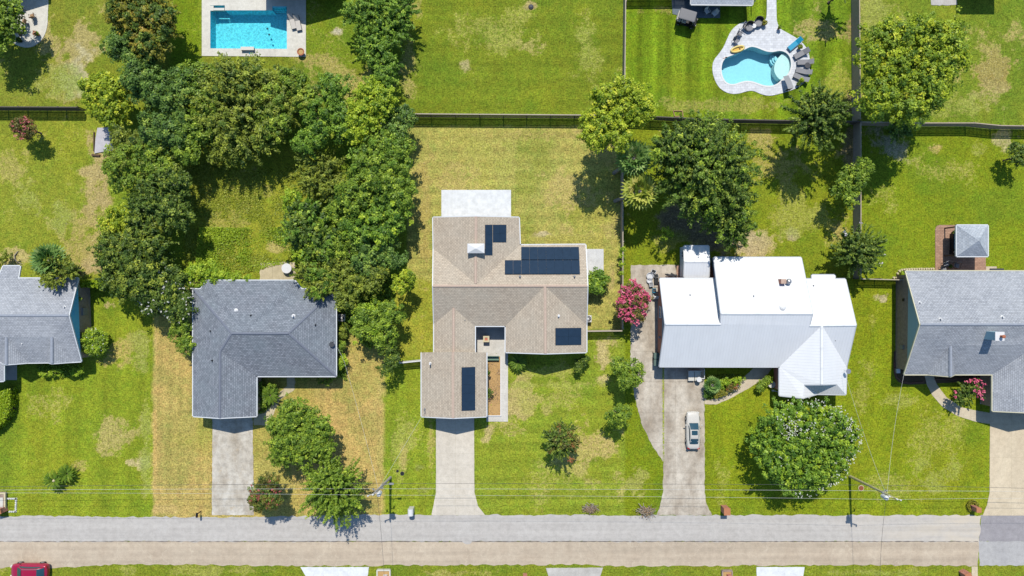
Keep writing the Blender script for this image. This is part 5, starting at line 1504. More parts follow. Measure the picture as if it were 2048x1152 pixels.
# clipped hedge and the vine-covered hedge line
def hedge(label, line, wd, h, pal, dens=60):
    pts = [np.array(P(*q)) for q in line]
    t = thing('hedge', label, 'hedge', tuple(pts[len(pts) // 2]))
    ps = []
    core = MB()
    for a_, b_ in zip(pts[:-1], pts[1:]):
        d = b_ - a_; ln = np.linalg.norm(d); u = d / ln; s_ = np.array([-u[1], u[0], 0])
        n = int(ln * (wd + 2 * h) * dens)
        f_ = RNG.random(n)
        side = RNG.uniform(-1, 1, n); top = RNG.random(n) < .6
        off = np.where(top, side * wd / 2, np.sign(side) * wd / 2); z = np.where(top, h, RNG.random(n) * h)
        C = a_ + u * (f_ * ln)[:, None] + s_ * off[:, None] + np.array([0, 0, 1.0]) * z[:, None] + rnd(n) * .07
        N = np.where(top[:, None], np.array([0, 0, 1.0]), s_ * np.sign(side)[:, None]) + rnd(n) * .5
        ps.append((C, N, rnd(n), np.full(n, .12), np.full(n, .08), RNG.normal(.5, .22, n)))
        core.box(tuple((a_ + b_) / 2 + np.array([0, 0, h / 2 - .03])), (ln, wd * .86, h * .92), math.atan2(u[1], u[0]))
    leaves_mesh('foliage', *cat_(ps), lm(pal), t)
    core.build('branches', M['bark'], t)


hedge('clipped curved bright green hedge at the left edge', [(22, 776), (24, 796), (23, 812), (16, 828), (2, 842), (-24, 858)], 1.5, 1.3, 'hedge', 190)
hedge('vine-covered hedge between blue gabled house and dark feathery tree', [(166, 567), (190, 568), (214, 568), (236, 567)], .7, 1.9, 'hedge', 90)

# ground cover: overgrown yard, driveway weeds, dry litter
def scatter(name, zone, n, leaf, pal, hmax, seedn=0, upright=.5):
    xs = [q[0] for q in zone]; ys = [q[1] for q in zone]
    X = RNG.uniform(min(xs), max(xs), n * 2); Y = RNG.uniform(min(ys), max(ys), n * 2)
    k = inpoly(X, Y, zone)
    dn = fbm(X / 16, Y / 16, 3.0, 31 + seedn, 4)
    k &= RNG.random(len(X)) < sm(.3, .62, dn)
    X, Y, dn = X[k], Y[k], dn[k]
    n = len(X)
    C = np.stack([(X - 1024) / 16, (576 - Y) / 16, RNG.random(n) ** 1.5 * hmax * (.4 + dn)], -1)
    N = np.array([0, 0, 1.0]) + rnd(n) * upright
    L = leaf * RNG.uniform(.7, 1.4, n)
    o = leaves_mesh(name, C, N, rnd(n), L, L * RNG.uniform(.35, .6, n), RNG.normal(.5, .2, n) + (dn - .5) * .8, lm(pal), None)
    return tag(o, kind='stuff')


scatter('overgrown_grass', [(372, 330), (420, 320), (480, 345), (600, 330), (640, 400), (580, 470), (590, 520), (520, 540), (440, 556), (380, 560), (370, 470), (385, 420)], 30000, .1, 'wild', .12, 0, .6)
scatter('overgrown_grass', [(400, 455), (560, 455), (580, 520), (500, 545), (430, 556), (390, 540)], 15000, .085, 'bright', .4, 3, .7)
scatter('undergrowth', [(640, 540), (700, 530), (790, 560), (790, 640), (740, 700), (690, 650), (675, 600)], 5000, .17, 'mid', .6, 5, .7)
scatter('undergrowth', [(675, 570), (700, 570), (694, 760), (674, 752)], 2600, .14, 'mid', .6, 6, .7)
scatter('undergrowth', [(514, 757), (560, 757), (545, 800), (540, 826), (515, 826)], 2600, .12, 'mid', .5, 7, .7)
scatter('undergrowth', [(70, 730), (160, 728), (165, 752), (90, 755)], 1200, .12, 'mid', .3, 8, .7)
scatter('weeds', [(1324.6, 735), (1328, 735), (1328.4, 925), (1325.4, 925)], 1500, .05, 'yel', .07, 9)
scatter('weeds', [(478, 522), (592, 522), (592, 528), (540, 530), (505, 550), (478, 548)], 1200, .1, 'bright', .15, 10)
scatter('weeds', [(1002, 700), (1003, 830), (996, 830), (975, 830), (975, 712)], 50, .08, 'mid', .1, 11)
scatter('weeds', [(1407, 750), (1412, 800), (1440, 795), (1490, 752), (1470, 748)], 1500, .11, 'olive', .25, 12, .7)
scatter('weeds', [(1240, 262), (1250, 262), (1250, 520), (1240, 520)], 700, .1, 'mid', .3, 13, .7)
scatter('pine_straw', [(975, 714), (1000, 714), (1000, 830), (975, 830)], 1600, .09, 'dry', .05, 14)
# ================================================================ fences
M['fence'] = plain('weathered_boards', (176, 168, 156), .9, .25, 4)
M['fence_dark'] = plain('dark_boards', (104, 98, 92), .9, .25, 4)
M['fence_tan'] = plain('pale_tan_boards', (196, 184, 164), .9, .2, 4)  # paler tan for the cap rails
M['fence_grey'] = plain('grey_boards', (190, 174, 154), .9, .25, 4)


def fence(label, line, h, mat, capmat, bw=.14, gap=.035, step=2.4):
    gap = min(gap, .02)
    p = [P(*q) for q in line]
    t = thing('fence', label, 'fence', p[0])
    bo = MB(); ra = MB(); posts = []
    for a_, b_ in zip(p[:-1], p[1:]):
        d = b_ - a_; ln = d.length; u = d / ln; rz = math.atan2(u.y, u.x); s_ = Vector((-u.y, u.x, 0))
        n = int(ln / (bw + gap))
        for i in range(n):
            c_ = a_ + u * ((i + .5) * ln / n)
            hh = h + random.uniform(-.03, .03)
            bo.box((c_.x, c_.y, hh / 2 + .03), (bw, .022, hh - .03), rz + random.uniform(-.02, .02))
        m_ = (a_ + b_) / 2
        for z in (.35, h - .35): ra.box((m_.x + s_.x * .04, m_.y + s_.y * .04, z), (ln, .045, .09), rz)
        ra.box((m_.x, m_.y, h + .04), (ln, .11, .035), rz)
        k = max(1, int(ln / step))
        for i in range(k + 1):
            c_ = a_ + u * (i * ln / k)
            posts.append((c_ + s_ * .1, rz))
    bo.build('boards', mat, t); ra.build('rail', capmat, t)
    for c_, rz in posts[:100]:
        MB().box((c_.x, c_.y, (h + .02) / 2 - .05), (.1, .1, h + .02), rz).build('post', mat, t)
    return t


fence('dark weathered fence running from the left edge to the yellow-green tree', [(-60, 221), (172, 222)], 1.8, M['fence_dark'], M['fence_dark'])
fence('long dark picket fence along the back of the dry lawn', [(815, 235), (960, 236), (1100, 237), (1246, 238)], 1.8, M['fence_dark'], M['fence_tan'], .1, .04)
fence('dark fence along the lawn of the free-form pool', [(1250, 238), (1400, 245), (1560, 248), (1708, 250)], 1.8, M['fence_dark'], M['fence_dark'], .11, .04)
fence('grey fence between the big lawn and the golf cart lawn', [(1247, -30), (1245.5, 100), (1244, 232)], 1.8, M['fence_grey'], M['fence_tan'], .16, .01)
fence('side fence between the dry lawn and the fan palms', [(1241, 330), (1241, 430), (1241, 540), (1241, 656)], 1.8, M['fence_grey'], M['fence_tan'], .16, .01)
fence('tall weathered fence beside the very large yellow-green tree', [(1702, -40), (1703, 90), (1704, 245)], 2.0, M['fence_grey'], M['fence_grey'], .16, .008)
fence('dark fence under the small trees between the back lawns', [(1706, 252), (1706, 390), (1706, 556)], 1.9, M['fence'], M['fence_grey'], .16, .008)
fence('grey fence from the tree to the right edge', [(1706, 251), (1830, 253), (1930, 253), (1980, 258), (2110, 260)], 1.8, M['fence_grey'], M['fence_grey'], .14, .02)
fence('short dark fence between the brown house and the side fence', [(1171, 661), (1240, 660)], 1.7, M['fence_dark'], M['fence_tan'], .1, .04)
fence('short fence with white cap left of the garage', [(788, 721), (806, 723), (846, 719)], 1.6, M['fence_dark'], M['white'], .1, .04)
fence('short dark fence between crape myrtle and the grey house', [(1706, 558), (1792, 560)], 1.6, M['fence_dark'], M['fence_tan'], .1, .04)
fence('green shaded fence beside the pool house at the top edge', [(1250, -.5), (1396, -.5)], 1.7, M['fence_dark'], M['fence_tan'], .1, .04)

# ================================================================ utility poles and wires
M['pole'] = plain('weathered_pole', (206, 200, 150), .9, .25, 5)
M['pole2'] = plain('grey_pole', (190, 184, 178), .9, .25, 5)
M['cable'] = plain('cable', (214, 214, 210), .6, .05)
M['cable_dark'] = plain('dark_cable', (90, 90, 92), .6, .05)


def upole(label, bx, by, tx, ty, h, mat, side):
    b0 = P(bx, by); tp = P(tx, ty, h)
    t = thing('utility_pole', label, 'utility pole', b0, 'utility poles along the road')
    MB().tube([b0 - Vector((0, 0, .1)), b0.lerp(tp, .5), tp], [.17, .145, .11], 12).build('pole', mat, t)
    at = lambda f: b0.lerp(tp, f)
    k = at(.84) + Vector((side * .36, -.25, 0))
    b_ = MB(); b_.lathe([(.05, -.5), (.24, -.48), (.26, .35), (.2, .45), (.05, .5)], k, 14); b_.tube([k + Vector((0, 0, .4)), k + Vector((0, 0, .72))], [.06, .035], 8); b_.tube([k, at(.84)], .05, 6)
    b_.build('transformer', M['white'], t)
    ar = at(.955)
    MB().box(ar, (1.5, .09, .11), R(18 * side)).build('crossarm', mat, t)
    for dx in (-.65, .65):
        q = ar + Matrix.Rotation(R(18 * side), 3, 'Z') @ Vector((dx, 0, .05))
        MB().lathe([(.03, 0), (.09, .06), (.05, .12), (.1, .18), (.04, .27)], q, 10).build('insulator', M['white'], t)
    b_ = MB(); b_.lathe([(.03, 0), (.09, .06), (.05, .12), (.09, .18), (.04, .26)], tp, 10); b_.build('insulator', M['white'], t)
    for f, s_ in ((.72, .45), (.8, -.4)):
        q = at(f); b_ = MB(); b_.tube([q, q + Vector((s_, .15, .1)), q + Vector((s_ * 1.2, .15, -.25))], .04, 7); b_.lathe([(.03, -.2), (.1, -.15), (.1, .12), (.03, .2)], q + Vector((s_, .15, -.02)), 10); b_.build('cutout_switch', M['grey'], t)
    return t, at


t1, at1 = upole('weathered wooden utility pole leaning over the right lawn, with transformer', 1699, 952, 1793, 998, 10.2, M['pole'], -1)
t2, at2 = upole('grey utility pole with transformer near the white mailbox', 781, 955, 746, 989, 10.0, M['pole2'], 1)
# lamp arm on the second pole
q = at2(.5)
MB().tube([q, q + Vector((.4, .2, .3)), q + Vector((1.0, .3, .35))], .035, 8).box(q + Vector((1.15, .3, .34)), (.5, .22, .12)).build('lamp_arm', M['grey'], t2)


def wire(label, pts, r, mat, sag=.25, group='overhead wires'):
    V = []
    for a_, b_ in zip(pts[:-1], pts[1:]):
        a_, b_ = Vector(a_), Vector(b_)
        for i in range(14):
            f_ = i / 14
            V.append(a_.lerp(b_, f_) - Vector((0, 0, sag * 4 * f_ * (1 - f_))))
    V.append(Vector(pts[-1]))
    o = MB().tube(V, r, 5, False).build('wire', mat)
    tag(o, label, 'wire', group)


def run(f_, dy, px0, py0, px1, py1, z0, z1):
    o = Vector((0, dy, 0))
    return [P(px0, py0, z0), at2(f_) + o, at1(f_) + o, P(px1, py1, z1)]


wire('lowest dark cable of the overhead lines along the road', run(.53, .28, -160, 975, 2300, 983, 5.3, 5.3), .018, M['cable_dark'], .15)
wire('middle pale cable of the overhead lines along the road', run(.63, -.12, -160, 981, 2300, 985, 6.3, 6.3), .013, M['cable'], .15)
wire('upper pale wire of the overhead lines along the road', run(.985, -.1, -160, 986, 2300, 997, 9.8, 9.8), .01, M['cable'], .3)
G2 = 'service wires from the poles to the houses'
wire('service wire from the grey pole to the charcoal house', [at2(.72), P(690, 728, 4.2), P(671, 690, 3.6)], .012, M['cable'], .3, G2)
wire('service wire from the grey pole to the brown house garage', [at2(.72), P(850, 822, 3.6)], .012, M['cable'], .4, G2)
wire('service wire from the weathered pole to the white metal roof', [at1(.8), P(1690, 745, 4.2)], .011, M['cable'], .5, G2)
wire('service wire from the weathered pole to the right grey house', [at1(.82), P(1809, 744, 3.1)], .012, M['cable'], .4, G2)
wire('wire crossing the road from the weathered pole', [at1(.82), P(1760, 1180, 6)], .016, M['cable_dark'], .4, G2)
wire('wire crossing the road from the grey pole', [at2(.8), P(770, 1180, 6)], .016, M['cable_dark'], .4, G2)

# ================================================================ vehicles
def se(v, e): return math.copysign(abs(v) ** e, v)


def ring(y, wd, z0, z1, e=.5, n=20, tw=1.0):
    out = []
    for k in range(n):
        t = 2 * math.pi * k / n
        cx, cz = se(math.cos(t), e), se(math.sin(t), e)
        ww = wd * (1 - (1 - tw) * max(0, cz))
        out.append(Vector((cx * ww, y, (z0 + z1) / 2 + cz * (z1 - z0) / 2)))
    return out


def wheel(t, x, y, r, wd):
    s_ = 1 if x > 0 else -1
    w_ = tag(MB().tube([(x - wd / 2, y, r), (x + wd / 2, y, r)], r, 20).build('wheel', M['tyre'], t))
    MB().tube([(x + s_ * (wd / 2 - .01), y, r), (x + s_ * (wd / 2 + .015), y, r)], r * .62, 14).build('rim', M['chrome'], w_)


M['car_glass'] = plain('car_glass', (46, 82, 96), .12, .08, spec=.6)


def car(label, paint, hatch=False, L=4.75, W=.92):
    """nose towards +y, built at the origin"""
    t = thing('car', label, 'car')
    h = L / 2
    if not hatch:
        prof = [(h, .52, .34, .52), (h - .04, .68, .26, .62), (h - .2, .8, .2, .72), (h - .6, .88, .18, .82), (h - 1.35, .915, .17, .92), (h - 2.2, .92, .17, .95), (-h + 1.5, .92, .17, .97), (-h + .8, .9, .18, .98), (-h + .25, .83, .22, .95), (-h + .05, .72, .28, .86), (-h, .56, .36, .7)]
        roofp = [(h - 1.32, .72, .93), (h - 1.75, .68, 1.2), (h - 2.1, .63, 1.4), (h - 2.7, .62, 1.44), (-h + 1.45, .61, 1.4), (-h + 1.05, .64, 1.18), (-h + .62, .7, .98)]
        glassf, glassr = (h - 1.36, h - 2.08), (-h + 1.42, -h + .7)
    else:
        prof = [(h, .5, .36, .58), (h - .05, .68, .28, .72), (h - .22, .82, .22, .84), (h - .6, .9, .2, .95), (h - 1.1, .93, .19, 1.02), (h - 2.0, .94, .19, 1.05), (-h + 1.2, .94, .2, 1.08), (-h + .5, .91, .22, 1.1), (-h + .12, .82, .28, 1.05), (-h, .66, .36, .9)]
        roofp = [(h - 1.02, .76, 1.02), (h - 1.5, .74, 1.34), (h - 1.9, .7, 1.56), (h - 2.6, .69, 1.6), (-h + .95, .67, 1.56), (-h + .5, .69, 1.36), (-h + .14, .74, 1.06)]
        glassf, glassr = (h - 1.08, h - 1.86), (-h + .92, -h + .24)
    sc_ = W / .92
    body = MB().loft([ring(y, w_ * sc_, a_, b_, .42, 24, .9) for y, w_, a_, b_ in prof])
    bo = fixn(body.build('body', paint, t, True)); m_ = bo.modifiers.new('s', 'SUBSURF'); m_.levels = m_.render_levels = 1
    cab = MB().loft([ring(y, w_ * sc_, .7, z, .38, 24, .86) for y, w_, z in roofp])
    cb = fixn(cab.build('cabin', paint, t, True)); m_ = cb.modifiers.new('s', 'SUBSURF'); m_.levels = m_.render_levels = 1
    zi = lambda y: float(np.interp(-y, [-q[0] for q in roofp], [q[2] for q in roofp]))
    wi = lambda y: float(np.interp(-y, [-q[0] for q in roofp], [q[1] for q in roofp])) * sc_

    def sheet(name, y0, y1, k, mat, par, lift=.022, curve=.0):
        V = []; n = 7; mrows = 5
        for j in range(mrows):
            y = y0 + (y1 - y0) * j / (mrows - 1)
            for i in range(n):
                u = -1 + 2 * i / (n - 1)
                V.append((u * wi(y) * k, y, zi(y) + lift - .045 * u * u))
        F = [[j * n + i, j * n + i + 1, (j + 1) * n + i + 1, (j + 1) * n + i] for j in range(mrows - 1) for i in range(n - 1)]
        return fixn(mesh_obj(name, V, F, mat, par, True))
    sheet('windshield', *glassf, .8, M['car_glass'], t)
    sheet('rear_window', *glassr, .78, M['car_glass'], t)
    if not hatch: sheet('sunroof', h - 2.2, h - 2.75, .62, M['car_glass'], t, .03)
    for sx in (-1, 1):
        V = []
        for y in np.linspace(glassf[0] - .3, glassr[1] + .45, 8):
            zt = zi(y) - .1
            V += [(sx * (wi(y) * .985 + .02), y, max(.98 if not hatch else 1.08, zt - .36 if zt > 1.3 else zt - .08)), (sx * (wi(y) * .9 + .02), y, zt)]
        F = [[2 * i, 2 * i + 2, 2 * i + 3, 2 * i + 1] for i in range(7)]
        mesh_obj('side_window', V, F, M['car_glass'], t)
        ym = glassf[0] - .25
        MB().box((sx * (W + .1), ym, .98), (.2, .12, .13)).build('side_mirror', paint, t, bevel=.03)
        MB().box((sx * .62 * sc_, h - .13, .62 if not hatch else .72), (.34, .2, .12), R(-sx * 22)).build('headlight', M['offwhite'], t, bevel=.03)
        MB().box((sx * .64 * sc_, -h + .11, .8 if not hatch else .95), (.32, .16, .14), R(sx * 20)).build('tail_light', M['red_lamp'], t, bevel=.03)
        for y in (h - .95, -h + .98): wheel(t, sx * (W - .1), y, .32, .22)
    if hatch:
        for sx in (-1, 1): MB().tube([(sx * .55, h - 1.95, 1.6), (sx * .55, h - 2.2, 1.66), (sx * .55, -h + 1.0, 1.64), (sx * .55, -h + .85, 1.58)], .022, 6).build('roof_rail', M['chrome'], t)
    MB().box((0, h - .02, .46), (.5, .05, .12)).build('number_plate', M['white'], t)
    return t


M['red_lamp'] = plain('red_lamp', (170, 30, 34), .3, .05)
M['paint_white'] = plain('champagne_silver_paint', (220, 216, 206), .3, .03, coat=.6)
M['paint_red'] = plain('crimson_paint', (172, 16, 62), .3, .05, coat=.7)
place(car('pale silver-white four-door sedan parked on the old driveway', M['paint_white'], L=4.65, W=.88), P(1383.5, 858.5), 0)
place(car('dark red hatchback parked on the grass at the bottom edge', M['paint_red'], True, L=4.7, W=.93), P(67, 1137.5), R(90))


def golf_cart():
    t = thing('golf_cart', 'black golf cart with grey roof parked on the lawn near the free-form pool', 'golf cart')
    b_ = MB(); b_.loft([ring(y, w_, a_, z_, .4, 20) for y, w_, a_, z_ in ((1.2, .42, .35, .7), (1.05, .56, .26, .86), (.6, .6, .24, .9), (.35, .6, .24, .42), (-.2, .6, .24, .42), (-.25, .62, .24, .78), (-1.0, .62, .26, .8), (-1.2, .54, .34, .68))])
    fixn(b_.build('body', M['black'], t))
    for y in (-.3, -.95): MB().box((0, y, .86), (1.1, .46, .14)).build('seat', M['tan_fabric'], t, bevel=.03)
    for y in (-.56, -1.22): MB().box((0, y, 1.1), (1.08, .1, .42), M=Matrix.Rotation(R(-8), 3, 'X')).build('backrest', M['tan_fabric'], t, bevel=.03)
    r_ = MB(); r_.loft([ring(y, w_, z0, z1, .35, 24) for y, w_, z0, z1 in ((.75, .5, 1.86, 1.92), (.7, .62, 1.82, 1.95), (-1.15, .64, 1.82, 1.96), (-1.22, .52, 1.86, 1.93))])
    fixn(r_.build('roof', M['cart_roof'], t))
    for sx in (-1, 1):
        MB().tube([(sx * .54, .72, .8), (sx * .56, .5, 1.84)], .022, 8).build('roof_post', M['black'], t)
        MB().tube([(sx * .58, -1.15, .75), (sx * .58, -1.08, 1.84)], .022, 8).build('roof_post', M['black'], t)
        for y in (.82, -.86): wheel(t, sx * .56, y, .24, .2)
        MB().box((sx * .36, 1.16, .66), (.18, .08, .1)).build('headlight', M['offwhite'], t)
    MB().add([(-.52, .79, .86), (.52, .79, .86), (.5, .56, 1.78), (-.5, .56, 1.78)], [[0, 1, 2, 3]]).build('windscreen', M['white'], t)
    MB().tube([(-.28, .5, .85), (-.28, .2, 1.08)], .02, 6).tube([(-.28 + .17 * math.cos(a_), .2 + .06 * math.sin(a_), 1.08 + .14 * math.sin(a_)) for a_ in np.linspace(0, 6.28, 14)], .016, 6, False).build('steering_wheel', M['black'], t)
    return t


M['cart_roof'] = plain('grey_cart_roof', (112, 112, 116), .45, .1)
place(golf_cart(), P(1371, 44), R(-106), 1.05)

# ================================================================ pool and patio furniture
def lounger(fabric, frame, ang=38, slats=True):
    t = thing('sun_lounger', '', 'sun lounger')
    b_ = MB()
    for sx in (-.32, .32): b_.tube([(sx, -1.0, .3), (sx, .95, .3)], .025, 8)
    for y in (-1.0, .3, .95): b_.tube([(-.32, y, .3), (.32, y, .3)], .022, 8)
    b_.build('frame', frame, t)
    for sx in (-.3, .3):
        for y in (-.85, .7): MB().tube([(sx, y, 0), (sx, y, .3)], .024, 8).build('leg', frame, t)
    MB().box((0, -.36, .345), (.62, 1.28, .05)).build('seat', fabric, t, bevel=.015)
    c_, s_ = math.cos(R(ang)), math.sin(R(ang))
    mt = Matrix.Rotation(R(ang), 3, 'X')
    MB().box((0, .28 + .38 * c_, .345 + .38 * s_), (.62, .76, .05), M=mt).build('backrest', fabric, t, bevel=.015)
    return t


lg0 = lounger(M['lounge_grey'] if 'lounge_grey' in M else M['grey_fabric'], M['darkgrey'])
GL = 'grey loungers beside the free-form pool'
lgs = [(1600.5, 109, 107, 'uppermost grey lounger, next to the blue one by the free-form pool'), (1608, 126.5, 84, 'grey lounger above the small round table by the free-form pool'),
       (1605, 145, 66, 'grey lounger directly below the small round table'), (1600, 158, 58, 'lowest grey lounger on the free-form pool deck')]
for i, (x, y, az, lb) in enumerate(lgs):
    o = lg0 if i == 0 else copy_tree(lg0)
    place(o, P(x, y) + Vector((0, 0, .06)), R({107: -62, 84: -89, 66: -103, 58: -115}[az]), 1.0)
    tag(o, lb, 'sun lounger', GL)
o = lounger(M['blue_plastic'], M['white'], 30)
tag(o, 'bright blue lounger on the free-form pool deck', 'sun lounger'); place(o, P(1587.5, 90) + Vector((0, 0, .06)), R(-50), 1.0)
wl0 = lounger(M['tan_fabric'], M['darkgrey'], 42)
for i, (x, y, rz, lb) in enumerate(((586.5, 45, 15, 'left one of two pale loungers on the rectangular pool deck'), (597.5, 48, 12, 'right one of two pale loungers on the rectangular pool deck'))):
    o = wl0 if i == 0 else copy_tree(wl0)
    place(o, P(x, y) + Vector((0, 0, .06)), R(rz), .95); tag(o, lb, 'sun lounger', 'pale loungers beside the rectangular pool')


def chair(seatm, framem, label='', round_=False):
    t = thing('patio_chair', label, 'chair')
    if round_:
        b_ = MB(); b_.lathe([(.42, .3), (.46, .38), (.4, .42)], n=18); b_.build('seat', seatm, t)
        arc = [(.44 * math.cos(a_), .44 * math.sin(a_), .0) for a_ in np.linspace(R(15), R(165), 10)]
        V = [(x, y, .4) for x, y, z in arc] + [(x * 1.12, y * 1.12 + .04, .86) for x, y, z in arc]
        V += [(x * .9, y * .9, .4) for x, y, z in arc] + [(x * 1.02, y * 1.02 + .04, .86) for x, y, z in arc]
        F = [[i, i + 1, 11 + i, 10 + i] for i in range(9)] + [[20 + i, 30 + i, 31 + i, 21 + i] for i in range(9)] + [[10 + i, 11 + i, 31 + i, 30 + i] for i in range(9)]
        MB().add(V, F).build('backrest', framem, t)
    else:
        MB().box((0, 0, .42), (.52, .52, .05)).build('seat', seatm, t, bevel=.015)
        MB().box((0, .29, .72), (.5, .05, .6), M=Matrix.Rotation(R(-14), 3, 'X')).build('backrest', seatm, t, bevel=.015)
        for sx in (-.29, .29): MB().tube([(sx, -.26, .42), (sx, -.24, .64), (sx, .3, .66)], .025, 7).build('armrest', framem, t)
    for sx in (-.24, .24):
        for y in (-.24, .24): MB().tube([(sx, y, 0), (sx * .95, y * .95, .42)], .022, 7).build('leg', framem, t)
    return t


def table(r, h, topm, legm, label, name='round_table'):
    t = thing(name, label, 'table')
    MB().lathe([(r, h - .04), (r, h)], n=22).build('tabletop', topm, t)
    for k in range(3):
        a_ = k * 2.094 + .4
        MB().tube([(r * .75 * math.cos(a_), r * .75 * math.sin(a_), 0), (r * .5 * math.cos(a_), r * .5 * math.sin(a_), h - .04)], .022, 7).build('leg', legm, t)
    return t


def potted(label, px, py, r, h, pal, z=.06, potm='terracotta', n=260, blossom=None):
    q = P(px, py) + Vector((0, 0, z))
    t = thing('potted_plant', label, 'potted plant', q)
    b_ = MB(); b_.lathe([(r * .55, 0), (r * .8, h * .42), (r * .86, h * .45), (r * .7, h * .45)], q, 14); b_.build('pot', M[potm], t)
    C = np.array(q) + np.array([0, 0, h * .68]) + unit(rnd(n)) * RNG.uniform(.2, 1, n)[:, None] * np.array([r * 1.15, r * 1.15, h * .34])
    leaves_mesh('plant', C, rnd(n) * .5 + np.array([0, 0, .8]), rnd(n), np.full(n, .1), np.full(n, .045), RNG.normal(.5, .2, n), lm(pal), t)
    if blossom:
        m_ = 26; C = np.array(q) + np.array([0, 0, h * .8]) + unit(rnd(m_)) * np.array([r, r, h * .3])
        leaves_mesh('blossoms', C, rnd(m_) * .3 + np.array([0, 0, 1]), rnd(m_), np.full(m_, .09), np.full(m_, .06), RNG.random(m_), lm(blossom), t)
    return t


Q = lambda x, y, z=.06: P(x, y) + Vector((0, 0, z))
# seating group at the top of the free-form pool
G3 = 'dark chairs at the top of the free-form pool deck'
dc = chair(M['grey_fabric'], M['black'], round_=True)
for i, (x, y, rz, lb) in enumerate(((1514, 48, 0, 'dark round chair nearest the paved walk at the top of the pool deck'), (1496, 57, 20, 'dark round chair just left of the small white topped table'))):
    o = dc if i == 0 else copy_tree(dc)
    place(o, Q(x, y), R(rz), 1.15); tag(o, lb, 'chair', G3)
dc2 = chair(M['grey_fabric'], M['black'])
for i, (x, y, rz, lb) in enumerate(((1477, 70, 60, 'dark armchair leaning back between the round chair and the folding chair'), (1469, 84, 30, 'folding grey chair nearest the yellow float'), (1488, 56, 60, 'dark armchair behind the left round chair'))):
    o = dc2 if i == 0 else copy_tree(dc2)
    place(o, Q(x, y), R(rz), 1.1); tag(o, lb, 'chair', G3)
place(table(.28, .5, M['white'], M['black'], 'small white topped side table between the dark round chairs', 'side_table'), Q(1505, 55))
place(table(.36, .5, M['darkgrey'], M['black'], 'small dark round table between the grey loungers', 'side_table'), Q(1611.5, 133.5))
potted('potted plant with bronze leaves at the top of the pool deck near the walk', 1526, 49, .3, .8, 'autumn')
potted('small potted plant on the right edge of the paved walk', 1556, 58, .2, .8, 'mid')
potted('potted yellow-green plant between blue lounger and grey lounger', 1597, 97, .25, .8, 'olive')
potted('potted yellow-leaved plant at the lower end of the loungers', 1600, 163, .26, .7, 'lime')
potted('small dark potted plant at the lower right edge of the pool deck', 1594, 170, .22, .6, 'dark', potm='black')
# yellow inflatable float
t = thing('pool_float', 'yellow inflatable boat-shaped pool float lying on the deck', 'pool float')
rg = [(.95 * se(math.cos(a_), .9), .36 * math.sin(a_), .2) for a_ in np.linspace(0, 2 * math.pi, 26)]
MB().tube(rg, .15, 10, False).build('tube', M['float'] if 'float' in M else plain('yellow_vinyl', (240, 216, 130), .4, .05), t, True)
MB().lathe([(.3, .1), (.3, .14)], n=20, sx=2.8, sy=1.0).build('floor', plain('orange_vinyl', (236, 190, 70), .4, .1), t)
MB().box((.35, 0, .22), (.18, .5, .14)).build('seat', plain('brown_vinyl', (150, 110, 60), .5, .1), t, bevel=.04)
place(t, Q(1474, 99.5), R(17), .85)
# pool slide board and skimmer lid
t = thing('pool_slide', 'small grey slide on the right rim of the free-form pool', 'pool slide')
V = [(x, y, 1.3 - .28 * (1 + y) ** 1.4 + .1 * x * x) for y in np.linspace(-.9, .9, 9) for x in (-.35, -.2, 0, .2, .35)]
F = [[j * 5 + i, j * 5 + i + 1, j * 5 + i + 6, j * 5 + i + 5] for j in range(8) for i in range(4)]
MB().add(V, F).build('chute', M['grey'], t, True)
for sx in (-.33, .33): MB().tube([(sx, -.85, 0), (sx, -.85, 1.25)], .035, 8).build('leg', M['darkgrey'], t)
for k in range(4): MB().tube([(-.33, -.87, .25 + k * .25), (.33, -.87, .25 + k * .25)], .025, 6).build('rung', M['darkgrey'], t)
place(t, Q(1570, 169), R(12))
t = thing('pool_skimmer', 'thin dark skimmer handle at the left rim of the free-form pool', 'pool tool', Q(1449, 116))
MB().tube([Q(1445, 118, .1), Q(1453, 115, .1)], .03, 7).build('handle', M['terracotta'], t); MB().box(Q(1452, 115.5, .1), (.22, .14, .08)).build('head', M['black'], t)
# rectangular pool
t = thing('planter_bowl', 'round terracotta bowl at the corner of the rectangular pool deck', 'planter', Q(604.5, 107))
b_ = MB(); b_.lathe([(.2, 0), (.42, .55), (.46, .6), (.38, .6), (.3, .5)], Q(604.5, 107), 20); b_.build('bowl', M['terracotta'], t)
MB().lathe([(.3, .48), (.3, .52)], Q(604.5, 107), 16).build('soil', M['mulch'], t)
t = thing('step_bench', 'white bench-like step box at the lower rim of the rectangular pool', 'bench', Q(497.5, 100))
MB().box(Q(497.5, 99.4, .46), (1.65, .42, .05)).build('board', M['offwhite'], t)
for sx in (-12, 12): MB().box(Q(497.5 + sx, 99.8, .25), (.06, .38, .4)).build('leg', M['grey'], t)
t = thing('pool_cleaner', 'small blue and white pool tool lying on the rectangular pool deck', 'pool tool', Q(502, 107))
MB().box(Q(502, 107, .06), (.42, .16, .1), R(8)).build('body', M['blue_plastic'], t, bevel=.03); MB().tube([Q(502, 107, .1), Q(510, 104, .1)], .02, 6).build('handle', M['white'], t)
for x, y, lb in ((534, 56.5, 'upper dark float ball in the rectangular pool'), (537.5, 68.5, 'lower dark float ball in the rectangular pool')):
    o = MB().lathe([(.02, -.12), (.11, -.07), (.13, 0), (.1, .07), (.02, .1)], P(x, y, 0) + Vector((0, 0, -.12)), 14).build('float_ball', plain('teal_plastic', (30, 100, 120), .5, .05), None, True)
    tag(o, lb, 'float')
wc = chair(M['white'], M['white'])
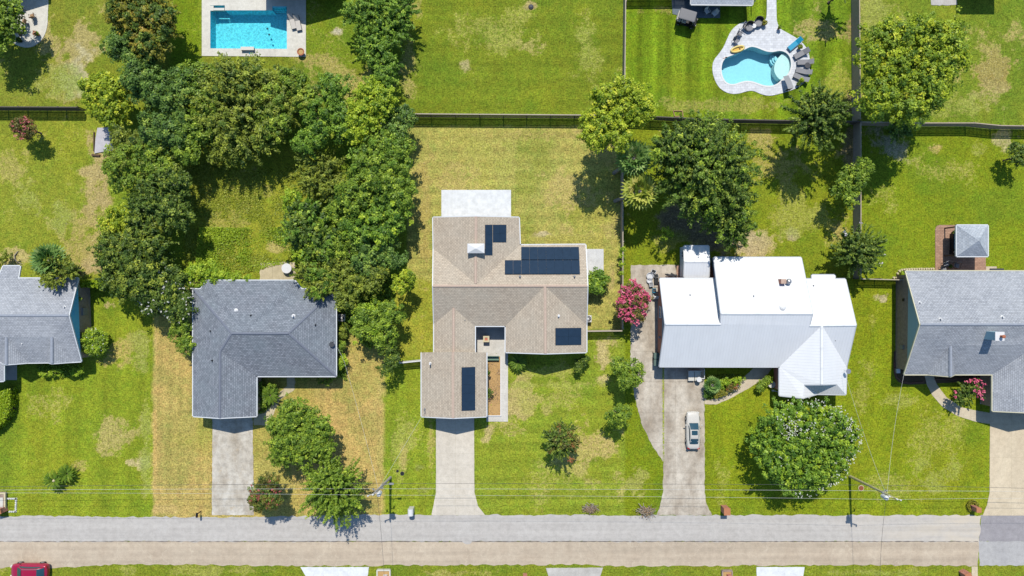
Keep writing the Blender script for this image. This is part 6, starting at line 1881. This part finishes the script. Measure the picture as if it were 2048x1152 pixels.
for i, (x, y, rz, lb) in enumerate(((1412, 26, 30, 'left white chair in the porch shadow of the pool house'), (1427, 30, -50, 'right white chair in the porch shadow of the pool house'))):
    o = wc if i == 0 else copy_tree(wc)
    place(o, Q(x, y), R(rz), 1.0); tag(o, lb, 'chair', 'white chairs at the pool house porch')
# curved patio, top left
bc = chair(M['wood'], M['darkwood'])
for i, (x, y, rz, lb) in enumerate(((70, 35, 200, 'brown wooden chair in the sun on the curved patio'), (47, 20, 30, 'brown chair in the house shadow on the curved patio'), (54, 46, 260, 'brown chair at the tree shadow edge on the curved patio'))):
    o = bc if i == 0 else copy_tree(bc)
    place(o, Q(x, y, .05), R(rz), 1.0); tag(o, lb, 'chair', 'brown chairs on the curved patio')
potted('potted plant with pinkish pot at the rim of the curved patio', 78, 70, .3, .8, 'mid', .05, blossom='rose')
potted('dark round potted plant in the tree shadow on the curved patio', 43, 83, .34, .7, 'dark', .05, 'black')

# ================================================================ around the houses
def ac(label, px, py, r=.42):
    q = P(px, py)
    t = thing('air_conditioner', label, 'air conditioner', q)
    MB().box(q + Vector((0, 0, .42)), (.86, .86, .8)).build('cabinet', M['offwhite'], t, bevel=.04)
    MB().lathe([(.36, .82), (.36, .835)], q, 20).build('fan_opening', M['black'], t)
    b_ = MB(); b_.lathe([(.1, .84), (.1, .88)], q, 12)
    for k in range(4): b_.box(q + Vector((0, 0, .855)), (.7, .03, .015), k * math.pi / 4)
    b_.build('grille', M['white'], t)


ac('white air conditioner unit beside the charcoal roofed house', 686, 635)
ac('white air conditioner unit at the right wall of the brown house', 1175, 637)
# courtyard of house A
q = P(973, 677)
t = thing('fire_pit', 'square red brick fire pit with pale rim in the small courtyard', 'fire pit', q)
MB().box(q + Vector((0, 0, .42)), (.62, .62, .84)).build('base', M['brickred'], t); b_ = MB()
for dx, dy, w_, d_ in ((0, .28, .76, .2), (0, -.28, .76, .2), (.28, 0, .2, .36), (-.28, 0, .2, .36)): b_.box(q + Vector((dx, dy, .88)), (w_, d_, .09))
b_.build('rim', M['stone'], t)
q = P(985.5, 716)
t = thing('garden_bench', 'greenish wooden bench at the top of the pine straw bed', 'bench', q)
gw = plain('greenish_wood', (120, 150, 130), .8, .15)
MB().box(q + Vector((0, 0, .48)), (1.6, .48, .05)).build('seat', gw, t); MB().box(q + Vector((0, .28, .8)), (1.6, .05, .5), M=Matrix.Rotation(R(-10), 3, 'X')).build('backrest', gw, t)
for sx in (-.7, .7): MB().box(q + Vector((sx, 0, .23)), (.07, .44, .46)).build('leg', gw, t)
# edging of the bed
o = MB().box(P(1001.6, 772) + Vector((0, 0, .1)), (.12, 7.35, .14)).box(P(978, 831.4) + Vector((0, 0, .098)), (3.1, .12, .14)).build('bed_edging', M['white']); tag(o, 'white edging strip around the pine straw bed', 'edging')
# slab behind house B
o = place(table(.62, .72, M['white'], M['grey'], 'round white garden table on the mossy slab behind the charcoal house'), Q(577, 537, .05)); 
# grey slab left, top of the yard
t = thing('platform', 'pale grey flat platform with dark timbers at the thicket edge', 'platform', P(207, 281))
MB().prism([tuple(P(x, y)[:2]) for x, y in ((196, 256), (222, 255), (228, 300), (190, 307), (192, 278))], 0, .12).build('cover', concrete('grey_tarp', (204, 200, 204), (184, 182, 188), None, .6), t)
b_ = MB(); b_.box(P(193, 311) + Vector((0, 0, .1)), (1.0, .24, .2), R(-4)); b_.box(P(189, 284) + Vector((0, 0, .08)), (.14, 2.4, .16)); b_.build('timber', M['darkwood'], t)
# wooden frame on grass
t = thing('frame', 'empty wooden frame lying on the grass by the back fence', 'wooden frame', P(1356, 229))
b_ = MB()
for p0, p1 in (((1346, 222), (1364, 222)), ((1346, 222), (1349, 233)), ((1349, 233), (1366, 233)), ((1364, 222), (1366, 233))):
    a_, c_ = P(*p0), P(*p1); d_ = c_ - a_; b_.box(tuple((a_ + c_) / 2 + Vector((0, 0, .08))), (d_.length, .09, .1), math.atan2(d_.y, d_.x))
b_.build('bars', M['wood'], t)
# gazebo furniture
so_ = thing('outdoor_sofa', 'dark outdoor sofa with blue cushions under the gazebo edge', 'sofa', Q(1905.5, 484))
q = Q(1905.5, 484)
MB().box(q + Vector((0, 0, .2)), (.85, 2.0, .36)).build('frame', M['black'], so_); MB().box(q + Vector((-.38, 0, .5)), (.14, 2.0, .4)).build('backrest', M['black'], so_)
for dy in (-.62, 0, .62): MB().box(q + Vector((.08, dy, .45)), (.66, .58, .16)).build('cushion', plain('blue_cushion', (60, 170, 226), .8, .1), so_, bevel=.04)
for dy in (-.9, .9): MB().box(q + Vector((0, dy + (.06 if dy > 0 else -.06), .35)), (.8, .1, .55)).build('armrest', M['black'], so_)
potted('potted fern at the upper end of the gazebo sofa', 1905, 466, .36, .9, 'dark', potm='black')
t = thing('grill', 'dark barbecue grill at the lower end of the gazebo sofa', 'grill', Q(1905, 505)); q = Q(1905, 505)
MB().box(q + Vector((0, 0, .4)), (.9, .5, .75)).build('cabinet', M['black'], t); MB().lathe([(.26, 0), (.24, .14), (.12, .24)], q + Vector((0, 0, .78)), 16, 1.7, 1).build('lid', M['chrome'], t)
g4 = chair(M['grey_fabric'], M['black'])
for i, (x, y, rz, lb) in enumerate(((1887, 529, 25, 'dark patio chair on the brick patio above the grey roof'), (1882, 537, 20, 'dark chair half hidden by the grey eave on the brick patio'), (1908, 531, -10, 'dark chair in the gazebo shadow on the brick patio'))):
    o = g4 if i == 0 else copy_tree(g4)
    place(o, Q(x, y), R(rz), 1.15); tag(o, lb, 'chair', 'chairs on the brick patio')
potted('small orange pot between the chairs on the brick patio', 1897, 533, .2, .5, 'dark')
t = thing('covered_grill', 'black covered grill behind the eave of the grey house', 'grill', Q(1993, 538)); q = Q(1992, 541)
MB().loft([ring(y, w_, 0, z_, .4, 16) for y, w_, z_ in ((-.4, .8, .9), (0, .85, 1.05), (.4, .75, .85))]).build('cover', M['black'], t)
MB().box(q + Vector((0, 0, .1)), (1.7, .5, .1)).build('shelf', M['darkgrey'], t); t.children[0].location = q - t.location
# stone edging
for lb, pts in (('row of pale stones edging the bed behind the grey house', [(1868, 537.5), (1830, 538), (1805, 539), (1796, 543), (1793, 551)]), ('pale stones at the fence end beside the grey house', [(1784, 556), (1790, 555), (1800, 557)])):
    t = thing('stone_edging', lb, 'edging', P(*pts[0]))
    b_ = MB()
    for p0, p1 in zip(pts[:-1], pts[1:]):
        n = max(1, int(math.dist(p0, p1) / 4.4))
        for k in range(n):
            f_ = (k + .5) / n; q = P(p0[0] + (p1[0] - p0[0]) * f_, p0[1] + (p1[1] - p0[1]) * f_)
            b_.box(q + Vector((0, 0, .1)), (.25, .26, .2), random.uniform(0, 1.5), top=.8)
    b_.build('stones', M['stone'], t)
eb = plain('red_edging', (150, 104, 92), .85, .2, 5)
for lb, pts in (('red scalloped edging round the front bed corner of the grey house', [(1788, 725), (1788, 742), (1793, 755), (1803, 763), (1820, 766), (1846, 764)]), ('red scalloped edging along the front bed of the grey house', [(1868, 759), (1900, 758), (1940, 757), (1965, 752)])):
    t = thing('brick_edging', lb, 'edging', P(*pts[0])); b_ = MB()
    for p0, p1 in zip(pts[:-1], pts[1:]):
        n = max(1, int(math.dist(p0, p1) / 2.9)); az = math.atan2(-(p1[1] - p0[1]), p1[0] - p0[0])
        for k in range(n):
            f_ = (k + .5) / n; q = P(p0[0] + (p1[0] - p0[0]) * f_, p0[1] + (p1[1] - p0[1]) * f_)
            b_.box(q + Vector((0, 0, .07)), (.15, .09, .14), az)
    b_.build('bricks', eb, t)
# ladder leaning at D's west wall, and box
t = thing('ladder', 'pale blue ladder leaning on the brown wall of the grey house', 'ladder', P(1799, 723)); pb = plain('pale_blue_paint', (170, 214, 224), .5, .05)
a0 = [P(1796, 735), P(1803, 735)]
b_ = MB()
tops = [v + Vector((.35, .95, 1.5)) for v in a0]
for v, u_ in zip(a0, tops): b_.tube([v, u_], .045, 8)
b_.build('rail', pb, t)
for k in range(5): MB().tube([a0[0].lerp(tops[0], .1 + k * .2), a0[1].lerp(tops[1], .1 + k * .2)], .04, 8).build('rung', pb, t)
t = thing('storage_box', 'small pale box at the front corner of the grey house', 'box', P(1792, 741)); MB().box(P(1792, 741) + Vector((0, 0, .25)), (.42, .5, .5)).build('body', M['grey'], t); MB().box(P(1792, 741) + Vector((0, 0, .52)), (.46, .54, .05)).build('lid', M['trim'], t)
# drainpipes
for lb, x0, y0, x1, y1, z in (('white downspout at the front corner of the white-roofed wing', 1545, 781, 1558, 784, .35), ('white downspout at the grey house garage corner', 1962, 806, 1984, 811, .5)):
    t = thing('downspout', lb, 'downspout', P(x0, y0)); MB().tube([P(x0, y0, z * .3), P(x1, y1, z), P(x1, y1, 2.6)], .05, 8).build('pipe', M['white'], t); MB().box(P(x0 + 1, y0, z * .25), (.3, .22, .08)).build('splash_block', M['offwhite'], t)
o = MB().lathe([(.4, 0), (.42, .5), (.45, .55), (.2, .56)], P(1540.5, 767.5), 20).build('round_stool', M['offwhite']); tag(o, 'round pale drum table beside the front path', 'table')

# house C: porch furniture and clutter
t = thing('garden_bench', 'white two-seat bench under the metal eave beside the driveway', 'bench', P(1389, 750)); q = P(1387, 752)
for sx in (-.4, .4): MB().box(q + Vector((sx, .1, .45)), (.74, 1.3, .1)).build('seat', M['offwhite'], t, bevel=.03)
MB().box(q + Vector((0, .75, .8)), (1.6, .1, .6)).build('backrest', M['offwhite'], t)
for sx in (-.74, .74):
    for y in (-.5, .7): MB().box(q + Vector((sx, y, .2)), (.08, .08, .4)).build('leg', M['white'], t)
place(table(.32, .95, M['white'], M['white'], 'small white pedestal table beside the white bench', 'pedestal_table'), Q(1394, 757, .03))
t = thing('porch_rail', 'white porch railing between the bench and the front bed', 'railing', P(1405, 755))
MB().tube([P(1398, 757, .9), P(1409, 757, .9)], .05, 8).tube([P(1409, 738, .9), P(1409, 757, .9)], .04, 8).build('handrail', M['white'], t)
for y in (740, 757): MB().tube([P(1409, y, 0), P(1409, y, .92)], .045, 8).build('post', M['white'], t)


def bin_(label, px, py, mat, w_=.58, h=1.05, rz=0, group=None):
    q = P(px, py)
    t = thing('wheelie_bin', label, 'trash bin', q, group)
    mm = Matrix.Rotation(rz, 3, 'Z')
    b_ = MB(); b_.loft([[q + mm @ Vector((x * w_ * s_, y * w_ * 1.2 * s_, z)) for x, y in ((-.5, -.5), (.5, -.5), (.5, .5), (-.5, .5))] for s_, z in ((.8, .1), (1, h))]); b_.build('body', mat, t)
    MB().box(q + Vector((0, 0, h + .04)), (w_ * 1.06, w_ * 1.28, .09), rz).build('lid', mat, t, bevel=.03)
    for s_ in (-1, 1):
        v = q + mm @ Vector((s_ * w_ * .42, w_ * .5, .12)); MB().tube([v - mm @ Vector((.03, 0, 0)), v + mm @ Vector((.03, 0, 0))], .12, 12).build('wheel', M['tyre'], t)


bin_('upper one of two grey-green bins at the brick wall', 1309.5, 710, M['green_bin'], .62, group='bins at the brick wall')
bin_('lower one of two grey-green bins at the brick wall', 1309.5, 723.5, M['green_bin'], .62, group='bins at the brick wall')
M['junk'] = plain('white_plastic', (222, 224, 228), .5, .06)


def tub(label, px, py, w_, d_, h, rz, mat, inner='black', name='plastic_tub', cat='tub', group=None, z=.04):
    q = P(px, py) + Vector((0, 0, z)); mm = Matrix.Rotation(rz, 3, 'Z')
    t = thing(name, label, cat, q, group)
    rg = lambda s_, zz: [q + mm @ Vector((x * w_ * s_, y * d_ * s_, zz)) for x, y in ((-.5, -.5), (.5, -.5), (.5, .5), (-.5, .5))]
    MB().loft([rg(.85, 0), rg(1, h), rg(1.08, h), rg(1.08, h + .04), rg(.9, h + .04), rg(.8, .06)], True).build('tub', mat, t)
    MB().box(q + Vector((0, 0, h * .75)), (w_ * .84, d_ * .84, .03), rz).build('contents', M[inner], t)


GJ = 'clutter on the slab behind the brick house'
tub('white tub with dark opening at the top of the clutter pile', 1306, 543, .55, .4, .4, R(-25), M['junk'], group=GJ)
tub('white tub lowest in the clutter pile', 1301, 569, .45, .5, .4, R(10), M['junk'], 'grey', group=GJ)
tub('bright blue tub by the brick wall below the clutter pile', 1307, 581, .4, .5, .45, 0, M['blue_plastic'], 'darkgrey')
tub('grey tub at the right of the clutter pile', 1311, 552, .5, .42, .35, R(20), M['grey'], group=GJ)
for i, (x, y, r_, lb) in enumerate(((1299, 552, .42, 'large round white bucket lid left in the clutter pile'), (1298, 561, .34, 'round white basin in the middle of the clutter pile'))):
    o = MB().lathe([(r_ * .8, 0), (r_, .25), (r_ * 1.05, .28), (r_ * .9, .28), (r_ * .7, .1)], P(x, y) + Vector((0, 0, .04)), 18).build('basin', M['junk']); tag(o, lb, 'basin', GJ)
t = thing('metal_frame', 'dark open metal frame beside the clutter pile', 'cart', P(1312, 562)); q = P(1312, 562)
b_ = MB()
for sx in (-.25, .25):
    for sy in (-.4, .4): b_.tube([q + Vector((sx, sy, .05)), q + Vector((sx, sy, .7))], .025, 6)
for z in (.1, .7): b_.tube([q + Vector((x, y, z)) for x, y in ((-.25, -.4), (.25, -.4), (.25, .4), (-.25, .4), (-.25, -.4))], .025, 6, False)
b_.build('frame', M['darkgrey'], t); MB().box(q + Vector((0, 0, .3)), (.45, .7, .1)).build('tray', M['black'], t)
t = thing('wood_pile', 'pile of dark branches and metal scraps above the low metal roof', 'wood pile', P(1342, 552)); b_ = MB()
for k in range(14):
    a_ = random.uniform(-.5, .7); q = P(1342 + random.uniform(-5, 6), 551 + random.uniform(-3, 3)) + Vector((0, 0, .1 + .03 * k)); d_ = Vector((math.cos(a_), math.sin(a_), .1)) * random.uniform(.3, .6); b_.tube([q - d_, q + d_], random.uniform(.03, .07), 6)
b_.build('branches', M['darkgrey'], t)
t = thing('step_ladder', 'small white stepladder standing at the brick wall', 'ladder', P(1313, 593)); q = P(1312, 594)
b_ = MB()
for sx in (-.5, .5): b_.tube([q + Vector((sx, -.28, .05)), q + Vector((sx * .9, .1, 1.1))], .03, 7); b_.tube([q + Vector((sx, .5, .05)), q + Vector((sx * .9, .1, 1.1))], .03, 7)
b_.build('rail', M['white'], t)
for k in range(4): MB().box(q + Vector((0, -.2 + .09 * k, .25 + .25 * k)), (.95, .1, .03)).build('step', M['white'], t)

# ================================================================ roadside
def mailbox(label, px, py, postm, boxm, h=1.05):
    q = P(px, py)
    t = thing('mailbox', label, 'mailbox', q)
    MB().box(q + Vector((0, .1, h / 2)), (.1, .1, h)).build('post', M[postm], t)
    V = []
    arc = [(.12 * math.cos(a_), .12 + .1 * math.sin(a_)) for a_ in np.linspace(0, math.pi, 8)]
    rg = [(-.12, 0), (.12, 0)] + arc
    MB().loft([[q + Vector((x, y, h + z)) for x, z in rg] for y in (-.3, .25)]).build('box', M[boxm], t)
    MB().box(q + Vector((.13, -.1, h + .2)), (.02, .04, .16)).build('flag', M['red_lamp'], t)


mailbox('black mailbox on a post at the left end of the golden lawn', 402, 1024, 'darkwood', 'black')
t = thing('mailbox', 'large white mailbox cabinet beside the clean driveway', 'mailbox', P(824, 1018)); q = P(824, 1018)
MB().box(q + Vector((0, 0, .55)), (.6, .7, 1.1)).build('pedestal', M['offwhite'], t)
arc = [(.34 * math.cos(a_), .14 + .3 * math.sin(a_)) for a_ in np.linspace(0, math.pi, 10)]
MB().loft([[q + Vector((x, y, 1.1 + z)) for x, z in [(-.34, 0), (.34, 0)] + arc] for y in (-.42, .4)]).build('hood', M['white'], t)
MB().box(q + Vector((0, -.43, 1.25)), (.4, .02, .3)).build('door', M['grey'], t)


def brick_box(label, px, py, w_, d_, h, rz=0):
    q = P(px, py)
    t = thing('mailbox', label, 'mailbox', q)
    MB().box(q + Vector((0, 0, h / 2)), (w_, d_, h), rz).build('pillar', M['brickred'], t)
    MB().box(q + Vector((0, 0, h + .05)), (w_ * 1.12, d_ * 1.12, .1), rz).build('cap', plain('orange_brick_cap', (196, 130, 92), .85, .2, 6), t, bevel=.02)
    MB().box(q + Vector((0, -d_ / 2 - .02, h - .3)), (.2, .05, .22), rz).build('mail_slot', M['black'], t)


brick_box('square brick mailbox pillar right of the old driveway', 1447, 1016, .72, .78, 1.4)
brick_box('brick mailbox pillar beside the planter at the left edge', 8, 1018, 1.0, .6, 1.2, R(14))
brick_box('dark brick mailbox in the ring of plants by the sand driveway', 1944, 1014, .55, .55, 1.2)
C_ = np.array(P(1943, 1011)); n = 700; a_ = RNG.uniform(0, 6.28, n); rr = RNG.uniform(.4, .75, n)
o = thing('flower_ring', 'ring of yellow-green plants around the dark brick mailbox', 'flower bed', tuple(C_))
leaves_mesh('plants', C_ + np.stack([rr * np.cos(a_), rr * np.sin(a_), RNG.uniform(.05, .4, n)], -1), rnd(n) * .5 + np.array([0, 0, .8]), rnd(n), np.full(n, .1), np.full(n, .05), RNG.normal(.5, .2, n), lm('autumn'), o)
t = thing('brick_planter', 'low brick planter with pale rim at the left edge by the road', 'planter', P(2, 998))
MB().box(P(1, 1000) + Vector((0, 0, .16)), (1.6, 2.1, .32)).build('base', M['brickbrown'], t)
b_ = MB(); b_.box(P(1, 985) + Vector((0, 0, .3)), (1.75, .2, .22)); b_.box(P(14, 1000) + Vector((0, 0, .304)), (.2, 2.0, .22)); b_.build('rim', M['stone'], t)
MB().box(P(0, 1003) + Vector((0, 0, .34)), (1.3, 1.2, .08)).build('slab', M['offwhite'], t)
t = thing('stone_border', 'square border of white stones on the grass by the left planter', 'edging', P(24, 1010)); b_ = MB()
for p0, p1 in (((15, 997), (33, 997)), ((33, 997), (32, 1023)), ((32, 1023), (20, 1023))):
    n = int(math.dist(p0, p1) / 3.4)
    for k in range(n + 1):
        f_ = k / n; b_.box(P(p0[0] + (p1[0] - p0[0]) * f_, p0[1] + (p1[1] - p0[1]) * f_) + Vector((0, 0, .07)), (.2, .19, .14), random.uniform(0, 1), top=.8)
b_.build('stones', M['white'], t)


def brush(label, px, py, r_, pal):
    q = P(px, py)
    t = thing('branch_pile', label, 'branch pile', q); b_ = MB()
    for k in range(40):
        a_ = random.gauss(-.5, .7); c_ = q + Vector((random.gauss(0, r_ * .4), random.gauss(0, r_ * .25), random.uniform(.05, .5))); d_ = Vector((math.cos(a_), math.sin(a_), random.uniform(-.2, .3))) * random.uniform(.3, .9) * r_
        b_.tube([c_ - d_, c_ + d_], [.04, .012], 5)
    b_.build('branches', M['palebark'], t)
    n = 360; C = np.array(q) + rnd(n) * np.array([r_ * .5, r_ * .3, .16]) + np.array([0, 0, .35])
    leaves_mesh('dead_leaves', C, rnd(n) + np.array([0, 0, .8]), rnd(n), np.full(n, .09), np.full(n, .045), RNG.random(n), lm(pal), t)


brush('pile of cut branches with orange leaves on the verge', 1180, 1017, .85, 'dry')
brush('grey pile of bare branches on the verge left of the old driveway', 1292, 1021, 1.05, 'dry')
for x, y, r_, lb in ((795, 942, .17, 'smaller dark valve cover on the front lawn'), (804.5, 947, .26, 'larger dark valve cover on the front lawn')):
    t = thing('valve_box', lb, 'valve cover', P(x, y)); MB().lathe([(r_, -.02), (r_, .05)], P(x, y), 14).build('rim', M['darkgrey'], t); MB().lathe([(r_ * .82, .04), (r_ * .82, .065)], P(x, y), 14).build('lid', M['black'], t)
t = thing('manhole_cover', 'round rusty brown lid on the lawn beneath the weathered pole', 'manhole cover', P(1722, 976)); MB().lathe([(.36, -.02), (.36, .06)], P(1722, 976), 20).build('rim', M['stone'], t); MB().lathe([(.3, .05), (.3, .075)], P(1722, 976), 20).build('lid', plain('rusty_lid', (150, 88, 56), .9, .3, 9), t)
o = MB().lathe([(.35, -.02), (.3, .12), (.1, .2)], P(1062, 14), 14).build('rock', M['darkgrey']); tag(o, 'dark rock or stump in a bare patch on the big lawn', 'rock')
t = thing('fallen_branch', 'dead fallen branch on the lawn behind the grey roof', 'branch', P(38, 510)); b_ = MB()
b_.tube([P(30, 521, .1), P(29, 511, .15), P(36, 502, .1)], [.09, .08, .05], 7); b_.tube([P(30, 519, .1), P(36, 525, .1), P(44, 528, .1)], [.07, .06, .03], 7); b_.build('wood', M['palebark'], t)
# items at the bottom edge
def edge_planter(label, px, py, w_, d_, m1, m2):
    t = thing('brick_planter', label, 'planter', P(px, py)); q = P(px, py); b_ = MB()
    for dx, dy, a_, c_ in ((0, d_ / 2, w_, .16), (0, -d_ / 2, w_, .16), (w_ / 2, 0, .16, d_), (-w_ / 2, 0, .16, d_)): b_.box(q + Vector((dx, dy, .18 + .002 * (dx != 0))), (a_, c_, .36))
    b_.build('rim', M[m1], t); MB().box(q + Vector((0, 0, .12)), (w_ - .1, d_ - .1, .22)).build('soil', M['mulch'], t); MB().box(q + Vector((w_ * .15, -.1, .6)), (.5, .45, 1.1)).build('pillar', M[m2], t)


edge_planter('white-edged planter with a white pillar at the bottom edge', 768, 1149, 1.6, 1.3, 'offwhite', 'white')
edge_planter('brown brick planter at the bottom edge right of the old driveway', 1453, 1148, 1.2, 1.0, 'brickbrown', 'brickred')
brick_box('orange brick mailbox at the bottom edge near the dark asphalt patch', 1925, 1146, .7, .9, 1.2, R(25))
brick_box('small pale mailbox pillar at the bottom edge below the clean driveway', 1050, 1150, .5, .5, 1.1)
for x, y, s_, lb in ((1629, 1113, 0, 'left dark patch marker on the tan road'), (1655, 1112, 1, 'right dark patch marker on the tan road')):
    pass
